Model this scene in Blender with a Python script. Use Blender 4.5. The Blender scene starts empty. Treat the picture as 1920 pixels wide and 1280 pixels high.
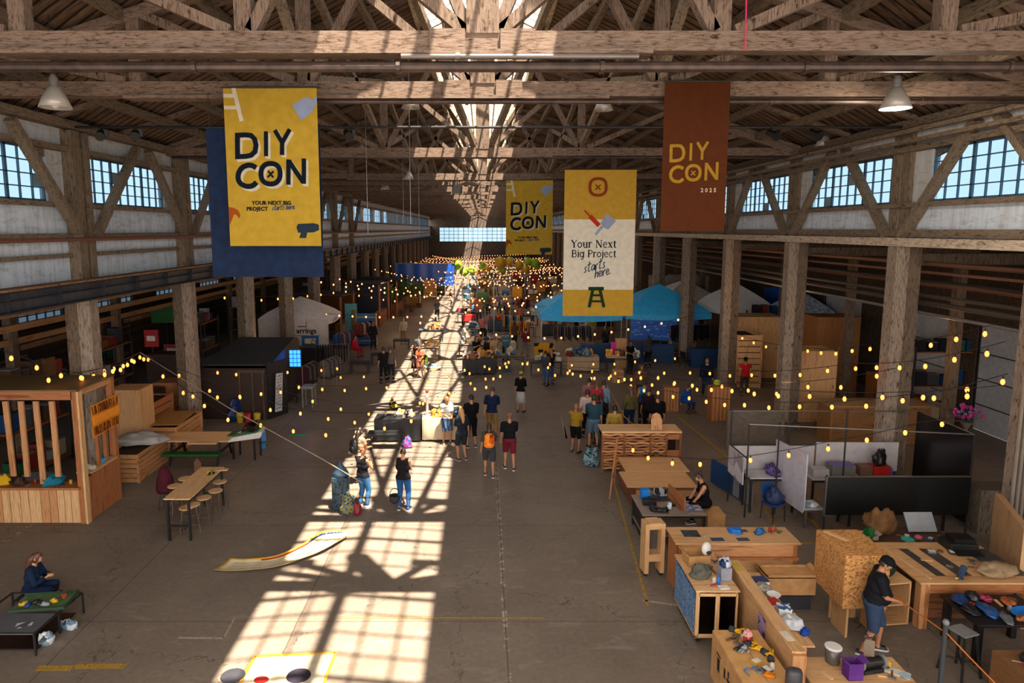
import bpy, bmesh, math, random
import numpy as np
from mathutils import Vector, Matrix, Euler
random.seed(7)
sc = bpy.context.scene
COL = sc.collection
PI = math.pi
CH = 7.3            # eye height above the hall floor
PITCH = math.radians(7.5)

# ---------- placing: where a sight line of the photograph meets a plane of the hall ----------
def G(px, py, Z=0.0):
    a = PITCH - math.atan((594.6 - py) / 1250); Y = (CH - Z) / math.tan(a)
    d = Y * math.cos(PITCH) + (CH - Z) * math.sin(PITCH)
    return Vector(((px - 905) / 1250 * d, Y, Z))
def P(px, py, Y):
    Z = CH + Y * math.tan(math.atan((594.6 - py) / 1250) - PITCH)
    d = Y * math.cos(PITCH) + (CH - Z) * math.sin(PITCH)
    return Vector(((px - 905) / 1250 * d, Y, Z))

# ---------- materials ----------
MATS = {}
def rgb(h):
    h = h.lstrip('#'); v = [int(h[i:i + 2], 16) / 255 for i in (0, 2, 4)]
    return tuple((c / 12.92 if c <= .04045 else ((c + .055) / 1.055) ** 2.4) for c in v) + (1,)
def mat(c1, kind='plain', c2=None, rough=.6, axis='z', scale=1.0, metal=0.0, emit=0.0):
    key = (c1, kind, c2, rough, axis, scale, metal, emit)
    if key in MATS: return MATS[key]
    m = bpy.data.materials.new(kind + '_' + c1.strip('#')); MATS[key] = m
    m.use_nodes = True; nt = m.node_tree; nd = nt.nodes; lk = nt.links
    bs = nd['Principled BSDF']; bs.inputs['Roughness'].default_value = rough; bs.inputs['Metallic'].default_value = metal
    if kind in ('fabric', 'pile', 'concrete', 'planks', 'old', 'plaster') or rough >= .7: bs.inputs['Specular IOR Level'].default_value = .12
    A = rgb(c1); B = rgb(c2) if c2 else tuple(x * .72 for x in A[:3]) + (1,)
    def N(t, **k):
        n = nd.new(t)
        for a, b in k.items():
            if a in n.inputs: n.inputs[a].default_value = b
            else: setattr(n, a, b)
        return n
    if emit:
        if kind == 'glow':
            bs.inputs['Base Color'].default_value = A
        bs.inputs['Base Color'].default_value = A
        bs.inputs['Emission Color'].default_value = A; bs.inputs['Emission Strength'].default_value = emit
        m.cycles.emission_sampling = 'NONE'
        return m
    if kind == 'glass':
        bs.inputs['Base Color'].default_value = A
        tr = N('ShaderNodeBsdfTransparent'); tr.inputs[0].default_value = A
        gl = N('ShaderNodeBsdfGlossy', Roughness=.08)
        mx = N('ShaderNodeMixShader'); mx.inputs[0].default_value = .07
        lk.new(tr.outputs[0], mx.inputs[1]); lk.new(gl.outputs[0], mx.inputs[2])
        lk.new(mx.outputs[0], nd['Material Output'].inputs[0]); return m
    tc = N('ShaderNodeTexCoord')
    mp = N('ShaderNodeMapping'); lk.new(tc.outputs['Object'], mp.inputs[0])
    def ramp(fac, stops):
        r = N('ShaderNodeValToRGB'); e = r.color_ramp.elements
        while len(e) < len(stops): e.new(.5)
        for i, (p, c) in enumerate(stops): e[i].position = p; e[i].color = c
        lk.new(fac, r.inputs[0]); return r
    def mix(f, a, b, typ='MIX'):
        x = N('ShaderNodeMix', data_type='RGBA', blend_type=typ)
        for s, v in ((0, f), (6, a), (7, b)):
            if isinstance(v, (float, int)): x.inputs[s].default_value = v
            elif isinstance(v, tuple): x.inputs[s].default_value = v
            else: lk.new(v, x.inputs[s])
        return x.outputs[2]
    sv = {'x': (.35, 5, 5), 'y': (5, .35, 5), 'z': (5, 5, .35)}[axis]
    if kind in ('plain', 'fabric', 'metal'):
        mp.inputs['Scale'].default_value = (2 * scale,) * 3
        n = N('ShaderNodeTexNoise', Scale=3.0, Detail=4.0); lk.new(mp.outputs[0], n.inputs[0])
        r = ramp(n.outputs[0], [(.3, B if c2 else tuple(x * .84 for x in A[:3]) + (1,)), (.65, A)])
        out = r.outputs[0]
    elif kind == 'wood':
        mp.inputs['Scale'].default_value = tuple(s * scale for s in sv)
        n = N('ShaderNodeTexNoise', Scale=2.2, Detail=5.0, Distortion=1.2); lk.new(mp.outputs[0], n.inputs[0])
        r = ramp(n.outputs[0], [(.32, B), (.45, A), (.55, tuple(a * .8 + b * .2 for a, b in zip(A, B))), (.7, A)])
        n2 = N('ShaderNodeTexNoise', Scale=14.0, Detail=2.0); lk.new(mp.outputs[0], n2.inputs[0])
        r2 = ramp(n2.outputs[0], [(.3, (.72, .72, .72, 1)), (.55, (1, 1, 1, 1))])
        out = mix(1.0, r.outputs[0], r2.outputs[0], 'MULTIPLY')
    elif kind == 'osb':
        mp.inputs['Scale'].default_value = (scale * 26, scale * 55, scale * 34)
        v = N('ShaderNodeTexVoronoi', Scale=1.0); lk.new(mp.outputs[0], v.inputs[0])
        r = ramp(v.outputs['Color'], [(.2, B), (.5, A), (.9, tuple(min(1, x * 1.25) for x in A[:3]) + (1,))])
        out = r.outputs[0]
    elif kind == 'old':      # chipped and flaking paint over dark timber, streaked along the grain
        mp.inputs['Scale'].default_value = tuple((1.2 + s * .8) * scale for s in sv)
        n = N('ShaderNodeTexNoise', Scale=3.2, Detail=9.0, Roughness=.72, Distortion=.6); lk.new(mp.outputs[0], n.inputs[0])
        dark = tuple(x * .2 for x in A[:3]) + (1,)
        r = ramp(n.outputs[0], [(.36, dark), (.40, B), (.47, A), (.62, tuple(min(1, x * 1.15) for x in A[:3]) + (1,)), (.8, B)])
        mp2 = N('ShaderNodeMapping'); lk.new(tc.outputs['Object'], mp2.inputs[0]); mp2.inputs['Scale'].default_value = tuple(s * 3 * scale for s in sv)
        n2 = N('ShaderNodeTexNoise', Scale=5.0, Detail=6.0, Roughness=.7); lk.new(mp2.outputs[0], n2.inputs[0])
        r2 = ramp(n2.outputs[0], [(.38, (.34, .28, .24, 1)), (.46, (.85, .83, .8, 1)), (.6, (1, 1, 1, 1))])
        out = mix(1.0, r.outputs[0], r2.outputs[0], 'MULTIPLY')
        bp = N('ShaderNodeBump', Strength=.35, Distance=.02); lk.new(n.outputs[0], bp.inputs['Height']); lk.new(bp.outputs[0], bs.inputs['Normal'])
    elif kind == 'plaster':
        mp.inputs['Scale'].default_value = (1.2 * scale, .5 * scale, 1.6 * scale)
        n = N('ShaderNodeTexNoise', Scale=3.0, Detail=10.0, Roughness=.75, Distortion=.5); lk.new(mp.outputs[0], n.inputs[0])
        r = ramp(n.outputs[0], [(.30, tuple(x * .3 for x in A[:3]) + (1,)), (.35, B), (.48, A), (.8, A)])
        mp2 = N('ShaderNodeMapping'); lk.new(tc.outputs['Object'], mp2.inputs[0]); mp2.inputs['Scale'].default_value = (3, 5, .5)
        n2 = N('ShaderNodeTexNoise', Scale=2.0, Detail=5.0); lk.new(mp2.outputs[0], n2.inputs[0])
        r2 = ramp(n2.outputs[0], [(.33, (.8, .77, .73, 1)), (.55, (1, 1, 1, 1))])
        out = mix(1.0, r.outputs[0], r2.outputs[0], 'MULTIPLY')
    elif kind == 'planks':   # roof boards running across, dark gaps between
        mp.inputs['Scale'].default_value = (1, 1, 1)
        mp.inputs['Rotation'].default_value = (0, 0, math.radians(28) * (1 if axis == 'x' else -1))
        w = N('ShaderNodeTexWave', Scale=1.15, Distortion=.9, bands_direction='Y'); w.inputs['Detail'].default_value = 3; lk.new(mp.outputs[0], w.inputs[0])
        r = ramp(w.outputs[0], [(.04, tuple(x * .16 for x in A[:3]) + (1,)), (.2, A), (1, A)])
        mp2 = N('ShaderNodeMapping'); lk.new(mp.outputs[0], mp2.inputs[0]); mp2.inputs['Scale'].default_value = (.35, 2.5, 1)
        n = N('ShaderNodeTexNoise', Scale=1.6, Detail=9.0, Roughness=.75, Distortion=.8); lk.new(mp2.outputs[0], n.inputs[0])
        r2 = ramp(n.outputs[0], [(.36, (.2, .17, .15, 1)), (.47, (.7, .66, .62, 1)), (.6, (1, 1, 1, 1))])
        out = mix(1.0, r.outputs[0], r2.outputs[0], 'MULTIPLY')
        bp = N('ShaderNodeBump', Strength=.5, Distance=.03); lk.new(w.outputs[0], bp.inputs['Height']); lk.new(bp.outputs[0], bs.inputs['Normal'])
    elif kind == 'brick':
        b = N('ShaderNodeTexBrick', Scale=scale * 3); mp.inputs['Rotation'].default_value = (PI / 2, 0, PI / 2)
        b.inputs['Color1'].default_value = A; b.inputs['Color2'].default_value = B; b.inputs['Mortar'].default_value = tuple(x * .5 for x in A[:3]) + (1,)
        lk.new(mp.outputs[0], b.inputs[0]); out = b.outputs[0]
    elif kind == 'concrete':
        n = N('ShaderNodeTexNoise', Scale=.35, Detail=8.0, Roughness=.6); lk.new(tc.outputs['Object'], n.inputs[0])
        base = ramp(n.outputs[0], [(.3, B), (.7, A)]).outputs[0]
        n2 = N('ShaderNodeTexNoise', Scale=9.0, Detail=8.0, Roughness=.8); lk.new(tc.outputs['Object'], n2.inputs[0])
        base = mix(1.0, base, ramp(n2.outputs[0], [(.3, (.78, .78, .78, 1)), (.6, (1.05, 1.05, 1.05, 1))]).outputs[0], 'MULTIPLY')
        # worn pale scuffs
        mp2 = N('ShaderNodeMapping'); lk.new(tc.outputs['Object'], mp2.inputs[0]); mp2.inputs['Scale'].default_value = (.9, 2.2, 1)
        n3 = N('ShaderNodeTexNoise', Scale=1.1, Detail=7.0, Roughness=.72, Distortion=.4); lk.new(mp2.outputs[0], n3.inputs[0])
        sc_ = ramp(n3.outputs[0], [(.56, (0, 0, 0, 1)), (.75, (.7, .7, .7, 1))]).outputs[0]
        base = mix(sc_, base, rgb('#94877b'))
        # slab joints: one line each way, ragged where the edge has crumbled
        sx = N('ShaderNodeSeparateXYZ'); lk.new(tc.outputs['Object'], sx.inputs[0])
        n4 = N('ShaderNodeTexNoise', Scale=2.5, Detail=4.0); lk.new(tc.outputs['Object'], n4.inputs[0])
        def joint(out_, period, off, w):
            a = N('ShaderNodeMath', operation='MULTIPLY_ADD'); lk.new(n4.outputs[0], a.inputs[0]); a.inputs[1].default_value = .05; lk.new(out_, a.inputs[2])
            b_ = N('ShaderNodeMath', operation='ADD'); lk.new(a.outputs[0], b_.inputs[0]); b_.inputs[1].default_value = off
            c = N('ShaderNodeMath', operation='PINGPONG'); lk.new(b_.outputs[0], c.inputs[0]); c.inputs[1].default_value = period / 2
            d = N('ShaderNodeMath', operation='LESS_THAN'); lk.new(c.outputs[0], d.inputs[0]); d.inputs[1].default_value = w
            return d.outputs[0]
        jx = joint(sx.outputs[0], 3.9, -.45 + 3.9 * 20, .012); jy = joint(sx.outputs[1], 4.1, 0.6, .010)
        jw = joint(sx.outputs[0], 11.7, -.45 + 11.7 * 8, .05)
        n5 = N('ShaderNodeTexNoise', Scale=6.0, Detail=5.0, Roughness=.8); lk.new(tc.outputs['Object'], n5.inputs[0])
        cr = N('ShaderNodeMath', operation='GREATER_THAN'); lk.new(n5.outputs[0], cr.inputs[0]); cr.inputs[1].default_value = .54
        jj = N('ShaderNodeMath', operation='MULTIPLY'); lk.new(jw, jj.inputs[0]); lk.new(cr.outputs[0], jj.inputs[1])
        base = mix(jj.outputs[0], base, rgb('#a79a8c'))
        jm = N('ShaderNodeMath', operation='MAXIMUM'); lk.new(jx, jm.inputs[0]); lk.new(jy, jm.inputs[1])
        jm2 = N('ShaderNodeMath', operation='MULTIPLY'); lk.new(jm.outputs[0], jm2.inputs[0]); jm2.inputs[1].default_value = .55
        base = mix(jm2.outputs[0], base, rgb('#2c2622'))
        # hairline cracks
        v = N('ShaderNodeTexVoronoi', feature='DISTANCE_TO_EDGE', Scale=.22)
        md = N('ShaderNodeVectorMath', operation='ADD'); lk.new(tc.outputs['Object'], md.inputs[0]); lk.new(n4.outputs['Color'], md.inputs[1]); lk.new(md.outputs[0], v.inputs[0])
        vc = N('ShaderNodeMath', operation='LESS_THAN'); lk.new(v.outputs[0], vc.inputs[0]); vc.inputs[1].default_value = .0022
        v2 = N('ShaderNodeMath', operation='MULTIPLY'); lk.new(vc.outputs[0], v2.inputs[0]); v2.inputs[1].default_value = .5
        out = mix(v2.outputs[0], base, rgb('#2a2420'))
        rr = ramp(n3.outputs[0], [(.3, (.38, .38, .38, 1)), (.7, (.6, .6, .6, 1))]); lk.new(rr.outputs[0], bs.inputs['Roughness'])
    elif kind == 'pile':     # printed, many-coloured pattern
        mp.inputs['Scale'].default_value = (scale * 6,) * 3
        v = N('ShaderNodeTexVoronoi', Scale=1.4); lk.new(mp.outputs[0], v.inputs[0])
        r = ramp(v.outputs['Color'], [(.25, B), (.45, A), (.62, tuple(min(1, (a + b) * .8) for a, b in zip(A[:3], B[:3])) + (1,)), (.8, tuple(x * .3 for x in A[:3]) + (1,))]); r.color_ramp.interpolation = 'CONSTANT'
        out = r.outputs[0]
    lk.new(out, bs.inputs['Base Color'])
    return m

W_FIR = lambda ax='z': mat('#c08a5c', 'wood', '#8a5228', .6, ax)
W_PINE = lambda ax='z': mat('#d3a878', 'wood', '#b07f50', .6, ax)
W_PLY = lambda ax='x': mat('#c69a6b', 'wood', '#a97848', .6, ax, .7)
W_DARK = lambda ax='z': mat('#7d4a26', 'wood', '#4a2812', .6, ax)
W_CEDAR = lambda ax='z': mat('#a5663a', 'wood', '#6d3c1d', .6, ax)
CARD = mat('#b98d5f', 'plain', '#a5794c', .8)
BLACK = mat('#0b0b0c', rough=.45); BLACKM = mat('#15151a', rough=.35, metal=.3)
STEEL = mat('#8d8b88', 'metal', rough=.35, metal=.8); IRON = mat('#2a2a2c', rough=.5, metal=.4)
WHITE = mat('#cfcac4', rough=.6); GREY = mat('#6d6c6c', rough=.6); DGREY = mat('#34343a', rough=.7)
BLUE = mat('#1565b8', rough=.55); NAVY = mat('#1d2c4a', 'fabric', rough=.8); RED = mat('#a32020', rough=.6)
GREEN = mat('#1d5c2a', rough=.6); YEL = mat('#d6a520', rough=.6); ORANGE = mat('#d26a1e', rough=.6)
OLD_X = mat('#7d6f60', 'old', '#665848', .75, 'x'); OLD_Y = mat('#7d6f60', 'old', '#665848', .75, 'y'); OLD_Z = mat('#7d6f60', 'old', '#665848', .75, 'z')
WALLP = mat('#c0c3c6', 'plaster', '#9c9c9c', .8, 'y', 1.2)

# ---------- mesh builder ----------
class MB:
    def __init__(s): s.v = []; s.f = []; s.m = []; s.mats = []
    def mi(s, m):
        if m not in s.mats: s.mats.append(m)
        return s.mats.index(m)
    def add(s, vs, fs, m):
        o = len(s.v); s.v += [tuple(v) for v in vs]; k = s.mi(m)
        for f in fs: s.f.append([o + i for i in f]); s.m.append(k)
        return s
    def box(s, c, d, m, rot=None, taper=None):
        x, y, z = d[0] / 2, d[1] / 2, d[2] / 2
        vs = [Vector((a * x * (taper if taper and cc > 0 else 1), b * y * (taper if taper and cc > 0 else 1), cc * z)) for cc in (-1, 1) for a, b in ((-1, -1), (1, -1), (1, 1), (-1, 1))]
        if rot is not None:
            R = rot if isinstance(rot, Matrix) else Euler(rot).to_matrix()
            vs = [R @ v for v in vs]
        c = Vector(c)
        return s.add([v + c for v in vs], [(3, 2, 1, 0), (4, 5, 6, 7), (0, 1, 5, 4), (1, 2, 6, 5), (2, 3, 7, 6), (3, 0, 4, 7)], m)
    def beam(s, p, q, w, h, m, up=(0, 0, 1)):     # bar from p to q, w wide, h deep (along up)
        p = Vector(p); q = Vector(q); d = (q - p); L = d.length
        if L < 1e-6: return s
        d.normalize(); up = Vector(up)
        if abs(d.dot(up)) > .98: up = Vector((0, 1, 0))
        r = d.cross(up).normalized(); u = r.cross(d).normalized()
        vs = [p + r * (a * w / 2) + u * (b * h / 2) + d * (t * L) for t in (0, 1) for a, b in ((-1, -1), (1, -1), (1, 1), (-1, 1))]
        return s.add(vs, [(0, 1, 2, 3), (7, 6, 5, 4), (4, 5, 1, 0), (5, 6, 2, 1), (6, 7, 3, 2), (7, 4, 0, 3)], m)
    def tube(s, pts, r, m, seg=8, cap=True):
        pts = [Vector(p) for p in pts]; n = len(pts); rs = r if isinstance(r, (list, tuple)) else [r] * n
        vs = []; prev = None
        for i, p in enumerate(pts):
            t = (pts[min(i + 1, n - 1)] - pts[max(i - 1, 0)]).normalized()
            if prev is None:
                a = t.cross(Vector((0, 0, 1)));
                if a.length < .05: a = t.cross(Vector((0, 1, 0)))
            else: a = prev - t * prev.dot(t)
            a.normalize(); prev = a; b = t.cross(a)
            vs += [p + (a * math.cos(k * 2 * PI / seg) + b * math.sin(k * 2 * PI / seg)) * rs[i] for k in range(seg)]
        fs = [(i * seg + k, i * seg + (k + 1) % seg, (i + 1) * seg + (k + 1) % seg, (i + 1) * seg + k) for i in range(n - 1) for k in range(seg)]
        if cap: fs += [tuple(range(seg))[::-1], tuple((n - 1) * seg + k for k in range(seg))]
        return s.add(vs, fs, m)
    def lathe(s, prof, c, m, seg=16, sy=1.0):     # prof: (r, z)
        c = Vector(c); vs = [c + Vector((r * math.cos(k * 2 * PI / seg), r * sy * math.sin(k * 2 * PI / seg), z)) for r, z in prof for k in range(seg)]
        n = len(prof)
        fs = [(i * seg + k, i * seg + (k + 1) % seg, (i + 1) * seg + (k + 1) % seg, (i + 1) * seg + k) for i in range(n - 1) for k in range(seg)]
        fs += [tuple(range(seg))[::-1], tuple((n - 1) * seg + k for k in range(seg))]
        return s.add(vs, fs, m)
    def ball(s, c, r, m, seg=10, rings=7, R=None):
        if not isinstance(r, (tuple, list)): r = (r, r, r)
        c = Vector(c); vs = [Vector((0, 0, -r[2]))]
        for i in range(1, rings):
            a = -PI / 2 + PI * i / rings
            vs += [Vector((math.cos(a) * math.cos(k * 2 * PI / seg) * r[0], math.cos(a) * math.sin(k * 2 * PI / seg) * r[1], math.sin(a) * r[2])) for k in range(seg)]
        vs.append(Vector((0, 0, r[2]))); T = len(vs) - 1
        if R is not None: vs = [R @ v for v in vs]
        fs = [(0, 1 + (k + 1) % seg, 1 + k) for k in range(seg)]
        fs += [(1 + i * seg + k, 1 + i * seg + (k + 1) % seg, 1 + (i + 1) * seg + (k + 1) % seg, 1 + (i + 1) * seg + k) for i in range(rings - 2) for k in range(seg)]
        fs += [(T, 1 + (rings - 2) * seg + k, 1 + (rings - 2) * seg + (k + 1) % seg) for k in range(seg)]
        return s.add([v + c for v in vs], fs, m)
    def prism(s, poly, p, u, v, t, m):            # 2D outline in the plane p + u*x + v*y, thickness t along u x v
        p = Vector(p); u = Vector(u).normalized(); v = Vector(v).normalized(); n = u.cross(v).normalized()
        k = len(poly)
        vs = [p + u * a + v * b for a, b in poly] + [p + u * a + v * b + n * t for a, b in poly]
        fs = [tuple(range(k))[::-1], tuple(range(k, 2 * k))] + [(i, (i + 1) % k, k + (i + 1) % k, k + i) for i in range(k)]
        return s.add(vs, fs, m)
    def sheet(s, f, nu, nv, m, t=0.01):           # a curved sheet f(u,v) with real thickness
        g = [[Vector(f(i / nu, j / nv)) for j in range(nv + 1)] for i in range(nu + 1)]
        top = []; bot = []
        for i in range(nu + 1):
            for j in range(nv + 1):
                a = g[min(i + 1, nu)][j] - g[max(i - 1, 0)][j]; b = g[i][min(j + 1, nv)] - g[i][max(j - 1, 0)]
                n = a.cross(b); n = n.normalized() if n.length > 1e-9 else Vector((0, 0, 1))
                top.append(g[i][j] + n * t / 2); bot.append(g[i][j] - n * t / 2)
        W = nv + 1; K = len(top)
        fs = [(i * W + j, (i + 1) * W + j, (i + 1) * W + j + 1, i * W + j + 1) for i in range(nu) for j in range(nv)]
        fs += [tuple(K + q for q in f_[::-1]) for f_ in fs]
        for i in range(nu):
            fs.append((i * W, K + i * W, K + (i + 1) * W, (i + 1) * W)); a = i * W + nv; b = (i + 1) * W + nv; fs.append((a, b, K + b, K + a))
        for j in range(nv):
            fs.append((j, j + 1, K + j + 1, K + j)); a = nu * W + j; fs.append((a, K + a, K + a + 1, a + 1))
        return s.add(top + bot, fs, m)
    def mesh(s, name, smooth=False):
        me = bpy.data.meshes.new(name); me.from_pydata(s.v, [], s.f)
        for m in s.mats: me.materials.append(m)
        me.polygons.foreach_set('material_index', s.m)
        if smooth: me.polygons.foreach_set('use_smooth', [True] * len(s.f))
        me.update(); return me
    def build(s, name, parent=None, smooth=False, loc=(0, 0, 0), rz=0, bevel=0):
        o = bpy.data.objects.new(name, s.mesh(name, smooth)); COL.objects.link(o)
        o.location = loc; o.rotation_euler = (0, 0, rz)
        if parent: o.parent = parent
        if bevel:
            b = o.modifiers.new('bevel', 'BEVEL'); b.width = bevel; b.segments = 2; b.limit_method = 'ANGLE'
        return o

def tag(o, label=None, cat=None, group=None, kind=None):
    if label: o['label'] = label
    if cat: o['category'] = cat
    if group: o['group'] = group
    if kind: o['kind'] = kind
    return o
def thing(name, label, cat, loc=(0, 0, 0), rz=0, group=None, kind=None):
    o = bpy.data.objects.new(name, None); COL.objects.link(o); o.empty_display_size = .1
    o.location = loc; o.rotation_euler = (0, 0, rz)
    return tag(o, label, cat, group, kind)
KIDS = {}
def dup(root, loc=None, rz=None, label=None, group=None, scale=None):
    c = root.copy(); COL.objects.link(c)
    if loc is not None: c.location = loc
    if rz is not None: c.rotation_euler = (0, 0, rz)
    if scale is not None: c.scale = (scale,) * 3 if isinstance(scale, (int, float)) else scale
    if label: c['label'] = label
    if group: c['group'] = group
    for ch in [o for o in root.children]:
        d = ch.copy(); COL.objects.link(d); d.parent = c
        for g in [o for o in ch.children]:
            e = g.copy(); COL.objects.link(e); e.parent = d
    return c
def struct(mb, name, **k):
    o = mb.build(name, **k); o['kind'] = 'structure'; return o
def text2d(s, size, bold=0.0, ext=0):
    cu = bpy.data.curves.new('t', 'FONT'); cu.body = s; cu.size = size; cu.offset = bold; cu.resolution_u = 2; cu.align_x = 'CENTER'; cu.align_y = 'CENTER'
    o = bpy.data.objects.new('t', cu); COL.objects.link(o); bpy.context.view_layer.update()
    me = bpy.data.meshes.new_from_object(o.evaluated_get(bpy.context.evaluated_depsgraph_get()))
    vs = [(v.co.x, v.co.y) for v in me.vertices]; fs = [tuple(p.vertices) for p in me.polygons]
    bpy.data.objects.remove(o); bpy.data.curves.remove(cu); bpy.data.meshes.remove(me)
    return vs, fs
def smooth_line(pts, k=5):
    out = []; n = len(pts)
    for i in range(n - 1):
        p0, p1, p2, p3 = pts[max(i - 1, 0)], pts[i], pts[i + 1], pts[min(i + 2, n - 1)]
        for j in range(k):
            t = j / k
            out.append(tuple(.5 * (2 * b + (c - a) * t + (2 * a - 5 * b + 4 * c - d) * t * t + (3 * b - a - 3 * c + d) * t ** 3) for a, b, c, d in zip(p0, p1, p2, p3)))
    return out + [tuple(pts[-1])]
def stroke2d(pts, w, closed=False):
    P_ = [Vector(p) for p in pts]; n = len(P_); vs = []
    for i in range(n):
        a = P_[(i - 1) % n] if closed or i else P_[0]; b = P_[(i + 1) % n] if closed or i < n - 1 else P_[-1]
        d1 = (P_[i] - a); d2 = (b - P_[i])
        if d1.length < 1e-9: d1 = d2
        if d2.length < 1e-9: d2 = d1
        d1 = d1.normalized(); d2 = d2.normalized(); t = (d1 + d2)
        t = t.normalized() if t.length > 1e-6 else d1
        nn = Vector((-t.y, t.x)); c = max(.45, abs(t.dot(d1)))
        vs += [tuple(P_[i] + nn * (w / 2 / c)), tuple(P_[i] - nn * (w / 2 / c))]
    fs = [(2 * i, 2 * i + 1, 2 * ((i + 1) % n) + 1, 2 * ((i + 1) % n)) for i in range(n if closed else n - 1)]
    return vs, fs

# ---------- camera, light, film ----------
cam = bpy.data.cameras.new('camera'); co = bpy.data.objects.new('camera', cam); COL.objects.link(co)
co.location = (0, 0, CH); co.rotation_euler = (PI / 2 - PITCH, 0, 0)
cam.sensor_width = 36; cam.lens = 36 * 1250 / 1920; cam.shift_x = 55 / 1920; cam.shift_y = -45.4 / 1920
cam.clip_end = 400; cam.clip_start = .05
sc.camera = co
w = bpy.data.worlds.new('sky'); sc.world = w; w.use_nodes = True
bg = w.node_tree.nodes['Background']; bg.inputs[0].default_value = (1.0, .94, .865, 1); bg.inputs[1].default_value = 4.3
SUN_D = Vector((-.204, .30, -1)).normalized()
sl = bpy.data.lights.new('sun', 'SUN'); sl.energy = 38; sl.angle = math.radians(.7); sl.color = (1, .86, .68)
so = bpy.data.objects.new('sun', sl); COL.objects.link(so); so.location = (5, -8, 30); so.rotation_euler = SUN_D.to_track_quat('-Z', 'Y').to_euler()
sc.view_settings.view_transform = 'Standard'; sc.view_settings.look = 'None'; sc.view_settings.gamma = 1; sc.view_settings.use_curve_mapping = False
sc.view_settings.exposure = 0.0
cy = sc.cycles
cy.use_denoising = True; cy.max_bounces = 7; cy.diffuse_bounces = 4; cy.glossy_bounces = 3; cy.transparent_max_bounces = 12
cy.sample_clamp_indirect = 6; cy.sample_clamp_direct = 0; cy.caustics_reflective = False; cy.caustics_refractive = False
# =============== THE HALL ===============
XL, XR, Y0, Y1 = -10.9, 11.2, -1.5, 140.0
OL, OR = -19.5, 18.2
BAY = 6.2
struct(MB().box(((OL + OR) / 2, 62, -.1), (OR - OL, 158, .2), mat('#7d7064', 'concrete', '#685c52', .5)), 'floor')
floor = bpy.data.objects['floor']
YP = mat('#a88434', 'old', '#6b5a34', .7, 'y', 3.0); WP = mat('#9a9084', 'old', '#6b6259', .7, 'y', 3.0)
def paint(x0, y0, x1, y1, w, m, name='painted_line'):
    o = MB().beam((x0, y0, .002), (x1, y1, .002), w, .004, m).build(name, floor)
for pts, wd, m in (([(1145, 882), (1180, 1010), (1215, 1135)], .05, YP), ([(1270, 780), (1380, 870)], .08, YP), ([(1500, 955), (1552, 1003)], .1, YP),
                   ([(1380, 780), (1262, 778)], .06, YP), ([(1465, 1018), (1550, 1018)], .07, YP), ([(70, 1252), (135, 1252)], .13, YP), ([(140, 1249), (235, 1248)], .12, YP),
                   ([(1020, 1158), (640, 1158)], .03, YP), ([(1205, 1125), (1280, 1136)], .05, WP), ([(1290, 868), (1190, 867)], .04, WP), ([(1060, 800), (1062, 822), (1052, 780)], .08, WP),
                   ([(335, 1195), (420, 1196), (440, 1158)], .05, WP), ([(1175, 925), (1190, 965)], .05, YP), ([(1435, 955), (1465, 1010)], .06, YP)):
    for a, b in zip(pts, pts[1:]):
        A = G(*a); B = G(*b); paint(A.x, A.y, B.x, B.y, wd, m)
# roof boards, open along the ridge for the skylight
ZE, ZR, XK = 10.12, 13.1, 1.8
ROOF_L = mat('#786556', 'planks', None, .8, 'x'); ROOF_R = mat('#786556', 'planks', None, .8, 'y')
r = MB()
for sx, X, m in ((-1, -XL, ROOF_L), (1, XR, ROOF_R)):
    a, b = (sx * XK, ZR), (sx * (X + .5), ZE - .1)
    r.add([(a[0], Y0, a[1]), (b[0], Y0, b[1]), (b[0], Y1, b[1]), (a[0], Y1, a[1]), (a[0], Y0, a[1] + .12), (b[0], Y0, b[1] + .12), (b[0], Y1, b[1] + .12), (a[0], Y1, a[1] + .12)],
          [(0, 1, 2, 3), (7, 6, 5, 4), (0, 4, 5, 1), (1, 5, 6, 2), (2, 6, 7, 3), (3, 7, 4, 0)], m)
struct(r, 'ceiling')
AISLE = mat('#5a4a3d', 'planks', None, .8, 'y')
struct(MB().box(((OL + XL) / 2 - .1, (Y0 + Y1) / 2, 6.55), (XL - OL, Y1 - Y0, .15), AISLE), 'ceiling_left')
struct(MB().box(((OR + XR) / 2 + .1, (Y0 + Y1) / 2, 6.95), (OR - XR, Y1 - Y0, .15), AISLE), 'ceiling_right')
# skylight: glazing bars and panes on both slopes of the ridge
GL = mat('#a9bccb', 'glass'); BAR = mat('#b9a995', 'old', '#8a7863', .7, 'y')
f = MB(); ZT = 14.0
f.box((0, (Y0 + Y1) / 2, ZT), (.22, Y1 - Y0, .22), BAR)
for s in (-1, 1):
    f.beam((s * XK, Y0, ZR + .05), (s * XK, Y1, ZR + .05), .18, .3, BAR)
    for k in (1 / 3, 2 / 3): f.beam((s * XK * k, Y0, ZT - (ZT - ZR) * k), (s * XK * k, Y1, ZT - (ZT - ZR) * k), .06, .05, BAR)
    y = Y0
    while y < Y1:
        f.beam((0, y, ZT), (s * XK, y, ZR + .05), .05 if (round((y - Y0) / .62) % 4) else .13, .07, BAR); y += .62
sky = struct(f, 'window_1')
for s in (-1, 1):
    MB().add([(0, Y0, ZT + .04), (s * XK, Y0, ZR + .1), (s * XK, Y1, ZR + .1), (0, Y1, ZT + .04)], [(0, 1, 2, 3)], mat('#f2f4f6', 'glass')).build('pane', sky)
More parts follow.
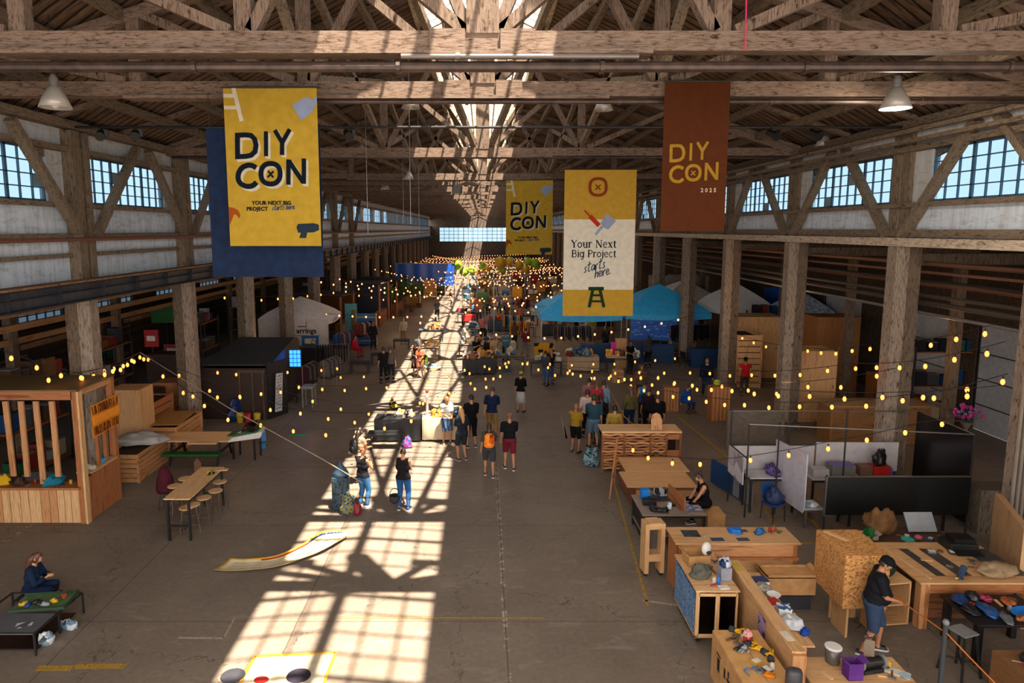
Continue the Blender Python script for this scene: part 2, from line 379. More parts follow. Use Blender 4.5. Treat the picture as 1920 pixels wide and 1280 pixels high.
# side walls above the arcade with their window openings
FRB = mat('#3a5f78', rough=.5)
wn = 1
SPAND = mat('#c9d4e2', 'plaster', '#a8b0bc', .85, 'y')  # grey-white plaster, with blue daylight from the windows painted into its colour
for side, X, zb in ((-1, XL, 5.97), (1, XR, 7.05)):
    nm = 'left' if side < 0 else 'right'
    wmb = MB()
    wmb.box((X + side * .12, (Y0 + Y1) / 2, (zb + 8) / 2), (.2, Y1 - Y0, 8 - zb), SPAND)           # spandrel
    wmb.box((X + side * .12, (Y0 + Y1) / 2, 9.72), (.2, Y1 - Y0, .86), WALLP)                     # head
    wmb.box((X - side * .05, (Y0 + Y1) / 2, 7.93), (.26, Y1 - Y0, .12), OLD_Y)                     # sill
    if side < 0: wmb.box((X - side * .03, (Y0 + Y1) / 2, 7.1), (.2, Y1 - Y0, .2), OLD_Y); wmb.box((X - side * .02, (Y0 + Y1) / 2, 6.62), (.16, Y1 - Y0, .1), OLD_Y)
    wmb.box((X - side * .06, (Y0 + Y1) / 2, 9.36), (.28, Y1 - Y0, .14), OLD_Y); wmb.box((X - side * .12, (Y0 + Y1) / 2, 9.98), (.4, Y1 - Y0, .2), OLD_Y)
    opens = []
    k = -3
    while True:
        a = 12.1 + BAY * k; k += 1
        if a > 136: break
        opens.append((a, a + 4.9))
        wmb.box((X + side * .12, a + 4.9 + .65, 8.65), (.2, 1.3, 1.3), WALLP)
    struct(wmb, 'wall_' + nm)
    for i, (a, b) in enumerate(opens):
        if b < 5: continue
        wn += 1; far = a > 50
        f = MB(); x = X + side * .1; L = b - a
        n = 11 if not far else 6
        for j in range(n + 1):
            big = j % 4 == 0 or j == n
            f.box((x, a + L * j / n, 8.65), (.05, .085 if big else .028, 1.3), FRB)
        for j in range(5 if not far else 3):
            q = j / (4 if not far else 2); f.box((x, (a + b) / 2, 8.02 + 1.26 * q), (.05, L, .06 if j in (0, 4) else .026), FRB)
        # low-arched head in the corners
        for yy, sg in ((a, 1), (b, -1)):
            f.prism([(0, 0), (sg * 1.1, 0), (sg * .5, -.07), (0, -.2)] if sg > 0 else [(0, 0), (0, -.2), (-.5, -.07), (-1.1, 0)], (x, yy, 9.3), (0, 1, 0), (0, 0, 1), .08 , OLD_Y)
        o = struct(f, 'window_%d' % wn)
        MB().box((x + side * .01, (a + b) / 2, 8.65), (.008, L, 1.3), GL).build('pane', o)
        if not far:
            # grey, blanked or dirty lights
            d = MB(); rr = random.Random(i * 7 + side)
            for q in range(2):
                j = rr.randrange(n); e = rr.randrange(4)
                d.box((x - side * .004, a + L * (j + .5) / n, 8.02 + 1.26 * (e + .5) / 4), (.012, L / n - .03, .28), mat('#7d93a0', rough=.4))
            d.build('blank_pane', o)
# outer aisle walls
OUT_L = mat('#4b4038', 'brick', '#3b3029', .9); OUT_R = mat('#54483e', 'old', '#3a3029', .9, 'z')
ml = MB(); ml.box((OL, (Y0 + Y1) / 2, 1.55), (.2, Y1 - Y0, 3.1), OUT_L); ml.box((OL, (Y0 + Y1) / 2, 5.6), (.2, Y1 - Y0, 1.9), OUT_L)
k = 0
for y in np.arange(-6 + 6.2, 139, 6.2): ml.box((OL, y + .8, 3.9), (.2, 2.6, 1.6), OUT_L)
struct(ml, 'wall_outer_left')
for y in np.arange(12.6, 132, 6.2):
    wn += 1; f = MB()
    for j in range(7): f.box((OL, y + 2.1 + 3.6 * j / 6, 3.88), (.06, .05, 1.5), FRB)
    for j in range(4): f.box((OL, y + 3.9, 3.14 + 1.5 * j / 3), (.06, 3.6, .05), FRB)
    o = struct(f, 'window_%d' % wn); MB().box((OL - .02, y + 3.9, 3.88), (.008, 3.6, 1.54), mat('#6f7d88', 'glass')).build('pane', o)
mr = MB()
DOORS = [(14.0, 3.9), (20.2, 3.9), (25.3, 3.5), (31.6, 3.6)]
yy = Y0
for dy, dw in DOORS + [(140, 0)]:
    mr.box((OR, (yy + dy) / 2, 3.5), (.2, dy - yy, 7.0), OUT_R); 
    if dw: mr.box((OR, dy + dw / 2, 5.4), (.2, dw, 3.1), OUT_R)
    yy = dy + dw
struct(mr, 'wall_outer_right')
DW = mat('#b9bcc2', 'plain', '#a4a8b0', .6)
for i, (dy, dw) in enumerate(DOORS):
    d = MB(); d.box((OR + .02, dy + dw / 2, 1.93), (.06, dw, 3.85), DW)
    for z in (.95, 1.9, 2.85): d.box((OR - .02, dy + dw / 2, z), (.03, dw, .035), IRON)
    d.box((OR - .03, dy + .06, 1.93), (.05, .08, 3.85), IRON); d.box((OR - .03, dy + dw - .06, 1.93), (.05, .08, 3.85), IRON)
    o = struct(d, 'door_%d' % (i + 1)); MB().box((OR - .06, dy + dw * .5, 1.1), (.05, .25, .06), STEEL).build('door_handle', o)
# far gable with its band of lights
fb = MB(); FW = mat('#6f6259', 'old', '#4c423a', .9, 'z', .4)
fb.box((0, Y1, 2.4), (40, .3, 4.8), FW); fb.box((0, Y1, 11.2), (40, .3, 7.0), FW)
for x in (-14.5, 14.5): fb.box((x, Y1, 6.25), (11, .3, 2.9), FW)
struct(fb, 'wall_back'); f = MB()
for j in range(19): f.box((-9 + j, Y1, 6.25), (.09, .1, 2.9), FRB)
for j in range(5): f.box((0, Y1, 4.8 + 2.9 * j / 4), (18, .1, .09), FRB)
wn += 1; o = struct(f, 'window_%d' % wn); MB().box((0, Y1 + .05, 6.25), (18, .01, 2.9), GL).build('pane', o)

# =============== ARCADE: columns and long beams ===============
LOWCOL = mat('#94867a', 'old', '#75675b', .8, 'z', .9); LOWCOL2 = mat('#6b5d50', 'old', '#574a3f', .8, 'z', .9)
def column(side, y, label, group=None):
    X = XL + .1 if side < 0 else XR + .05
    zt = 5.45 if side < 0 else 6.85
    t = thing('column', label, 'column', (X, y, 0), 0, group)
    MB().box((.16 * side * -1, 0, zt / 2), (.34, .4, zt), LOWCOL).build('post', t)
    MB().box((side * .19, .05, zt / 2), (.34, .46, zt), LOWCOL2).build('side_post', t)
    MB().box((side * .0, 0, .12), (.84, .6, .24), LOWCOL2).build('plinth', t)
    if y < 60:
        z0 = zt + (.5 if side < 0 else .25)
        xu = side * (-.03 if side < 0 else .0)
        MB().box((xu, 0, (z0 + 9.85) / 2), (.3, .36, 9.85 - z0), OLD_Z).build('upper_post', t)
        MB().box((xu - side * .02, .5, (z0 + 9.85) / 2), (.22, .22, 9.85 - z0), OLD_Z).build('upper_post', t)
        MB().beam((xu - side * .2, -2.5, 9.75), (xu - side * .2, -.15, 7.1), .16, .24, OLD_Z, (1, 0, 0)).build('brace', t)
        MB().beam((xu - side * .2, 3.0, 9.75), (xu - side * .2, .5, 7.1), .16, .24, OLD_Z, (1, 0, 0)).build('brace', t)
    return t
ordn = ['nearest', 'second nearest', 'third', 'fourth', 'fifth', 'sixth']
for side, nm in ((-1, 'left'), (1, 'right')):
    for i in range(19):
        y = 17.85 + BAY * i
        if i < 6: column(side, y, '%s weathered double timber column of the %s arcade in view' % (ordn[i], nm))
        else: column(side, y, 'distant weathered timber column far down the %s arcade' % nm, 'far columns of the %s arcade' % nm)
column(1, 11.7, 'timber column at the extreme right edge beside the bundle of conduits')
sb = MB()
for s, (x, zc) in (('l', (XL + .42, 5.7)),):
    sb.box((x, (Y0 + Y1) / 2, zc + .23), (.36, Y1 - Y0, .04), DGREY).box((x, (Y0 + Y1) / 2, zc - .23), (.36, Y1 - Y0, .04), DGREY).box((x, (Y0 + Y1) / 2, zc), (.04, Y1 - Y0, .46), mat('#474a52', 'plain', '#33363d', .5, metal=.3))
    sb.box((x + .06, (Y0 + Y1) / 2, zc + .02), (.1, Y1 - Y0, .025), DGREY)
    for y in np.arange(-4, 136, 1.85): sb.box((x + .07, y, zc), (.12, .025, .42), DGREY)
tag(sb.build('steel_beam'), 'long dark steel beam with ribs running along the left arcade', 'beam')
tag(MB().box((XL + .54, (Y0 + Y1) / 2, 5.985), (.36, Y1 - Y0, .05), mat('#8a6b52', 'old', '#6b4f3b', .8, 'y')).build('timber_plate'), 'thin brown timber plate lying on top of the left steel beam', 'beam')
rb = MB().box((XR - .12, (Y0 + Y1) / 2, 6.97), (.34, Y1 - Y0, .22), mat('#c2b3a2', 'old', '#a08d7a', .8, 'y')).box((XR - .02, (Y0 + Y1) / 2, 7.2), (.2, Y1 - Y0, .2), OLD_Y)
tag(rb.build('timber_beam'), 'long pale painted timber beam running along the top of the right arcade', 'beam')
tag(MB().tube([(XL + .62, Y0, 7.05), (XL + .62, Y1, 7.05)], .05, mat('#6d4335', rough=.6)).build('steam_pipe'), 'rust brown pipe running along the left wall below its windows', 'pipe')

# =============== ROOF TRUSSES ===============
def roofz(x): return ZR - (abs(x) - XK) * (ZR - ZE) / (-XL - XK) if abs(x) > XK else ZR + (XK - abs(x)) * .5
OLT = mat('#76655a', 'old', '#5f4e41', .75, 'x'); OLTZ = mat('#736358', 'old', '#5c4b3e', .75, 'z')
def truss(y, label, group=None, full=True, chord_h=.27):
    t = thing('roof_truss', label, 'truss', (0, y, 0), 0, group)
    MB().box((0, 0, 9.95), (XR - XL - .3, .26, chord_h), OLT).build('bottom_chord', t)
    if full: MB().box((-2.2, -.04, 9.79), (9.2, .36, .06), OLT).build('splice_board', t)
    MB().box((0, 0, 12.0), (.46, .3, 3.9), OLTZ).build('king_post', t)
    for s in (-1, 1):
        MB().beam((s * XK * .6, 0, 13.1), (s * 10.9, 0, roofz(10.9) - .2), .22, .24, OLT, (0, 1, 0)).build('top_chord', t)
        for x in (3.4, 6.6): MB().box((s * x, 0, (10.05 + roofz(x) - .2) / 2), (.24, .2, roofz(x) - 10.2), OLTZ).build('web_post', t)
        for a, b in (((.25, 10.1), (3.2, 12.5)), ((.2, 10.1), (1.5, 13.1)), ((3.6, 10.1), (6.5, 11.35)), ((6.8, 10.1), (9.2, 10.6)), ((3.3, 10.1), (1.7, 12.9))):
            MB().beam((s * a[0], 0, a[1]), (s * b[0], 0, b[1]), .16, .2, OLTZ, (0, 1, 0)).build('web_diagonal', t)
        if full: MB().box((s * .5, -.02, 9.93), (.5, .34, .34), OLT).build('king_post_shoe', t)
    return t
truss(10.0, 'nearest roof truss, its broad flaking bottom chord crossing the very top')
truss(13.25, 'second roof truss from the top, with the large yellow banner hanging in front')
truss(23.6, 'third roof truss from the top, crossing behind the banners at window height')
truss(34.2, 'fourth roof truss from the top, behind the small yellow banner')
for y in range(9): truss(44.7 + 10.5 * y, 'distant painted timber roof truss, one of a receding row', 'far roof trusses', y < 2)
for k, y in enumerate((39.5, 50, 60.5, 71, 81.5)):
    tag(MB().box((0, y, 9.95), (22, .2, .2), OLT).build('tie_beam'), 'plain painted tie beam between two distant roof trusses', 'beam', 'tie beams between far trusses')
# purlins, ridge bracing
for s in (-1, 1):
    for j, x in enumerate((2.9, 4.2, 5.5, 6.8, 8.1, 9.4)):
        tag(MB().box((s * x, (Y0 + Y1) / 2, roofz(x) - .16), (.14, Y1 - Y0, .22), OLD_Y).build('roof_purlin'), 'long timber purlin under the roof boards on the %s slope' % ('left' if s < 0 else 'right'), 'beam', 'purlins of the %s slope' % ('left' if s < 0 else 'right'))
ys = [10, 13.25, 23.6, 34.2, 44.7, 55.2, 65.7, 76.2]
for i in range(len(ys) - 1):
    a, b = ys[i], ys[i + 1]
    for s in (-1, 1):
        t = thing('sway_brace', ('pair of crossed timbers bracing the %s side of the roof between trusses' % ('left' if s < 0 else 'right')), 'brace', (0, 0, 0), 0, 'crossed roof braces %s' % ('left' if s < 0 else 'right'))
        x = s * 3.4
        MB().beam((x, a, 10.15), (x, b, roofz(x) - .3), .14, .18, OLD_Y).build('diagonal', t)
        MB().beam((x, b, 10.15), (x, a, roofz(x) - .3), .14, .18, OLD_Y).build('diagonal', t)
        if i > 0:
            t = thing('ridge_brace', ('long slanting timber from the truss foot up to the %s edge of the skylight' % ('left' if s < 0 else 'right')), 'brace', (0, 0, 0), 0, 'slanting skylight braces %s' % ('left' if s < 0 else 'right'))
            MB().beam((s * .3, b, 10.2), (s * 1.7, a + (b - a) * .35, 13.0), .16, .22, OLD_Y).build('strut', t)
            MB().beam((s * .3, a, 10.2), (s * 1.7, a + (b - a) * .65, 13.0), .16, .22, OLD_Y).build('strut', t)
    # plank infill in the roof plane: rafters running across
for i, y in enumerate(np.arange(8, 90, 3.1)):
    for s in (-1, 1):
        if i < 14:
            q = MB().beam((s * XK, y, ZR - .1), (s * 10.9, y, ZE - .05), .12, .18, OLT, (0, 1, 0))
            tag(q.build('rafter'), 'timber rafter crossing under the roof boards on the %s slope' % ('left' if s < 0 else 'right'), 'beam', 'rafters of the %s slope' % ('left' if s < 0 else 'right'))
# transverse pipes below the trusses
PIPE = mat('#4a3a33', 'plain', '#2f2522', .45, metal=.3)
def xpipe(y, z, r, x0, x1, label, m=PIPE):
    p = MB().tube([(x0, y, z), (x1, y, z)], r, m, 10)
    for x in np.arange(x0 + .8, x1, 2.9): p.tube([(x - .03, y, z), (x + .03, y, z)], r * 1.35, m, 10)
    return tag(p.build('ceiling_pipe', smooth=False), label, 'pipe')
xpipe(9.9, 9.60, .075, XL + .2, XR - .2, 'thick dark brown pipe across the hall under the nearest truss')
xpipe(9.8, 9.72, .04, -1.15, 2.2, 'short thin grey pipe just above the thick pipe near mid hall', mat('#6b6460', rough=.4, metal=.4))
xpipe(13.15, 9.72, .05, -4, XR - .2, 'slim dark pipe across the hall under the second truss')
xpipe(17.8, 9.93, .035, XL + .2, XR - .2, 'thin black lighting pipe across the hall holding small spotlights', IRON)
xpipe(23.5, 9.76, .05, XL + .2, XR - .2, 'dark pipe across the hall under the third truss')
xpipe(34.1, 9.76, .05, XL + .2, XR - .2, 'dark pipe across the hall under the fourth truss')
# two long timbers (crane rails) running towards the right, seen under the right eave
for dz, dx in ((0, 0), (-.22, .12)):
    tag(MB().box((XR - .6 + dx, (Y0 + Y1) / 2, 9.72 + dz), (.12, Y1 - Y0, .1), OLD_Y).build('runner_rail'), 'long slim rail running under the right eave above the windows', 'rail', 'rails under the right eave')

# =============== AISLES: rails, pipes, joists ===============
TIM = mat('#a37a55', 'wood', '#7d5636', .7, 'y')
for j, (x, z) in enumerate(((-13, 5.0), (-14.2, 4.35), (-15.2, 3.7), (-12.4, 5.3), (-16.5, 4.9), (-17.4, 2.9))):
    tag(MB().box((x, 60, z), (.12, 100, .2), TIM).build('timber_rail'), 'long brown timber rail running down the left aisle behind the columns', 'rail', 'timber rails of the left aisle')
for i, y in enumerate(np.arange(12, 74, 6.2)):
    for s, x0, x1, z in ((-1, OL, XL, 6.1), (1, XR, OR, 6.5)):
        tag(MB().box(((x0 + x1) / 2, y, z), (x1 - x0, .2, .3), LOWCOL2).build('aisle_beam'), 'dark timber beam spanning the %s aisle' % ('left' if s < 0 else 'right'), 'beam', 'beams across the %s aisle' % ('left' if s < 0 else 'right'))
    for s, x in ((-1, -15.2), (1, 15.2)):
        tag(MB().box((x, y + 3, 3.2), (.28, .28, 6.4), LOWCOL2).build('aisle_post'), 'slim timber post standing in the middle of the %s aisle' % ('left' if s < 0 else 'right'), 'post', 'posts in the %s aisle' % ('left' if s < 0 else 'right'))
RP = [(12.0, 6.4, .05, 0), (12.1, 6.15, .04, 0), (12.6, 5.85, .05, 1), (13.2, 6.3, .06, 0), (13.8, 5.7, .05, 1), (14.4, 6.2, .07, 2), (15.0, 5.5, .05, 0), (11.9, 5.35, .07, 1), (11.9, 5.55, .05, 1), (12.0, 5.05, .045, 2), (16, 6.1, .06, 1), (17, 5.2, .05, 0)]
PC = (mat('#7d5540', rough=.6), mat('#3d322d', rough=.6), mat('#7f7c7b', rough=.4, metal=.5))
for x, z, r, c in RP:
    tag(MB().tube([(x, 8, z), (x, 110, z)], r, PC[c], 8).build('aisle_pipe'), ('%s pipe running down the right aisle below its ceiling' % ('rust brown', 'blackish', 'bare grey')[c]), 'pipe', '%s pipes of the right aisle' % ('rust brown', 'blackish', 'bare grey')[c])
# conduits on the column at the right edge
cb = thing('conduit_bundle', 'bundle of grey conduits up the right edge column, bending over at the top', 'pipe', (XR + .3, 13.6, 0))
for j in range(5):
    x = -.2 + j * .11
    MB().tube([(x, 0, 0), (x, 0, 5.8 + .1 * j), (x + .08, .05, 6.05 + .1 * j), (x + .5, .2, 6.3 + .05 * j), (x + 2.0, .4, 6.32 + .05 * j)], .04, mat('#8d8177', rough=.5, metal=.2), 8).build('conduit', cb)
tag(MB().box((XR + .62, 14.1, 3.4), (.42, .35, 6.8), LOWCOL).build('boarded_post'), 'pale timber post right behind the bundle of conduits at the right edge', 'post')
# =============== PEOPLE ===============
SK = {'a': mat('#b07a58', rough=.55), 'b': mat('#8f5d40', rough=.55), 'c': mat('#c08f6f', rough=.55), 'd': mat('#5c3a28', rough=.55)}
EYE = mat('#1a1512', rough=.2); EYEW = mat('#d8d2ca', rough=.3); LIP = mat('#86463a', rough=.5)
def capsule(mb, p, q, r0, r1, m, seg=10):
    p = Vector(p); q = Vector(q); d = q - p; L = d.length; d.normalize()
    pts = []; rs = []
    for a in (-80, -50, -20): pts.append(p + d * (r0 * math.sin(math.radians(a)))); rs.append(r0 * math.cos(math.radians(a)))
    for t in (.0, .33, .66, 1): pts.append(p + (q - p) * t); rs.append(r0 + (r1 - r0) * t)
    for a in (20, 50, 80): pts.append(q + d * (r1 * math.sin(math.radians(a)))); rs.append(r1 * math.cos(math.radians(a)))
    mb.tube(pts, rs, m, seg)
def ik(S, T, a, b, pole):
    d = T - S; L = min(d.length, (a + b) * .995); u = d.normalized()
    x = (a * a - b * b + L * L) / (2 * L); h = math.sqrt(max(0, a * a - x * x))
    n = Vector(pole) - u * Vector(pole).dot(u); n.normalize()
    return S + u * x + n * h, S + u * L
def head_mesh(mb, C, R, s, skin, female):
    vs = []; nu, nv = 20, 14
    for j in range(nv + 1):
        ph = -PI / 2 + PI * j / nv
        for i in range(nu):
            th = 2 * PI * i / nu
            x = math.cos(ph) * math.sin(th) * .074; y = -math.cos(ph) * math.cos(th) * .094; z = math.sin(ph) * .116
            fr = max(0, -y / .094)
            if z < 0: x *= 1 - .28 * (-z / .116) ** 1.5; y *= 1 - .12 * (-z / .116)      # jaw
            if z < -.02 and y > 0: y *= .8
            if fr > .93 and abs(x) < .022 and -.045 < z < .03: y -= .02 * (1 - (z + .045) / .09)   # nose
            if fr > .6 and .005 < z < .035 and .018 < abs(x) < .05: y += .008                 # eye sockets
            if fr > .8 and -.1 < z < -.075: y -= .008                                          # chin
            vs.append(C + R @ (Vector((x, y, z)) * s))
    fs = [(j * nu + i, j * nu + (i + 1) % nu, (j + 1) * nu + (i + 1) % nu, (j + 1) * nu + i) for j in range(nv) for i in range(nu)]
    mb.add(vs, fs, skin)
    for sx in (-1, 1):
        mb.ball(C + R @ (Vector((sx * .03, -.078, .018)) * s), (.013 * s, .012 * s, .010 * s), EYEW, 8, 6)
        mb.ball(C + R @ (Vector((sx * .03, -.088, .018)) * s), (.007 * s, .005 * s, .007 * s), EYE, 6, 5)
        mb.ball(C + R @ (Vector((sx * .076, .008, -.002)) * s), (.012 * s, .022 * s, .032 * s), skin, 8, 6)
        mb.beam(C + R @ (Vector((sx * .014, -.088, .042)) * s), C + R @ (Vector((sx * .045, -.08, .043)) * s), .006 * s, .006 * s, EYE)
    mb.ball(C + R @ (Vector((0, -.092, -.018)) * s), (.014 * s, .018 * s, .016 * s), skin, 8, 6)
    mb.ball(C + R @ (Vector((0, -.084, -.055)) * s), (.024 * s, .01 * s, .008 * s), LIP, 8, 5)
def person(loc, rz, label, H=1.72, shirt='#222226', pants='#3b5f92', skin='a', hair='#2a1a12', hs='short', sleeve=.55, leg=1.0, pose='stand',
           arms=('down', 'down'), lean=0, female=False, bulk=1.0, stride=.0, headp=0, heady=0, shoe='#1a1a1c', near=False, kind='trousers', seat=.46, group=None, graphic=None, hat=None):
    s = H / 1.76; b = bulk
    t = thing('person', label, 'person', loc, rz, group)
    sk = SK[skin]; hipz = .93; dz = 0
    if pose == 'sit': dz = seat / s - hipz + .13
    V = lambda x, y, z: Vector((x, y, z))
    RT = Matrix.Rotation(math.radians(lean), 3, 'X'); hip0 = V(0, 0, hipz + dz)
    tor = lambda x, y, z: hip0 + RT @ V(x, y, z - hipz)
    sw = (.165 if female else .188) * (.5 + .5 * b); hw = (.10 if female else .09)
    SHP = []   # (bone, p, q, r0, r1)
    for sx, nm in ((-1, 'R'), (1, 'L')):
        hp = hip0 + V(sx * hw, 0, 0)
        if pose == 'sit':
            kn = hp + V(sx * .05, -.42, .02); an = V(kn.x + sx * .02, kn.y + .02, kn.z - .42); an.z = max(.09, an.z)
        else:
            an = V(sx * (.11 + .02 * b), -stride * sx * .5, .09); kn, an = ik(hp, an, .435, .43, (0, -1, 0))
            if pose == 'kneel' : pass
        toe = an + V(sx * .03, -.15, -.055)
        SHP += [('thigh' + nm, hp, kn, .088 * b, .058 * (.6 + .4 * b)), ('shin' + nm, kn, an, .056 * (.6 + .4 * b), .036), ('shin' + nm, kn * .7 + an * .3 + V(0, .012, 0), kn * .5 + an * .5 + V(0, .012, 0), .055, .048),
                ('foot' + nm, an + V(0, .035, -.05), toe, .040, .034), ('foot' + nm, an, an + V(0, -.02, -.05), .037, .036)]
    bodies = [('pelvis', tor(-.06 * b, .01, .95), tor(.06 * b, .01, .95), (.115 if female else .105) * b, (.115 if female else .105) * b),
              ('torso', tor(-.04 * b, .0, 1.08), tor(.04 * b, .0, 1.08), (.095 if female else .108) * b, (.095 if female else .108) * b),
              ('torso', tor(-.065 * b, .0, 1.24), tor(.065 * b, .0, 1.24), .112 * (.4 + .6 * b), .112 * (.4 + .6 * b)),
              ('torso', tor(-.07, .01, 1.36), tor(.07, .01, 1.36), .098, .098), ('torso', tor(-sw + .03, .015, 1.42), tor(sw - .03, .015, 1.42), .058, .058),
              ('torso', tor(0, .0, 1.0), tor(0, 0, 1.3), .1 * b, .11 * b)]
    if female: bodies += [('torso', tor(sx * .07, -.08, 1.28), tor(sx * .075, -.09, 1.27), .052, .05) for sx in (-1, 1)]
    if b > 1.15: bodies.append(('torso', tor(0, -.07, 1.08), tor(0, -.05, 1.16), .13 * b, .11 * b))
    SHP += bodies
    nb = tor(0, .01, 1.44); hd = tor(0, -.025, 1.635)
    SHP.append(('neck', nb, tor(0, -.005, 1.56), .056, .052))
    hands = []
    for (sx, nm), A in zip(((-1, 'R'), (1, 'L')), arms):
        sh = tor(sx * sw, .01, 1.42)
        tg, pole = {'down': (V(sx * .27, -.02, .80), (sx * .3, 1, 0)), 'phone': (V(sx * .05, -.30, 1.28), (sx * .7, .2, -1)), 'hip': (V(sx * .20, .02, 1.0), (sx, .5, 0)),
                    'hold': (V(sx * .08, -.34, 1.10), (sx * .6, .6, -1)), 'face': (V(sx * .05, -.16, 1.56), (sx * .6, -.3, -1)), 'fwd': (V(sx * .2, -.50, 1.12), (sx * .5, .3, -1)),
                    'out': (V(sx * .42, -.15, .98), (sx * .3, .8, 0)), 'up': (V(sx * .3, -.2, 1.75), (sx, -.2, -.5)), 'table': (V(sx * .12, -.42, 1.02), (sx * .8, .3, -.6)), 'back': (V(sx * .05, .18, 1.0), (sx, .4, 0))}[A]
        T = hip0 + (RT @ (tg - V(0, 0, hipz)) if A not in ('down', 'out') else RT @ (tg - V(0, 0, hipz)) * 1.0)
        el, wr = ik(sh, T, .30, .26, pole); d = (wr - el).normalized()
        SHP += [('uarm' + nm, sh, el, .05 * (.5 + .5 * b), .04), ('farm' + nm, el, wr, .040, .026)]
        pm = wr + d * .075
        SHP.append(('hand' + nm, wr, wr + d * .05, .028, .030))
        hands.append((sx, wr, d, A))
    vox = (.017 if near else .026)
    mb = MB()
    for bn, p, q, r0, r1 in SHP: capsule(mb, p, q, r0, r1, sk, 12)
    o = mb.build('tmp'); md = o.modifiers.new('r', 'REMESH'); md.mode = 'VOXEL'; md.voxel_size = vox; md.use_smooth_shade = True
    m2 = o.modifiers.new('s', 'SMOOTH'); m2.iterations = 3 if near else 2; m2.factor = .5
    bpy.context.view_layer.update()
    me = bpy.data.meshes.new_from_object(o.evaluated_get(bpy.context.evaluated_depsgraph_get()))
    bpy.data.objects.remove(o)
    n = len(me.vertices); co_ = np.empty(n * 3); me.vertices.foreach_get('co', co_); co_ = co_.reshape(-1, 3)
    nr = np.empty(n * 3); me.vertices.foreach_get('normal', nr); nr = nr.reshape(-1, 3)
    best = np.full(n, 9.); bid = np.zeros(n, int); bt = np.zeros(n)
    for k, (bn, p, q, r0, r1) in enumerate(SHP):
        p = np.array(p); q = np.array(q); d = q - p; tt = np.clip(((co_ - p) @ d) / (d @ d), 0, 1)
        dist = np.linalg.norm(co_ - (p + tt[:, None] * d), axis=1) - (r0 + (r1 - r0) * tt)
        c = dist < best; best[c] = dist[c]; bid[c] = k; bt[c] = tt[c]
    names = [x[0] for x in SHP]; bn = np.array([names[i] for i in bid])
    hz = (co_ - np.array(hip0)) @ np.array(RT @ Vector((0, 0, 1)))
    isT = (bn == 'torso') | (bn == 'pelvis'); ua = np.char.startswith(bn, 'uarm'); fa = np.char.startswith(bn, 'farm')
    th = np.char.startswith(bn, 'thigh'); shn = np.char.startswith(bn, 'shin'); ft = np.char.startswith(bn, 'foot')
    top = (isT & (hz > -.02) & (hz < (.56 if sleeve >= 0 else .47))) | (ua & (bt < sleeve * 2 if sleeve < .5 else (bt < 2)) if sleeve > 0 else np.zeros(n, bool)) | (fa & (bt < (sleeve - .5) * 2) if sleeve > .5 else np.zeros(n, bool))
    top |= (np.char.startswith(bn, 'thigh') & (hz > -.02))
    bot = (isT & (hz <= .05)) | (th & (bt < leg * 2)) | (shn & (bt < (leg - .5) * 2 if leg > .5 else False))
    faces = [tuple(p.vertices) for p in me.polygons]
    verts = [Vector(c) for c in co_]
    # body: remeshed surface + head + fingers as one mesh
    body = MB(); body.add(verts, faces, sk)
    HR = RT @ Matrix.Rotation(math.radians(heady), 3, 'Z') @ Matrix.Rotation(math.radians(headp), 3, 'X')
    hc = hd + HR @ V(0, -.01, 0)
    head_mesh(body, hc, HR, 1.0, sk, female)
    for sx, wr, d, A in hands:
        side = d.cross(V(0, 0, 1)); side = side.normalized() if side.length > .2 else V(0, 1, 0)
        if A in ('down', 'out'): side = V(0, 1, 0) - d * d.y; side.normalize()
        palm = side.cross(d).normalized()
        if palm.dot(V(-sx, 0, -.2)) < 0: palm = -palm
        base = wr + d * .055
        for k in range(4 if (near or True) else 0):
            off = (k - 1.5) * .017; L = (.062, .074, .068, .054)[k]
            p0 = base + side * off; p1 = p0 + d * L * .5 + palm * .006; p2 = p1 + d * L * .3 + palm * .02; p3 = p2 + d * L * .12 + palm * .02
            body.tube([p0, p1, p2, p3], [.0095, .009, .0085, .006], sk, 5)
        tb = wr + d * .02 - side * .022
        body.tube([tb, tb + d * .03 - side * .022 + palm * .006, tb + d * .055 - side * .026 + palm * .018], [.012, .0105, .008], sk, 5)
    bo = body.build('body', t, smooth=True)
    def shell(sel, off, name, m, extra=None, thick=.010):
        keep = [f for f in faces if all(sel[i] for i in f)]
        if not keep: return None
        ids = sorted({i for f in keep for i in f}); mp = {a: i for i, a in enumerate(ids)}
        q = MB(); q.add([Vector(co_[i] + nr[i] * off) for i in ids], [tuple(mp[i] for i in f) for f in keep], m)
        if extra: extra(q)
        c = q.build(name, t, smooth=True); so_ = c.modifiers.new('thickness', 'SOLIDIFY'); so_.thickness = thick; so_.offset = 1
        return c
    M_s = mat(shirt, 'fabric', rough=.85); M_p = mat(pants, 'fabric', rough=.85)
    if kind == 'dress':
        shell(top, .012, 'dress_top', M_s)
    else: shell(top, .014, 'shirt', M_s)
    if kind in ('skirt', 'dress'):
        z1 = hipz - (.5 if leg < .5 else .75)
        MB().lathe([(.13 * b, hipz + .1), (.17 * b, hipz - .05), (.20 * b, (hipz + z1) / 2), (.24 * b, z1), (.235 * b, z1), (.15 * b, hipz)], (0, 0, 0), M_p if kind == 'skirt' else M_s, 16, .8).build('skirt', t, smooth=True)
    else: shell(bot, .009, 'trousers' if leg > .6 else 'shorts', M_p, thick=.012 if leg > .6 else .02)
    SH = mat(shoe, rough=.5)
    q = MB()
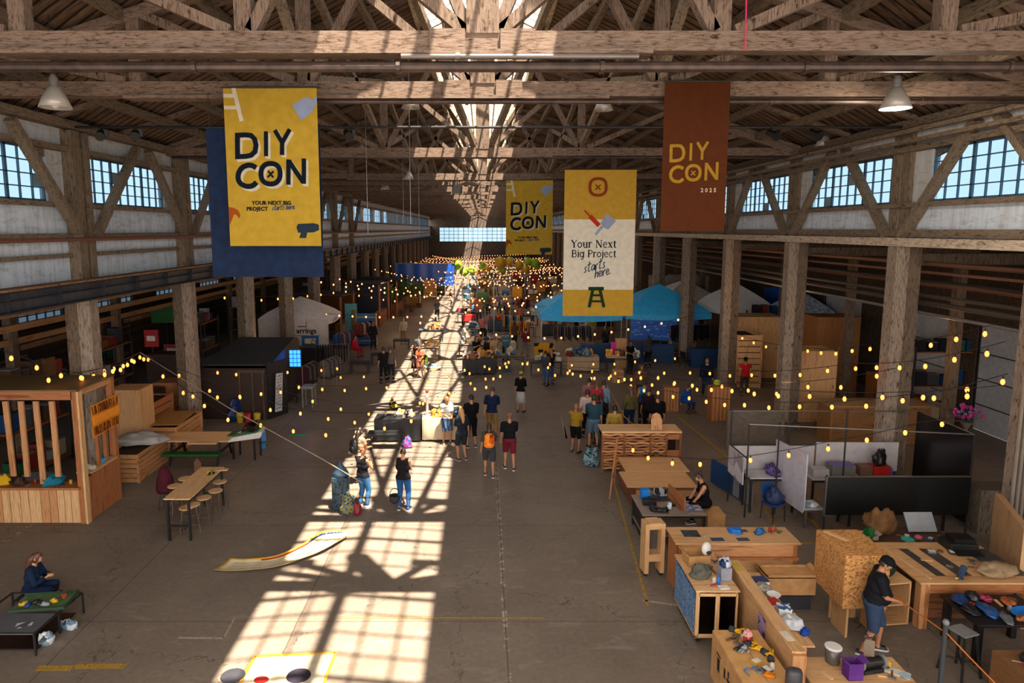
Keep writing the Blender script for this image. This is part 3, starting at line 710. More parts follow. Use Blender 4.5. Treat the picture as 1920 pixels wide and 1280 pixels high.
    for sx in (-1, 1):
        f = [x for x in SHP if x[0] == 'foot' + ('R' if sx < 0 else 'L')][0]
        a, c = f[1], f[2]; zb = min(a.z, c.z) - .036
        if pose != 'sit': zb = 0
        q = MB(); d = (c - a); d.z = 0; u = d.normalized(); r = V(u.y, -u.x, 0)
        out = [(-.06, -.038), (-.06, .038), (.06, .046), (.15, .052), (.205, .03), (.205, -.03), (.15, -.052), (.06, -.046)]
        for z0, z1, k0, k1 in ((0, .03, 1.0, 1.02), (.03, .075, 1.0, .78)):
            vs = [V(a.x, a.y, zb + z0) + u * (x * k0) + r * (y * k0) for x, y in out] + [V(a.x, a.y, zb + z1) + u * (x * (k1 if x > .1 else .95)) + r * (y * k1) for x, y in out]
            q.add(vs, [tuple(range(8))[::-1], tuple(range(8, 16))] + [(i, (i + 1) % 8, 8 + (i + 1) % 8, 8 + i) for i in range(8)], SH if z0 else mat('#c9c6c0' if near else shoe, rough=.5))
        q.build('shoe', t)
    # hair and headgear
    HM = mat(hair, 'wood', None, .5)
    if hs != 'bald':
        q = MB(); vs = []; nu, nv = 20, 10
        low = {'short': -.25, 'bun': -.2, 'long': -.5, 'pony': -.2, 'cap': -.25}.get(hs, -.25)
        for j in range(nv + 1):
            for i in range(nu):
                th_ = 2 * PI * i / nu; fr = math.cos(th_)      # 1 = face side
                l = low * PI / 2 if fr < -.1 else (.42 if fr > .55 else low * .5) * PI / 2 + (0 if fr > .55 else .1)
                if hs == 'long' and fr < .6: l = -.95
                ph = l + (PI / 2 - l) * j / nv
                vs.append(hc + HR @ V(math.cos(ph) * math.sin(th_) * .086, -math.cos(ph) * math.cos(th_) * .104 + .006, math.sin(ph) * .13 + .004))
        q.add(vs, [(j * nu + i, j * nu + (i + 1) % nu, (j + 1) * nu + (i + 1) % nu, (j + 1) * nu + i) for j in range(nv) for i in range(nu)], HM)
        if hs == 'long':
            q.tube([hc + HR @ V(0, .055, .04), hc + HR @ V(0, .085, -.08), tor(0, .10, 1.42), tor(0, .115, 1.33), tor(0, .11, 1.26)], [.07, .08, .066, .05, .02], HM, 10)
        if hs == 'bun': q.ball(hc + HR @ V(0, .1, .08), .045, HM)
        if hs == 'pony': q.tube([hc + HR @ V(0, .095, .06), hc + HR @ V(0, .15, .02), hc + HR @ V(0, .15, -.12)], [.025, .032, .012], HM, 8)
        q.build('hair', t, smooth=True)
    if hat or hs == 'cap':
        CM = mat(hat or '#15161a', 'fabric', rough=.8); q = MB()
        prof = [(.098, .03), (.10, .06), (.09, .105), (.06, .135), (.01, .145)]
        vs = [hc + HR @ V(r_ * math.sin(2 * PI * i / 16) * .92, -r_ * math.cos(2 * PI * i / 16) * 1.12, z_) for r_, z_ in prof for i in range(16)]
        q.add(vs, [(j * 16 + i, j * 16 + (i + 1) % 16, (j + 1) * 16 + (i + 1) % 16, (j + 1) * 16 + i) for j in range(4) for i in range(16)] + [tuple(range(16))[::-1], tuple(64 + i for i in range(16))], CM)
        q.sheet(lambda u, v: hc + HR @ V((u - .5) * .13 * (1 - .3 * v), -.09 - v * .065, .045 - .02 * v + .01 * math.sin(u * PI)), 6, 3, CM, .008)
        q.build('cap', t, smooth=True)
    if s != 1.0: t.scale = (s, s, s)
    return t
FACE = lambda d: math.radians(d)   # 0 faces the camera end, 180 faces down the hall, 90 faces right, -90 faces left
def who(px, py, deg, label, **k): return person(G(px, py), FACE(deg), label, **k)
def backpack(pt, deg, h, label, m, w=.3):
    z = h * .72; a = FACE(deg); back = Vector((-math.sin(a) * -1, math.cos(a), 0)) * .0
    d = Vector((math.sin(a), -math.cos(a), 0))      # facing
    c = Vector((pt.x, pt.y, 0)) - d * .21
    t = thing('backpack', label, 'backpack', (c.x, c.y, z), a)
    q = MB(); q.lathe([(.1, -.22), (.15, -.18), (.155, 0), (.14, .14), (.07, .21)], (0, 0, 0), m, 12, .62); q.build('bag', t, smooth=True)
    q = MB(); q.lathe([(.07, -.16), (.10, -.12), (.10, -.02), (.06, .02)], (0, .07, 0), m, 10, .5); q.build('pocket', t, smooth=True)
    for s in (-1, 1): MB().tube([(s * .09, -.05, .17), (s * .12, -.19, .22), (s * .12, -.34, .05), (s * .11, -.28, -.15), (s * .1, -.07, -.18)], .014, DGREY, 6).build('strap', t)
from mathutils import noise
# =============== BANNERS ===============
SCR = {'s': [[(0, .02), (.33, .05), (.42, .3), (.2, .62), (.32, .95), (.52, .85)]], 't': [[(.34, 1.8), (.16, .3), (.28, 0), (.5, .12)], [(-.08, 1.2), (.66, 1.32)]],
       'a': [[(.66, .85), (.35, 1), (.05, .6), (.1, .08), (.4, .15), (.66, .85), (.6, .12), (.82, .08)]], 'r': [[(0, 1), (.1, 0), (.17, .6), (.42, 1), (.6, .88)]],
       'h': [[(.12, 2), (0, 0), (.12, .6), (.42, .95), (.52, .7), (.46, .1), (.68, .06)]], 'e': [[(.05, .45), (.45, .58), (.45, .92), (.2, 1), (.02, .55), (.15, .06), (.45, .06), (.66, .3)]],
       '.': [[(.1, 0), (.16, .08)]], ' ': []}
def script(txt, sl=.3):
    x = 0; out = []
    for c in txt:
        for st in SCR[c]: out.append([(x + a + b * sl, b) for a, b in (smooth_line(st, 4) if len(st) > 2 else st)])
        x += .72 if c != ' ' else .6
    return out, x
def ell(cx, cy, rx, ry, n=28, p=2.0, a0=0, a1=360):
    o = []
    for k in range(n + (0 if a1 - a0 == 360 else 1)):
        t = math.radians(a0 + (a1 - a0) * k / n); c, s_ = math.cos(t), math.sin(t)
        o.append((cx + rx * math.copysign(abs(c) ** (2 / p), c), cy + ry * math.copysign(abs(s_) ** (2 / p), s_)))
    return o
def diycon():
    D = [(138, 496), (137, 425), (137, 356), (190, 353), (228, 357), (252, 382), (261, 420), (254, 462), (228, 486), (190, 494)]
    C = smooth_line([(262, 570), (236, 555), (205, 552), (168, 568), (145, 602), (142, 645), (164, 678), (204, 692), (240, 686), (264, 664)], 3)
    L = [(D, 33, True), ([(327, 330), (328, 410), (328, 493)], 28, False), ([(386, 322), (411, 362), (437, 404)], 29, False), ([(488, 317), (462, 360), (437, 404)], 29, False), ([(437, 398), (436, 440), (436, 485)], 29, False),
         (C, 34, False), (ell(359, 608, 65, 68, 28, 2.3), 33, True), ([(480, 514), (480, 600), (480, 681)], 30, False), ([(481, 522), (532, 596), (584, 668)], 32, False), ([(584, 508), (585, 590), (585, 675)], 30, False)]
    X = [([(341, 589), (378, 633)], 13, False), ([(379, 591), (339, 631)], 13, False)]
    return L, X
INK = mat('#050f1b', 'fabric', rough=.8); CREAM = mat('#b4ac96', 'fabric', rough=.8); BYEL = mat('#a4862b', 'fabric', '#967a25', .8)
class Banner:
    def __init__(s, name, label, tl, br, m, amp=.015, seed=0):
        s.W = br.x - tl.x; s.H = tl.z - br.z; s.amp = amp; s.ph = seed; s.parts = {}; s.cur = 'print'
        s.t = thing(name, label, 'banner', (tl.x, tl.y, tl.z)); s.m = m
    @property
    def art(s): return s.parts.setdefault(s.cur, MB())
    def y(s, x, z): return s.amp * math.sin(x / s.W * 5.2 + s.ph + z * .35) * (.4 + .6 * min(1, -z / s.H))
    def p(s, u, v, off): x = u * s.W; z = -v * s.W; return (x, s.y(x, z) - off, z)
    def stroke(s, pts, w, m, off=.012, closed=False):
        vs, fs = stroke2d(pts, w, closed); s.art.add([s.p(a, b, off) for a, b in vs], fs, m)
    def poly(s, pts, m, off=.012): s.art.add([s.p(a, b, off) for a, b in pts], [tuple(range(len(pts)))], m)
    def text(s, txt, cu, cv, size, m, bold=0, off=.012, rot=0):
        vs, fs = text2d(txt, size, bold); c, n = math.cos(rot), math.sin(rot)
        s.art.add([s.p(cu + a * c - b * n, cv - (a * n + b * c), off) for a, b in vs], fs, m)
    def scr(s, txt, cu, cv, size, w, m, rot=0, off=.012):
        L, tw = script(txt); c, n = math.cos(rot), math.sin(rot)
        for st in L: s.stroke([(cu + ((a - tw / 2) * c - b * n) * size, cv - ((a - tw / 2) * n + b * c) * size) for a, b in st], w, m, off)
    def rect(s, v0, v1, m, off=.004):
        s.art.sheet(lambda a, b: s.p(a, v0 + (v1 - v0) * b, off), 14, 6, m, .003)
    def done(s, cords=None, bar=True):
        q = MB().sheet(lambda a, b: (a * s.W, s.y(a * s.W, -b * s.H), -b * s.H), 28, 20, s.m, .004); q.build('cloth', s.t, smooth=False)
        for n_, q_ in s.parts.items():
            if q_.f: q_.build(n_, s.t)
        if bar: MB().tube([(-.03, 0, .01), (s.W + .03, 0, .01)], .016, IRON, 8).build('hanging_bar', s.t)
        if cords:
            for x in (.08, s.W - .08): MB().tube([(x, 0, .01), (x, 0, cords)], .006, DGREY, 5).build('cord', s.t)
        return s.t
def yellow_art(b):
    Z = lambda x, y: ((x - (40 + 45 * (y - 50) / 995)) / 622 , (y - 50) / 622)
    L, X = diycon(); k = 1 / 622; b.cur = 'lettering'
    for d in (6, 11, 16):
        for pts, w, c in L: b.stroke([Z(x + d, y + d) for x, y in pts], w * k, CREAM, .010, c)
    for pts, w, c in L: b.stroke([Z(x, y) for x, y in pts], w * k, INK, .016, c)
    for pts, w, c in X: b.stroke([Z(x, y) for x, y in pts], w * k, INK, .016, c)
    b.cur = 'ladder_print'
    for pts, w in (([(110, 50), (138, 157), (165, 264)], 28), ([(44, 100), (122, 100)], 26), ([(48, 176), (140, 176)], 24)): b.stroke([Z(*p) for p in pts], w * k, mat('#b9b29c', 'fabric', rough=.8), .012)
    b.cur = 'brush_print'; b.poly([Z(*p) for p in [(500, 160), (592, 107), (636, 124), (664, 102), (668, 152), (652, 165), (638, 205), (562, 260)]], mat('#7f8ba6', 'fabric', rough=.8))
    HB = mat('#86400f', 'fabric', rough=.8)
    b.cur = 'hammer_print'; b.poly([Z(*p) for p in [(77, 830), (112, 834), (140, 852), (155, 880), (149, 905), (126, 880), (78, 880)]], HB); b.poly([Z(*p) for p in [(78, 880), (112, 878), (84, 955)]], HB)
    DR = mat('#1d2c38', 'fabric', rough=.8)
    b.cur = 'drill_print'; b.poly([Z(*p) for p in [(537, 965), (547, 943), (655, 938), (690, 948), (692, 984), (655, 1000), (548, 1002)]], DR); b.poly([Z(*p) for p in [(568, 1000), (612, 1000), (603, 1038), (557, 1038)]], DR)
    b.cur = 'tagline'; b.text('YOUR NEXT BIG', *Z(366, 803), 36 * k, INK, .0022); b.text('PROJECT', *Z(268, 843), 36 * k, INK, .0022)
    b.scr('starts here.', *Z(452, 846), 20 * k, 4.5 * k, mat('#27405e', 'fabric', rough=.8), math.radians(3))
b = Banner('navy_banner', 'plain navy blue banner hanging directly behind the large yellow one', P(385, 240, 12.95), P(608, 519, 12.95), mat('#162644', 'fabric', '#111d35', .75), .03, 1); b.done(9.8 - P(385, 240, 12.95).z + .01)
b = Banner('event_banner', 'largest yellow DIY CON banner with navy letters, hanging at upper left', P(418, 165, 12.5), P(603, 461, 12.5), BYEL, .015); yellow_art(b); b.done(.1)
b = Banner('event_banner', 'small yellow DIY CON banner hanging farther back near mid hall', P(949, 338, 27.0), P(1035, 477, 27.0), BYEL, .03); yellow_art(b); b.done(2.4)
b = Banner('event_banner', 'brown banner with mustard DIY CON 2025 lettering, upper right', P(1247, 153, 12.9), P(1357, 433, 12.9), mat('#4a230d', 'fabric', '#42200c', .85), .01)
L, X = diycon(); k = .177 / 110; Zb = lambda x, y: ((x - 120) * k + .10, (y - 337) * k + .925); MU = mat('#8f6c1c', 'fabric', rough=.8)
b.cur = 'lettering'
for pts, w_, c in L + X: b.stroke([Zb(x, y) for x, y in pts], w_ * k * .9, MU, .012, c)
b.text('2 0 2 5', .73, 1.63, .085, mat('#b7a98d', rough=.8), .002); b.done(.05)
# yellow and cream banner with the stool
tl, br = P(1059, 318, 21.4), P(1186, 592, 21.4)
b = Banner('event_banner', 'tall yellow and cream banner reading Your Next Big Project starts here, with a green stool', tl, br, mat('#a9852f', 'fabric', '#9e7b2b', .85), .008)
k = 1 / 127.5; Zc = lambda x, y: ((x - 1059) * k, (y - 318) * k)
BR = mat('#7a3210', rough=.8); b.cur = 'cream_band'; b.rect(*(Zc(0, y)[1] for y in (405, 531)), mat('#c9c1b2', 'fabric', rough=.85))
b.cur = 'emblem'; b.stroke([Zc(x, y) for x, y in ell(1118.5, 348, 14.5, 14.5, 24, 2.6)], 5.2 * k, BR, closed=True)
for pts in ([(1114, 344), (1123, 353)], [(1123, 344), (1114, 353)]): b.stroke([Zc(*p) for p in pts], 2.6 * k, BR)
b.cur = 'screwdriver_print'; b.stroke([Zc(*p) for p in ((1095, 389), (1100, 394), (1106, 400))], 2.8 * k, mat('#9c2a16', rough=.8), .016); b.stroke([Zc(*p) for p in ((1105, 399), (1112, 406), (1122, 416))], 8 * k, mat('#a42d17', rough=.8), .016)
b.cur = 'brush_print'; b.poly([Zc(*p) for p in ((1136, 395), (1152, 408), (1138, 423), (1131, 420), (1124, 411))], mat('#8790ad', rough=.8), .016); b.stroke([Zc(*p) for p in ((1128, 417), (1122, 424), (1116, 432))], 5 * k, mat('#8790ad', rough=.8), .016)
# serif lettering, drawn stroke by stroke: stems, hairlines and serifs
SER = {'Y': (1.0, [('t', (.15, 1.4), (.5, .75)), ('n', (.85, 1.4), (.5, .75)), ('t', (.5, .75), (.5, 0))], [(.15, 1.4), (.85, 1.4), (.5, 0)]),
       'o': (.8, ['o'], []), 'u': (.85, [('t', (.2, 1), (.2, .3)), ('c', [(.2, .3), (.28, .05), (.48, 0), (.66, .2)]), ('t', (.66, 1), (.66, 0))], [(.12, 1), (.6, 1), (.75, 0)]),
       'r': (.65, [('t', (.2, 1), (.2, 0)), ('c', [(.2, .6), (.32, .9), (.5, 1), (.6, .88)])], [(.12, 1), (.22, 0)]),
       'N': (1.15, [('n', (.18, 1.4), (.18, 0)), ('t', (.18, 1.4), (.9, 0)), ('n', (.9, 1.4), (.9, 0))], [(.15, 1.4), (.18, 0), (.9, 1.4)]),
       'e': (.75, [('n', (.12, .55), (.6, .55)), ('c', [(.6, .55), (.55, .9), (.36, 1), (.14, .8), (.1, .45), (.22, .08), (.42, 0), (.62, .18)])], []),
       'x': (.8, [('t', (.15, 1), (.62, 0)), ('n', (.62, 1), (.15, 0))], [(.15, 1), (.62, 1), (.15, 0), (.62, 0)]), 't': (.55, [('t', (.25, 1.3), (.25, .12)), ('n', (.05, 1), (.48, 1)), ('c', [(.25, .15), (.34, 0), (.5, .1)])], []),
       'B': (.95, [('t', (.2, 1.4), (.2, 0)), ('c', [(.2, 1.38), (.6, 1.36), (.74, 1.08), (.6, .78), (.2, .74)]), ('c', [(.2, .74), (.66, .72), (.82, .38), (.64, .04), (.2, .02)])], [(.2, 1.4), (.2, 0)]),
       'i': (.4, [('t', (.2, 1), (.2, 0)), ('t', (.2, 1.42), (.2, 1.28))], [(.12, 1), (.2, 0)]), 'g': (.8, ['o', ('t', (.64, 1), (.64, -.1)), ('c', [(.64, -.1), (.5, -.42), (.2, -.38)])], [(.7, 1)]),
       'P': (.85, [('t', (.2, 1.4), (.2, 0)), ('c', [(.2, 1.38), (.6, 1.36), (.76, 1.05), (.6, .72), (.2, .68)])], [(.2, 1.4), (.2, 0)]), 'j': (.4, [('t', (.22, 1), (.2, -.2)), ('c', [(.2, -.2), (.1, -.42), (-.08, -.36)]), ('t', (.22, 1.42), (.22, 1.28))], [(.12, 1)]),
       'c': (.72, [('c', [(.6, .82), (.4, 1), (.16, .84), (.1, .45), (.24, .06), (.44, 0), (.62, .18)])], []), ' ': (.5, [], [])}
def serif(b, txt, x0, y0, sz, m):
    x = x0
    for ch in txt:
        w_, st, se = SER[ch]
        q = lambda p: Zc(x + p[0] * sz, y0 - p[1] * sz * .8)
        for e in st:
            if e == 'o': b.stroke([q(p) for p in ell(.38, .5, .29, .46, 16)], .15 * sz * k, m, closed=True)
            elif e[0] == 'c': b.stroke([q(p) for p in smooth_line(e[1], 3)], .13 * sz * k, m)
            else: b.stroke([q(e[1]), q(e[2])], (.2 if e[0] == 't' else .1) * sz * k, m)
        for p in se: b.stroke([q((p[0] - .16, p[1])), q((p[0] + .16, p[1]))], .075 * sz * k, m)
        x += w_ * sz
b.cur = 'lettering'; serif(b, 'Your Next', 1072, 455, 11.6, INK); serif(b, 'Big Project', 1073, 472, 11.0, INK)
b.scr('starts', *Zc(1116, 495), 9.5 * k, 1.7 * k, mat('#22344a', rough=.8), math.radians(14)); b.scr('here.', *Zc(1133, 505), 9.5 * k, 1.7 * k, mat('#22344a', rough=.8), math.radians(14))
SG = mat('#15301a', rough=.8); b.cur = 'stool_print'
for pts, w_ in (([(1105, 529), (1133, 529)], 6.5), ([(1113, 531), (1107, 563)], 5.6), ([(1126, 531), (1134, 563)], 5.6), ([(1111, 541), (1128, 541)], 4), ([(1110, 552), (1131, 552)], 4)): b.stroke([Zc(*p) for p in pts], w_ * k, SG, .018)
b.done(1.6)

# =============== LAMPS AND ROOF FITTINGS ===============
def bell(px, py, Y, label, lit=False, group=None, drop=None):
    p = P(px, py, Y); t = thing('high_bay_lamp', label, 'lamp', p, 0, group)
    SH_ = mat('#c9c4bd', 'glass') if False else mat('#b5afa8', rough=.3, metal=.2)
    MB().lathe([(.05, .22), (.10, .2), (.2, .02), (.27, -.16), (.26, -.16), (.19, .02), (.09, .18)], (0, 0, 0), SH_, 20).build('lamp_shade', t, smooth=True)
    MB().lathe([(.06, .2), (.075, .26), (.07, .36), (.04, .42)], (0, 0, 0), GREY, 12).build('housing', t)
    MB().ball((0, 0, -.05), (.09, .09, .12), mat('#fff2d8', 'glow', emit=60) if lit else mat('#d9d6d0', rough=.2), 12, 8).build('bulb', t, smooth=True)
    if lit: MB().lathe([(.02, -.14), (.245, -.145), (.245, -.15), (.02, -.15)], (0, 0, 0), mat('#fff2d8', 'glow', emit=30), 20).build('diffuser', t)
    zr = roofz(p.x) - .15
    MB().tube([(0, 0, .4), (0, 0, zr - p.z)], .012, IRON, 6).build('stem', t)
    return t
bell(1680, 187, 12.6, 'lit high bay lamp glowing at upper right', True)
bell(103, 185, 12.3, 'unlit glass high bay lamp at upper left')
bell(770, 192, 19.5, 'unlit high bay lamp left of the skylight behind the second truss'); bell(1132, 196, 19.5, 'unlit high bay lamp right of the skylight behind the second truss')
bell(678, 284, 26, 'unlit high bay lamp beside the left of the third truss'); bell(766, 330, 33, 'small unlit high bay lamp just below the fourth truss'); bell(1545, 265, 22.0, 'unlit pale lamp near the right eave')
bell(722, 350, 40, 'distant unlit high bay lamp left of centre')
p = P(1680, 187, 12.6); l = bpy.data.lights.new('lamp_light', 'POINT'); l.energy = 260; l.color = (1, .86, .66); l.shadow_soft_size = .2; lo = bpy.data.objects.new('lamp_light', l); COL.objects.link(lo); lo.location = p + Vector((0, 0, -.3))
for px, lb in ((190, 'far left'), (255, 'second from left'), (652, 'left of the skylight'), (1445, 'right of the brown banner'), (1524, 'before the right eave'), (1778, 'far right')):
    p = P(px, 246, 17.8); t = thing('spotlight', 'black theatre spotlight on the thin pipe, ' + lb, 'spotlight', (p.x, 17.75, 9.93), .4)
    MB().tube([(0, 0, .04), (0, 0, -.12)], .015, BLACK).build('yoke', t)
    MB().tube([(0, .12, -.12), (0, -.05, -.2), (0, -.2, -.27)], [.09, .1, .12], BLACK, 10).build('spot_body', t); MB().box((.14, -.02, -.16), (.08, .2, .16), BLACK).build('ballast', t)
p = P(857, 355, 33.8); t = thing('loudspeaker', 'black loudspeaker cluster hanging from the fourth truss', 'speaker', (p.x, 33.9, p.z)); MB().box((0, 0, 0), (.5, .35, .4), BLACK).build('cabinet', t); MB().box((0, 0, .35), (.06, .06, .5), IRON).build('bracket', t)
for px, py0, py1, Y in ((690, 260, 440, 22), (770, 190, 420, 20), (786, 340, 440, 30), (757, 350, 430, 31)):
    a = P(px, py1, Y); tag(MB().tube([(a.x, Y, a.z), (a.x, Y, roofz(a.x) - .2)], .008, STEEL, 5).build('drop_cable'), 'thin pale drop cable hanging from the roof left of the skylight', 'cable', 'thin drop cables')
tag(MB().tube([P(1397, 95, 9.8), Vector((P(1395, -30, 9.8).x, 9.8, roofz(3.9) - .1))], .012, mat('#c01f5a', rough=.5), 6).build('pink_rope'), 'bright pink cord hanging at the top right of the nearest truss', 'cord')

# =============== BUILDING BLOCKS FOR FURNITURE ===============
def table(name, label, c, dims, top, leg, rz=0, group=None, cat='table', lt=.05, shelf=False, cloth=None, th=.03):
    w_, d_, h_ = dims; t = thing(name, label, cat, (c[0], c[1], 0), rz, group)
    MB().box((0, 0, h_ - th / 2), (w_, d_, th), top).build('tabletop', t, bevel=.004)
    for sx in (-1, 1):
        for sy in (-1, 1): MB().box((sx * (w_ / 2 - lt), sy * (d_ / 2 - lt), (h_ - th) / 2), (lt, lt, h_ - th), leg).build('leg', t)
    q = MB()
    for sy in (-1, 1): q.box((0, sy * (d_ / 2 - lt), h_ - th - .035), (w_ - 2 * lt, .02, .07), leg)
    q.build('apron', t)
    if shelf: MB().box((0, 0, .22), (w_ - .06, d_ - .06, .02), top).build('shelf', t)
    if cloth:
        q = MB(); q.box((0, 0, h_ + .004), (w_ + .03, d_ + .03, .008), cloth)
        for sy in (-1, 1):
            q.sheet(lambda u, v, sy=sy: ((u - .5) * (w_ + .03), sy * (d_ / 2 + .02 + .02 * math.sin(u * 23) * v), h_ - v * (h_ - .06)), 24, 4, cloth, .006)
        for sx in (-1, 1):
            q.sheet(lambda u, v, sx=sx: (sx * (w_ / 2 + .02 + .02 * math.sin(u * 17) * v), (u - .5) * (d_ + .03), h_ - v * (h_ - .06)), 14, 4, cloth, .006)
        q.build('table_cover', t)
    return t
def cloth_heap(name, label, cat, c, r, m, group=None, seed=1):
    rr = random.Random(seed); q = MB(); q.ball((0, 0, 0), (1, 1, 1), m, 22, 13); so_ = Vector((seed * 1.7, seed * .9, seed * 2.3))
    vs = []
    for x, y, z in q.v:
        d = Vector((x, y, z)); k = 1 + .42 * noise.noise(d * 1.6 + so_) + .34 * abs(noise.noise(d * 4.1 + so_)) - .12
        zz = max(0.0, (z * .62 + .38) * k)
        vs.append((x * k * r[0] * (1.15 - .25 * zz), y * k * r[1] * (1.15 - .25 * zz), zz * r[2] * 1.9))
    q.v = vs
    return tag(q.build(name, smooth=True, loc=c, rz=rr.uniform(0, 3)), label, cat, group)
def bx(name, label, cat, c, d, m, rz=0, lid=None, group=None, bevel=.004):     # closed box with a lid or flap standing at c (its base)
    q = MB().box((0, 0, d[2] / 2), d, m)
    if lid: q.box((0, 0, d[2] + .006), (d[0] + .01, d[1] + .01, .014), lid)
    return tag(q.build(name, loc=c, rz=rz, bevel=bevel), label, cat, group)
def open_box(name, label, cat, c, d, m, rz=0, group=None, t_=.012):
    w_, e, h_ = d; q = MB().box((0, 0, t_ / 2), (w_, e, t_), m)
    for s in (-1, 1): q.box((s * (w_ - t_) / 2, 0, h_ / 2), (t_, e, h_), m).box((0, s * (e - t_) / 2, h_ / 2), (w_ - 2 * t_, t_, h_), m)
    for s in (-1, 1): q.beam((s * w_ / 2, 0, h_), (s * (w_ / 2 + .07), 0, h_ + .05), e * .95, t_, m, (0, 0, 1))
    return tag(q.build(name, loc=c, rz=rz), label, cat, group)
def bottle(name, label, c, r, h, m, group=None, cat='bottle'):
    return tag(MB().lathe([(r * .9, 0), (r, .02 * h), (r, .62 * h), (r * .38, .8 * h), (r * .36, .96 * h), (r * .42, .97 * h), (r * .42, h)], (0, 0, 0), m, 10).build(name, smooth=True, loc=c), label, cat, group)
def stool_round(label, c, h=.72, group=None, name='bar_stool'):
    t = thing(name, label, 'stool', (c[0], c[1], 0), random.uniform(0, 1.5), group)
    MB().lathe([(.15, h - .03), (.17, h - .02), (.17, h), (.15, h + .005)], (0, 0, 0), W_PINE('x'), 20).build('seat', t)
    for k in range(4):
        a = PI / 4 + k * PI / 2; MB().tube([(.10 * math.cos(a), .10 * math.sin(a), h - .03), (.2 * math.cos(a), .2 * math.sin(a), 0)], .012, mat('#6b5d50', rough=.4, metal=.5), 6).build('leg', t)
    for z, r in ((.25, .165), (.48, .135)): MB().tube([(r * math.cos(i * PI / 8), r * math.sin(i * PI / 8), z) for i in range(17)], .008, mat('#6b5d50', rough=.4, metal=.5), 5).build('footring', t)
    return t
def slat_box(name, label, c, d, m, rz=0, nh=6, group=None, cat='crate', post=None):
    w_, e, h_ = d; t = thing(name, label, cat, (c[0], c[1], c[2] if len(c) > 2 else 0), rz, group); rr = random.Random(int(abs(c[0] * 31 + c[1] * 7)))
    q = MB()
    for i in range(nh):
        z = (i + .5) * h_ / nh; hh = h_ / nh * .86
        for s in (-1, 1): q.box((0, s * e / 2, z), (w_, .02, hh), m, (0, rr.uniform(-.01, .01), 0)); q.box((s * w_ / 2, 0, z), (.02, e, hh), m, (rr.uniform(-.01, .01), 0, 0))
    q.build('slats', t); q = MB()
    for sx in (-1, 1):
        for sy in (-1, 1): MB().box((sx * (w_ / 2 + .02), sy * (e / 2 + .02), h_ / 2), (.06, .06, h_), post or m).build('corner_post', t)
    MB().box((0, 0, h_ * .5), (w_ - .06, e - .06, h_ * .9), mat('#3a2a1c', rough=.9)).build('contents', t)
    return t
def plybox(name, label, c, d, m, rz=0, cat='crate', group=None, doors=0, trimm=None):
    w_, e, h_ = d; z0 = c[2] if len(c) > 2 else 0
    t = thing(name, label, cat, (c[0], c[1], z0), rz, group)
    MB().box((0, 0, h_ / 2), d, m).build('carcass', t, bevel=.006)
    q = MB(); tm = trimm or m
    for sx in (-1, 1): q.box((sx * (w_ / 2 - .04), -e / 2 - .008, h_ / 2), (.08, .016, h_), tm)
    for z in (.04, h_ - .04): q.box((0, -e / 2 - .008, z), (w_ - .16, .016, .08), tm)
    q.build('edge_battens', t)
    for i in range(doors):
        x = -w_ / 2 + w_ * (i + .5) / doors; o = MB().box((x, -e / 2 - .012, h_ / 2), (w_ / doors - .2 / doors, .02, h_ - .18), m).build('door', t)
        MB().box((x + w_ / doors * .36, -e / 2 - .03, h_ / 2), (.02, .02, .12), IRON).build('handle', o)
    return t
def canopy(label, x0, x1, y0, y1, ze, zp, m, legm=STEEL, val=.28, wall=None, group=None):
    cx, cy_ = (x0 + x1) / 2, (y0 + y1) / 2; hx, hy = (x1 - x0) / 2, (y1 - y0) / 2
    t = thing('canopy_tent', label, 'tent', (cx, cy_, 0), 0, group)
    q = MB()
    cs = [(-hx, -hy), (hx, -hy), (hx, hy), (-hx, hy)]
    for i in range(4):
        a, b_ = cs[i], cs[(i + 1) % 4]
        q.sheet(lambda u, v, a=a, b_=b_: ((a[0] + (b_[0] - a[0]) * u) * (1 - v), (a[1] + (b_[1] - a[1]) * u) * (1 - v), ze + (zp - ze) * (v ** .82) - .10 * math.sin(u * PI) * (1 - v)), 8, 6, m, .01)
        q.sheet(lambda u, v, a=a, b_=b_: (a[0] + (b_[0] - a[0]) * u, a[1] + (b_[1] - a[1]) * u, ze - .1 * math.sin(u * PI) - v * val), 8, 2, m, .01)
    q.build('roof', t, smooth=False)
    for a in cs: MB().box((a[0] * .985, a[1] * .985, ze / 2), (.05, .05, ze), legm).build('pole', t)
    return t
def chair(label, c, rz, m, group=None, h=.45, name='chair'):
    t = thing(name, label, 'chair', (c[0], c[1], 0), rz, group)
    MB().box((0, 0, h), (.42, .42, .04), m).build('seat', t, bevel=.01); MB().box((0, .2, h + .27), (.42, .03, .4), m, (-.15, 0, 0)).build('backrest', t, bevel=.01)
    for sx in (-1, 1):
        for sy in (-1, 1): MB().tube([(sx * .18, sy * .18, h), (sx * .2, sy * .2, 0)], .014, IRON, 6).build('leg', t)
    return t
def metal_stool(label, c, h=.77, m=GREY, group=None):
    t = thing('metal_stool', label, 'stool', (c[0], c[1], 0), .3, group)
    MB().box((0, 0, h - .015), (.32, .32, .03), m).build('seat', t, bevel=.01)
    for sx in (-1, 1):
        for sy in (-1, 1): MB().beam((sx * .13, sy * .13, h - .03), (sx * .21, sy * .21, 0), .04, .025, IRON).build('leg', t)
    q = MB(); 
    for a, b_ in (((-1, -1), (1, 1)), ((1, -1), (-1, 1))): q.beam((a[0] * .18, a[1] * .18, .25), (b_[0] * .18, b_[1] * .18, .25), .02, .02, IRON)
    q.build('brace', t); return t
# =============== LOWER RIGHT WORKSHOP ===============
V3 = Vector
OSB = mat('#b98652', 'osb', '#8f5f33', .75, scale=1.0)
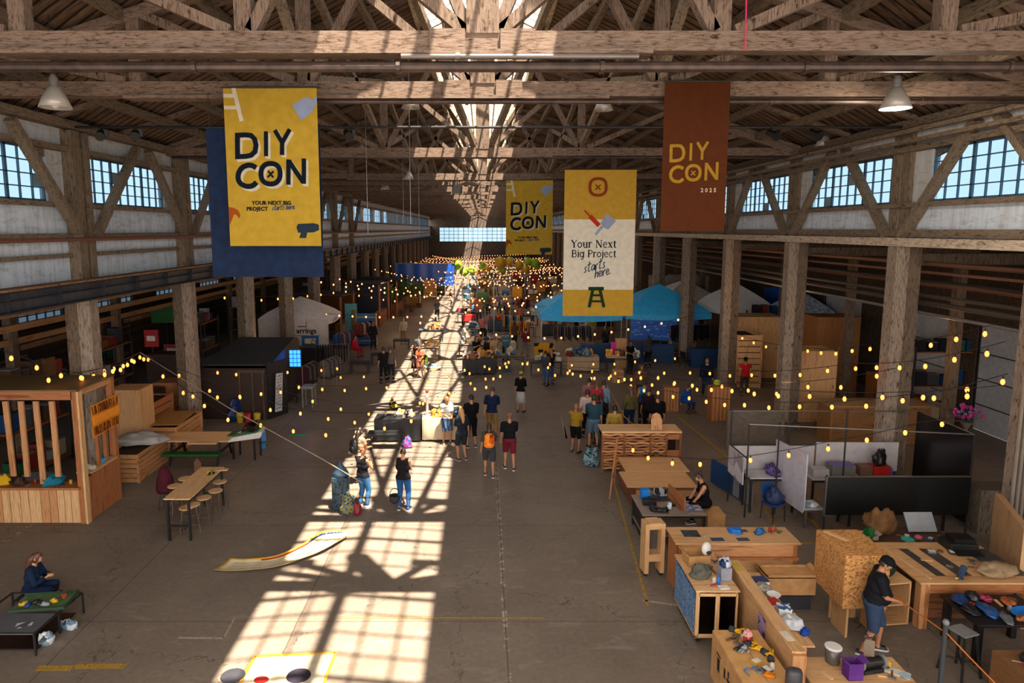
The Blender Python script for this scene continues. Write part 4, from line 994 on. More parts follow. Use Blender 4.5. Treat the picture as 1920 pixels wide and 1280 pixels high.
# plywood counter with its papers
t = thing('plywood_counter', 'long plywood counter with blue scraps and a printed board on top, lower right', 'counter', (5.1, 12.95, 0))
MB().box((0, 0, 1.085), (2.5, .74, .035), W_PLY('x')).build('worktop', t, bevel=.004)
MB().box((.0, -.3, .93), (2.3, .03, .26), W_FIR('x')).build('front_rail', t); MB().box((0, -.31, .42), (2.3, .02, .68), W_PLY('x')).build('front_panel', t)
MB().box((0, -.34, .77), (2.44, .07, .06), W_CEDAR('x')).build('ledge', t)
for s in (-1, 1): MB().box((s * 1.16, 0, .53), (.07, .66, 1.06), W_CEDAR('z')).build('end_frame', t)
MB().box((0, .05, .3), (2.24, .55, .02), W_PLY('x')).build('shelf', t)
for i, (px, py, w_, d_, m, lb) in enumerate(((1295, 1000, .34, .3, '#3c3f48', 'dark printed sheet at the left end of the plywood counter'), (1345, 1011, .26, .14, '#2b3a52', 'small slate sheet near the front middle of the plywood counter'), (1393, 1011, .24, .13, '#27344a', 'slate sheet at the right front of the plywood counter'), (1388, 995, .3, .12, '#39404c', 'dark sheet at the back of the plywood counter'), (1330, 1001, .3, .35, '#c0936a', 'pale blank sheet in the middle of the plywood counter'))):
    c = G(px, py, 1.105); tag(MB().box((0, 0, .003), (w_, d_, .005), mat(m, 'pile' if i == 0 else 'plain', None, .5)).build('printed_sheet', loc=c, rz=.02 * i), lb, 'sheet')
cloth_heap('blue_cloth', 'crumpled bright blue cloth in the middle of the plywood counter', 'cloth', G(1378, 998, 1.103), (.14, .12, .06), BLUE, seed=2)
cloth_heap('blue_glove', 'blue work glove beside the red-handled snips on the plywood counter', 'glove', G(1424, 1000, 1.103), (.12, .08, .07), mat('#1b5b96', rough=.6), seed=4)
t = thing('snips', 'red-handled snips with green grips at the right end of the plywood counter', 'tool', G(1446, 1000, 1.11), .6)
MB().tube([(0, 0, .02), (.06, .02, .03), (.13, 0, .02)], .012, RED).build('handle', t); MB().tube([(0, 0, .02), (-.05, -.07, .02)], [.01, .004], STEEL).build('blade', t); MB().ball((.14, 0, .06), .03, RED).build('grip', t)
for k in range(5): a = k * .5; MB().beam((.16, -.02, .01), (.16 + .12 * math.cos(a), -.02 - .1 * math.sin(a), .02), .016, .008, GREEN).build('grip', t)
for i in range(2): open_box('storage_bin', ['low tan drawer box standing before the plywood counter, right end', 'upper tan board tray on the drawer box by the plywood counter'][i], 'box', (5.95, 12.25, .3 + .42 * i * 0) if i == 0 else (5.95, 12.25, .66), (.92, .42, .35 if i == 0 else .06), CARD)
tag(MB().box((5.95, 12.25, .14), (.8, .36, .28), DGREY).build('plinth_box'), 'dark low plinth under the drawer box by the plywood counter', 'box')
# rolling cabinet with glazed doors
t = thing('rolling_cabinet', 'rolling pine cabinet with glass doors and blue lattice side, stuff heaped on top', 'cabinet', (4.12, 11.6, 0))
W_, D_, z0, z1 = .74, 1.3, .14, 1.02
MB().box((0, 0, z0 + .02), (W_, D_, .04), W_PINE('x')).box((0, 0, z1), (W_ + .03, D_ + .03, .03), W_PINE('x')).box((0, D_ / 2 - .01, .58), (W_, .02, .85), W_DARK('z')).box((W_ / 2 - .01, 0, .58), (.02, D_, .85), W_PLY('z')).build('carcass', t)
q = MB()
for sx in (-1, 1):
    for sy in (-1, 1): q.box((sx * (W_ / 2 - .025), sy * (D_ / 2 - .025), .58), (.05, .05, .86), W_PINE('z'))
q.build('frame', t)
for s in (-1, 1):
    o = MB().box((s * .335, -D_ / 2 - .012, .58), (.035, .02, .8), W_PINE('z')).box((s * .02, -D_ / 2 - .012, .58), (.035, .02, .8), W_PINE('z')).box((s * .18, -D_ / 2 - .012, .2), (.3, .02, .05), W_PINE('x')).box((s * .18, -D_ / 2 - .012, .96), (.3, .02, .05), W_PINE('x')).build('door', t)
    MB().box((s * .18, -D_ / 2 - .008, .58), (.3, .006, .75), mat('#6b6b6e', 'glass')).build('pane', o)
for k in range(4): y = -.45 + .3 * k; MB().box((-W_ / 2 - .008, y, .58), (.012, .25, .76), mat('#3c5f88', 'pile', '#6a86a5', .4, scale=6.0)).build('lattice_panel', t)
for sx in (-1, 1):
    for sy in (-1, 1):
        o = MB().box((sx * .28, sy * .52, .11), (.06, .07, .06), BLACK).build('caster', t); q = MB(); q.tube([(sx * .28 - .02, sy * .52, .05), (sx * .28 + .02, sy * .52, .05)], .05, BLACK, 14); q.build('wheel', o)
cloth_heap('bag', 'blue and brown bags inside the rolling cabinet', 'bag', (4.02, 11.2, .18), (.14, .2, .2), mat('#2f4f6e', 'pile', '#4a2c1c', .5, scale=2), seed=6)
zt = 1.04
open_box('cardboard_box', 'open cardboard box at the back of the rolling cabinet top', 'box', (4.05, 11.95, zt), (.42, .34, .2), CARD, .1)
t = thing('dust_mask', 'white respirator mask propped up on the rolling cabinet', 'mask', (4.2, 11.85, zt + .2), .4); MB().ball((0, 0, .12), (.1, .07, .13), WHITE, 14, 10).build('shell', t, smooth=True); MB().lathe([(.04, -.02), (.045, .02), (.03, .03)], (.0, -.07, .07), DGREY).build('filter', t)
cloth_heap('grey_jacket', 'crumpled grey-green jacket on the rolling cabinet top', 'cloth', (3.98, 11.45, zt), (.22, .16, .1), mat('#5b5a50', 'fabric', rough=.9), seed=8)
bx('grey_box', 'grey cardboard carton with dark print on the rolling cabinet', 'box', (4.37, 11.35, zt), (.2, .2, .24), mat('#8b8d97', 'plain', '#7b7d88', .8), .05)
cloth_heap('blue_bag', 'dark blue and white bag resting on the grey carton', 'bag', (4.37, 11.35, zt + .25), (.11, .1, .08), mat('#27375a', 'pile', '#b9bfca', .8), seed=9)
bottle('spray_bottle', 'small blue bottle standing on the rolling cabinet', (4.2, 11.15, zt), .03, .18, BLUE)
t = thing('pliers', 'red-handled pliers lying at the front of the rolling cabinet top', 'tool', (4.02, 11.08, zt + .012), .3)
for s in (-1, 1): MB().tube([(0, 0, 0), (.07, s * .018, 0), (.15, s * .025, 0)], .009, RED).build('handle', t)
MB().tube([(0, 0, 0), (-.06, 0, 0)], [.013, .005], STEEL).build('jaw', t)
bx('paper_pad', 'white pad of paper at the front edge of the rolling cabinet top', 'paper', (4.25, 11.03, zt), (.18, .13, .02), WHITE, .1)
# long divider with ledge
t = thing('plywood_divider', 'long waist-high plywood divider running towards the camera, lower right', 'partition', (4.68, 10.45, 0), -.02)
MB().box((0, 0, .56), (.12, 2.7, 1.12), W_PLY('y')).build('panel', t); MB().box((0, 0, 1.135), (.2, 2.74, .03), W_PLY('y')).build('cap_board', t); MB().box((0, -1.38, .55), (.2, .06, 1.1), W_FIR('z')).build('end_post', t)
MB().box((.24, .1, .98), (.36, 2.2, .025), W_PLY('y')).build('ledge', t)
for y in (-.8, .2, 1.1): MB().box((.36, y, .49), (.05, .05, .98), W_FIR('z')).build('leg', t)
tag(MB().box((0, 0, 0), (.006, .28, .34), mat('#4a3a66', 'pile', '#9a7f9a', .5)).build('poster', loc=(4.60, 10.25, .82)), 'small purple poster on the left face of the plywood divider', 'poster')
led = lambda px, py: G(px, py, .995)
zl = .995
bx('blue_tray', 'white tray with a dark blue cover on the divider ledge, farthest item', 'tray', (5.0, 11.3, zl), (.26, .2, .05), WHITE, .1, lid=mat('#1a2f5e', rough=.4))
cloth_heap('plastic_sheet', 'clear crumpled plastic wrap on the divider ledge', 'cloth', (4.94, 11.02, zl), (.13, .13, .07), mat('#8f897c', rough=.3), seed=10)
tag(MB().lathe([(.05, 0), (.06, .01), (.12, .075), (.113, .075), (.055, .02)], (0, 0, 0), WHITE, 20).build('white_bowl', smooth=True, loc=(5.02, 10.78, zl)), 'round white bowl on the divider ledge', 'bowl')
bx('red_box', 'red and white packet on the divider ledge', 'box', (4.9, 10.55, zl), (.22, .2, .07), mat('#b0203a', 'pile', '#d9cfc9', .5, scale=1.5), .2, lid=RED)
bx('white_box', 'white and blue carton standing on the divider ledge', 'box', (4.97, 10.27, zl), (.2, .2, .14), WHITE, -.2, lid=mat('#2c4f7c', 'pile', '#c9c6c0', .5, scale=2.0))
cloth_heap('white_cloth', 'crumpled white cloth with blue trim near the front of the divider ledge', 'cloth', (4.98, 9.97, zl), (.18, .15, .08), mat('#c3c4ca', 'fabric', rough=.8), seed=12)
cloth_heap('blue_rag', 'small deep blue rag hanging off the divider ledge', 'cloth', (5.07, 9.75, zl), (.1, .06, .05), mat('#1d3f8e', rough=.8), seed=13)
bx('yellow_card', 'yellowed card lying on top of the divider at its far end', 'card', (4.68, 11.55, 1.152), (.14, .28, .006), mat('#b59a3f', 'plain', None, .8), .1)
bx('white_card', 'white label card on top of the divider near its front end', 'card', (4.64, 9.45, 1.152), (.13, .24, .008), mat('#cbbfae', rough=.8), .1)
# cardboard worktop with gloves
t = thing('cardboard_crate', 'big cardboard crate with black lettering used as a worktop, bottom edge', 'box', (4.13, 9.2, 0))
MB().box((0, 0, .4), (.74, 1.9, .8), CARD).build('carton', t, bevel=.008); q = MB()
for s in (-1, 1): q.box((s * .19, 0, .805), (.35, 1.88, .012), mat('#c0935f', 'plain', '#b08450', .8))
q.build('flap', t)
q = MB()
q = MB(); [q.box((-.372, y_, z_), (.006, w_, h_), BLACK) for y_, z_, w_, h_ in ((.62, .42, .1, .22), (.62, .58, .16, .03), (.35, .46, .06, .16), (.2, .44, .12, .05), (.2, .54, .05, .1), (-.2, .42, .14, .26), (-.42, .5, .07, .06), (-.45, .36, .1, .1))]
q.build('stencil_marks', t)
zc = .815
def glove(label, c, rz, m, s=1.0):
    t = thing('work_glove', label, 'glove', c, rz)
    MB().ball((0, 0, .03), (.055 * s, .06 * s, .03), m, 12, 8).build('palm', t, smooth=True)
    for k in range(4): MB().tube([((k - 1.5) * .026 * s, .05 * s, .025), ((k - 1.5) * .032 * s, .11 * s, .035), ((k - 1.5) * .035 * s, .15 * s, .02)], [.014, .014, .010], m, 8).build('finger', t, smooth=True)
    MB().tube([(-.05 * s, 0, .03), (-.095 * s, .04 * s, .03), (-.1 * s, .08 * s, .025)], [.016, .015, .011], m, 8).build('thumb', t, smooth=True); MB().tube([(0, -.05 * s, .03), (0, -.12 * s, .03)], [.045, .055], DGREY, 10).build('cuff', t, smooth=True)
YG = mat('#b8861c', 'pile', '#c99a25', .7, scale=2)
glove('yellow and black work glove at the far end of the cardboard crate', (4.15, 10.05, zc), -2.2, YG, 1.2)
glove('yellow glove lying in the middle of the cardboard crate', (4.3, 9.62, zc), .4, YG, 1.3); glove('pale glove with dark palm left of the yellow glove on the crate', (4.08, 9.65, zc), 2.2, mat('#8a8d94', 'pile', '#2a2d33', .7), 1.2)
glove('second yellow glove close to the divider on the crate', (4.4, 9.45, zc), -.3, YG, 1.2)
cloth_heap('red_white_cloth', 'red and white cloth behind the gloves on the crate', 'cloth', (4.2, 9.86, zc), (.09, .09, .09), mat('#b59a94', 'pile', '#8a2a26', .8), seed=21)
t = thing('pliers', 'black pliers at the far left of the cardboard crate', 'tool', (3.92, 9.88, zc + .012), .2)
for s in (-1, 1): MB().tube([(0, 0, 0), (.06, s * .02, 0), (.12, s * .02, 0)], .009, BLACK).build('handle', t)
MB().tube([(0, 0, 0), (-.05, 0, 0)], [.013, .005], STEEL).build('jaw', t)
t = thing('safety_glasses', 'blue-framed safety glasses at the front of the cardboard crate', 'glasses', (3.98, 9.12, zc + .02), .3)
for s in (-1, 1): MB().tube([(s * .01, 0, 0), (s * .05, .03, .01), (s * .12, .01, .0)], .01, BLUE, 6).build('frame', t); MB().tube([(s * .12, .01, 0), (s * .12, -.12, .0)], .006, BLUE, 5).build('temple', t)
cloth_heap('orange_rag', 'small orange rag at the front of the cardboard crate', 'cloth', (4.2, 9.0, zc), (.08, .06, .03), mat('#c8741c', rough=.8), seed=22)
tag(MB().lathe([(.10, 0), (.12, .02), (.12, .26), (.1, .3), (.04, .31)], (0, 0, 0), mat('#2b2b2f', 'plain', '#3f3f44', .5), 14, .7).build('dark_canister', loc=(4.62, 8.92, 0.0), smooth=True, ), 'dark canister against the near end of the divider', 'canister').location = (4.42, 8.72, zc)
# low bench with purple box and grinder
table('low_bench', 'low rough plywood bench holding the purple box, bottom edge', (5.6, 9.3), (1.55, .62, .7), W_PLY('x'), W_FIR('z'))
zb = .7
open_box('purple_box', 'open purple cardboard box on the low bench', 'box', (5.5, 9.14, zb), (.22, .18, .26), mat('#5a2f7a', 'plain', '#4d2769', .7), .05)
t = thing('bench_grinder', 'black and tan bench grinder on the low bench right of the purple box', 'tool', (5.85, 9.28, zb), .2)
MB().box((0, 0, .03), (.34, .16, .06), IRON).build('base', t); MB().tube([(-.16, 0, .14), (.16, 0, .14)], .075, BLACK, 18).build('motor', t, smooth=False)
for s in (-1, 1): MB().tube([(s * .17, 0, .14), (s * .21, 0, .14)], .10, GREY, 20).build('grinding_wheel', t)
MB().beam((0, .05, .16), (.06, .12, .42), .14, .03, mat('#6e5a46', rough=.6)).build('guard', t); MB().tube([(-.05, .12, .4), (.0, .13, .45), (.14, .12, .44)], .012, BLACK).build('handle', t)
t = thing('bucket', 'white-lidded clear plastic bucket behind the purple box', 'bucket', (5.42, 9.62, .7) , 0); t.location = (5.38, 9.48, zb)
MB().lathe([(.085, 0), (.1, .01), (.115, .24), (.11, .24), (.09, .02)], (0, 0, 0), mat('#57544f', rough=.3), 20).build('bucket_body', t, smooth=True); MB().lathe([(.12, .24), (.125, .25), (.125, .265), (.11, .275)], (0, 0, 0), WHITE, 20).build('lid', t)
tag(MB().box((0, 0, .01), (.4, .16, .02), mat('#93a3ad', 'pile', '#b9b2a6', .6)).build('folded_sheet', loc=(6.2, 9.25, zb), rz=-.7), 'pale blue folded sheet at the right end of the low bench', 'sheet')
# work frame stool between counter and woman's table
t = thing('plywood_stand', 'tall narrow plywood frame with an opening standing left of the plywood counter', 'frame', (3.62, 13.45, 0), .1)
q = MB(); q.box((-.17, 0, .62), (.09, .3, 1.1), W_PLY('z')).box((.17, 0, .62), (.09, .3, 1.1), W_PLY('z')).box((0, 0, 1.12), (.26, .3, .14), W_PLY('x')).box((0, 0, .42), (.26, .3, .16), W_PLY('x')); q.build('side_panel', t)
for s in (-1, 1): MB().box((s * .17, 0, .04), (.06, .2, .08), BLACK).build('foot', t)
MB().box((0, .05, .78), (.24, .01, .5), mat('#4f4a46', 'plain', None, .4)).build('backing', t)
# woman's worktable
t = table('worktable', 'worktable crowded with tools and a laptop where the woman in black sits', (4.45, 15.3), (1.5, 1.2, .75), mat('#8f7d70', 'wood', '#6b5a4e', .6, 'x'), IRON, shelf=True)
MB().box((-.66, 0, .38), (.06, 1.1, .62), BLACK).build('side_panel', t)
zt = .765
bx('divider_board', 'upright brown board standing across the crowded worktable', 'board', (4.62, 15.2, zt), (.03, .9, .38), W_CEDAR('y'), .15)
bx('blue_cube', 'bright blue square canister at the back left of the worktable', 'canister', (3.98, 15.65, zt), (.2, .18, .24), mat('#1673c8', rough=.4), .1)
t = thing('laptop', 'open dark laptop with patterned lid on the crowded worktable', 'laptop', (4.4, 15.6, zt), .2); MB().box((0, 0, .01), (.34, .24, .02), DGREY).build('keyboard', t); MB().box((0, .13, .12), (.34, .015, .22), mat('#3a3a44', 'pile', '#8a8a92', .4), (-.2, 0, 0)).build('screen', t)
bx('tool_case', 'black camera case at the left end of the crowded worktable', 'case', (4.0, 15.3, zt), (.32, .2, .12), BLACK, -.1)
tag(MB().lathe([(.05, 0), (.055, .02), (.055, .14), (.05, .15)], (0, 0, 0), mat('#7d8ea8', 'pile', '#c6c9d0', .4)).build('patterned_jar', loc=(4.4, 15.0, zt), smooth=True), 'patterned glass jar on the crowded worktable', 'jar')
for i, (x, y, lb) in enumerate(((4.0, 14.95, 'dark hand plane on the near left of the crowded worktable'), (4.2, 14.85, 'black clamp on the near edge of the crowded worktable'), (4.15, 15.55, 'bundle of black cables at the back of the crowded worktable'))): cloth_heap(['hand_plane', 'clamp', 'cable_bundle'][i], lb, 'tool', (x, y, zt), (.15, .07, .06), [IRON, BLACK, DGREY][i], seed=30 + i)
bx('open_magazine', 'printed magazine spread before the seated woman', 'magazine', (4.95, 15.15, zt), (.42, .5, .012), mat('#a88f84', 'pile', '#5c6f96', .5, scale=1.2), .1)
bx('stool_box', 'kraft cardboard box used as a seat by the woman in black', 'box', (5.55, 15.3, 0), (.42, .5, .6), CARD)
# trestle board and slatted bench
t = thing('plywood_platform', 'low platform topped with two bare plywood sheets beyond the crowded worktable', 'platform', (4.72, 17.45, 0))
MB().box((-.12, -.55, .76), (1.8, 1.08, .025), W_PLY('x')).build('plywood_sheet', t); MB().box((.05, .56, .765), (1.75, 1.1, .025), W_PLY('x')).build('plywood_sheet', t); MB().box((0, 0, .4), (1.55, 1.9, .7), W_DARK('x')).build('drawer_unit', t)
for s in (-1, 1): MB().box((s * .4, -.97, .5), (.7, .03, .25), W_FIR('x')).build('drawer', t)
t = thing('pallet_bench', 'dark slatted timber bench with wavy boards behind the plywood platform', 'bench', (4.78, 19.75, 0))
MB().box((0, 0, 1.27), (2.4, .75, .06), W_PINE('x')).build('bench_top', t); MB().box((0, .1, .62), (2.2, .4, 1.1), mat('#2a1a10', rough=.9)).build('core', t)
rr = random.Random(5)
for j in range(13):
    z = .12 + j * .086
    for x0, x1 in ((-1.18, -.55), (-.5, .25), (.3, .72)): MB().sheet(lambda u, v, x0=x0, x1=x1, z=z, p=rr.uniform(0, 6): (x0 + (x1 - x0) * u, -.34 - .012 * math.sin(u * 6 + p), z + v * .062 + .013 * math.sin(u * 9 + p)), 8, 1, W_CEDAR('x') if j % 3 else W_FIR('x'), .03).build('slat', t)
for x in (-1.17, -.52, .27, .75, 1.17): MB().box((x, -.33, .62), (.07, .07, 1.24), W_DARK('z')).build('upright', t)
MB().box((.96, -.33, 1.12), (.36, .04, .16), W_CEDAR('x')).build('end_rail', t); MB().box((.96, -.33, .45), (.36, .04, .5), W_CEDAR('x')).build('end_rail', t)
tag(MB().prism([(-.16, 0), (.16, 0), (.17, .3), (.12, .46), (0, .52), (-.12, .46), (-.17, .3)], (5.25, 19.5, 1.305), (1, 0, 0), (0, .25, 1), .02, W_FIR('z')).build('curved_board'), 'curved wooden board leaning up on the slatted bench', 'board')
t = thing('easel', 'thin wooden trestle leg leaning by the left end of the plywood platform', 'easel', (3.75, 18.0, 0)); MB().beam((-.28, -.6, 0), (0, 0, 1.5), .04, .04, W_CEDAR('z')).build('leg', t); MB().beam((.05, .45, 0), (0, 0, 1.5), .04, .04, W_CEDAR('z')).build('leg', t)
cloth_heap('canvas_bag', 'teal and white bags on the floor at the left end of the slatted bench', 'bag', (3.4, 20.1, 0), (.25, .25, .28), mat('#1d4c5c', 'pile', '#7a8a8c', .8, scale=2.2), seed=41)
# OSB crate, CNC table and neighbours
t = thing('osb_crate', 'large boxy crate of oriented strand board raised on plywood feet beside the man', 'crate', (6.8, 11.62, 0), 0)
MB().box((0, 0, 1.1), (.8, 1.05, 1.0), OSB).build('crate_body', t, bevel=.01)
for x in (-.25, .3): MB().box((x, -.2, .3), (.04, .5, .6), W_PLY('z')).build('foot', t)
MB().box((.02, .2, .3), (.5, .04, .6), W_PLY('z')).build('foot', t)
bx('scrap_batten', 'pale timber offcut lying on the strand board crate', 'timber', (6.62, 11.85, 1.605), (.1, .45, .02), W_PINE('y'), .5)
t = thing('workbench', 'broad plywood workbench with dark inlaid strips on its top', 'workbench', (9.05, 12.2, 0))
MB().box((0, 0, .905), (2.15, 1.6, .035), W_PLY('x')).build('worktop', t, bevel=.005)
for sx in (-1, 1):
    for sy in (-1, 1): MB().box((sx * .95, sy * .68, .44), (.16, .16, .88), W_FIR('z')).build('leg', t)
MB().box((.0, -.7, .78), (1.9, .05, .2), W_CEDAR('x')).build('front_rail', t); MB().box((.1, .05, .35), (1.6, 1.1, .6), W_DARK('x')).build('under_cupboard', t)
q = MB()
for x, w_ in ((-.62, .17), (-.22, .26), (.32, .0), (.62, .5)):
    if w_: MB().prism([(0, -.55), (w_, -.55), (w_ - .05, .5), (-.05, .5)], (x, 0, .924), (1, 0, 0), (0, 1, 0), .006, mat('#3b3a3c', 'plain', '#2d2c2e', .5)).build('inlaid_strip', t)
tag(MB().beam((8.25, 11.55, .93), (8.1, 12.7, .93), .05, .012, W_PINE('y')).build('straight_edge'), 'pale straight edge lying along the left of the broad workbench', 'ruler')
t = thing('open_shelf', 'low open plywood shelf unit between the strand board crate and the workbench', 'shelf', (7.62, 11.85, 0), .12)
for z in (.04, .42, .84): MB().box((0, 0, z), (.5, .66, .03), W_PLY('x')).build('shelf', t)
for s in (-1, 1): MB().box((s * .24, 0, .44), (.03, .66, .85), W_PLY('z')).build('side', t)
MB().box((0, .32, .44), (.5, .02, .85), W_DARK('z')).build('back', t)
cloth_heap('helmet_bag', 'dark green bag on the open shelf unit', 'bag', (7.6, 11.85, .855), (.14, .14, .16), mat('#1d2a20', rough=.7), seed=51)
t = thing('black_printer', 'black printer with open tray on the back of the broad workbench', 'printer', (9.6, 12.75, .925), -.05)
MB().box((0, 0, .08), (.55, .4, .16), BLACK).build('printer_body', t, bevel=.01); MB().box((0, -.28, .04), (.5, .24, .03), BLACKM).build('tray', t); MB().box((.05, .02, .2), (.42, .3, .08), BLACKM).build('lid', t)
t = thing('caliper', 'chrome clamp lying on the right of the broad workbench', 'tool', (9.65, 12.15, .93), -.5); MB().beam((-.25, 0, .01), (.3, .0, .01), .025, .015, STEEL).build('bar', t)
for x in (-.2, .24): MB().beam((x, 0, .01), (x + .02, -.13, .01), .03, .018, STEEL).build('jaw', t)
cloth_heap('cloth_pile', 'heap of cream and orange cloth on the front right of the broad workbench', 'cloth', (9.62, 11.75, .925), (.36, .22, .11), mat('#9a8468', 'fabric', '#7c624a', .8), seed=55)
t = table('side_table', 'dark side table behind the broad workbench covered in odds and ends', (8.9, 13.75), (2.3, .8, .72), mat('#4a342a', 'wood', '#35241c', .5, 'x'), IRON)
cloth_heap('brown_tarp', 'tent-shaped heap of brown canvas behind the broad workbench', 'cloth', (8.75, 13.95, .725), (.36, .24, .26), mat('#6d4d30', 'fabric', '#563b24', .85), seed=57)
t = thing('drawing_board', 'sloping grey drawing board behind the broad workbench', 'board', (9.62, 13.95, .725)); MB().box((0, 0, .2), (.62, .03, .42), mat('#8b8f96', rough=.6), (-.6, 0, 0)).build('board', t); MB().box((0, .14, .12), (.1, .1, .24), IRON).build('stand', t)
open_box('green_tray', 'low bin of green scraps at the left of the side table', 'bin', (8.25, 13.55, .725), (.35, .2, .1), mat('#9a8c7c', rough=.7)); cloth_heap('green_scraps', 'green scraps heaped in the low bin on the side table', 'scraps', (8.27, 13.55, .74), (.12, .08, .14), mat('#1f5a2c', rough=.8), seed=58)
tag(MB().ball((0, 0, .06), (.08, .07, .06), mat('#b05060', rough=.6)).build('pink_ball', loc=(9.3, 13.5, .725), smooth=True), 'small pink ball on the side table', 'ball')
tag(MB().lathe([(.12, 0), (.13, .01), (.13, .03), (.1, .035)], (0, 0, 0), mat('#2aa39a', rough=.5)).build('teal_dish', loc=(9.08, 13.5, .725)), 'teal dish on the side table', 'dish')
t = thing('leaning_board', 'tall pale plywood board standing on edge at the right frame edge', 'board', (10.62, 12.75, 0), -.42)
MB().box((0, 0, .86), (.12, 1.9, 1.72), mat('#b9926a', 'wood', '#8d6845', .6, 'z', .8)).build('board', t)
t = thing('grey_partition', 'grey-brown low partition box at the right edge beyond the workbench', 'partition', (11.05, 15.4, 0)); t.location = (12.6, 15.6, 0); MB().box((0, 0, .55), (1.3, .6, 1.1), mat('#6f6257', 'old', '#5a4e44', .8)).build('box', t)
tag(MB().box((0, 0, .05), (.35, .2, .1), WHITE).build('white_bundle', loc=G(1840, 990), rz=.2), 'small white bundle lying on the floor right of the black panel', 'bundle')
# black tool table
t = table('tool_table', 'black table strewn with tools and blue cloth, lower right corner', (8.95, 10.82), (1.4, .95, .76), BLACK, BLACK, lt=.1)
zk = .765
rr = random.Random(11)
names = [('blue_cloth', 'shiny blue cloth at the far left of the black tool table', 'cloth', '#173462', (8.5, 11.1), (.2, .12, .05)), ('blue_cloth', 'shiny blue cloth in the centre of the black tool table', 'cloth', '#1c4276', (8.72, 10.75), (.22, .14, .05)),
         ('pink_pouch', 'pink pouch at the back of the black tool table', 'pouch', '#8a2440', (8.95, 11.1), (.1, .08, .05)), ('dark_bag', 'black bag at the back middle of the black tool table', 'bag', '#0f1016', (8.72, 11.12), (.14, .1, .08)),
         ('orange_cord_coil', 'coil of orange cord on the black tool table', 'cord', '#9a4a20', (9.25, 11.0), (.13, .1, .05)), ('grey_tools', 'bundle of grey hand tools at the front of the black tool table', 'tool', '#5a5c62', (8.85, 10.5), (.2, .08, .04)), ('wood_offcut', 'brown offcuts at the front right of the black tool table', 'timber', '#8a5228', (9.1, 10.5), (.12, .05, .04)),
         ('dark_gloves', 'pair of dark gloves at the left of the black tool table', 'glove', '#14161c', (8.42, 10.75), (.11, .14, .05))]
for i, (n_, lb, ct, c_, xy, r_) in enumerate(names): cloth_heap(n_, lb, ct, (xy[0], xy[1], zk), r_, mat(c_, rough=.35), seed=60 + i)
t = thing('blue_tray', 'oval bright blue tray at the right of the black tool table', 'tray', (9.33, 10.68, zk), .2); MB().lathe([(.24, 0), (.27, .015), (.28, .045), (.265, .045), (.23, .015)], (0, 0, 0), mat('#1769b8', rough=.4), 24, .6).build('tray_rim', t, smooth=True)
t = thing('angle_grinder', 'grey and blue cordless grinder with yellow handle behind the black tool table', 'tool', (9.15, 11.33, .925), .7); t.location = (8.8, 11.55, .925)
MB().tube([(-.15, 0, .06), (.0, 0, .08), (.18, 0, .16)], [.04, .05, .06], mat('#263a5a', rough=.5), 10).build('tool_body', t); MB().tube([(-.15, 0, .06), (-.26, 0, .1)], .018, YEL).build('handle', t); MB().lathe([(.06, 0), (.06, .02)], (-.02, 0, 0), STEEL).build('disc', t)
metal_stool('grey-topped metal stool with black legs in front of the broad workbench', (7.9, 10.2), .77)
t = thing('rope_barrier', 'black barrier post with an orange rope slanting down across the lower right', 'barrier', (7.05, 9.45, 0))
MB().lathe([(.16, 0), (.16, .02), (.03, .04)], (0, 0, 0), BLACK).tube([(0, 0, .03), (0, 0, 1.35)], .035, mat('#3a3d40', rough=.4), 10).lathe([(.045, 1.35), (.05, 1.38), (.03, 1.42)], (0, 0, 0), GREY).build('post', t)
A_, B_, C_ = P(1662, 1105, 10.85), V3((7.05, 9.45, 1.25)), P(1885, 1300, 8.5)
o = V3(t.location); MB().tube([A_ - o, (A_ + B_) / 2 - o - V3((0, 0, .03)), V3((0.0, -.04, 1.22)), (B_ + C_) / 2 - o - V3((0, 0, .02)), C_ - o], .011, mat('#c0671c', rough=.6), 6).build('rope', t)
plybox('drawer_cabinet', 'brown drawer cabinet with clutter on top at the bottom right corner', (8.62, 9.25), (1.2, .95, .74), mat('#7a5230', 'wood', '#5f3d22', .6, 'x'), 0, 'cabinet', doors=2, trimm=W_PINE('z'))
cloth_heap('dark_tools', 'dark tools on the drawer cabinet in the bottom right corner', 'tool', (8.35, 9.4, .75), (.12, .14, .08), IRON, seed=70); bx('paper_stack', 'stack of papers on the drawer cabinet in the bottom right corner', 'paper', (8.75, 9.3, .74), (.4, .3, .04), mat('#8f7b66', 'plain', None, .8), .1)

# =============== THE BOOTH ===============
bX0, bX1, bY0, bY1 = 6.65, 11.62, 15.25, 17.3
t = thing('exhibition_booth', 'open exhibition booth of thin black poles with white and black panels, right of centre', 'booth', (0, 0, 0))
for x, y, h_ in ((bX0, bY1, 2.5), (bX0 + .05, bY0 + 1.0, 2.45), (7.55, bY0 + 1.2, 2.45), (8.2, bY0, 1.5), (9.2, bY0 + 1.1, 2.8), (bX1, bY0, 2.5), (bX1, bY1, 2.5), (8.2, bY1, 2.5)): MB().tube([(x, y, 0), (x, y, h_)], .022, IRON, 8).build('pole', t)
for a, b_ in (((bX0, bY1, 2.5), (bX1, bY1, 2.5)), ((bX0, bY1, 1.58), (8.9, bY1, 1.58)), ((bX0, bY1, 2.5), (6.7, 16.25, 2.45)), ((6.7, 16.25, 2.45), (bX1, bY0, 2.5)), ((bX1, bY0, 2.5), (bX1, bY1, 2.5)), ((bX0, bY1, 1.58), (6.7, 16.25, 1.55))): MB().tube([a, b_], .018, STEEL if a[2] > 2 else IRON, 8).build('rail', t)
LW = mat('#b3adb0', 'plain', '#a49ea2', .6)
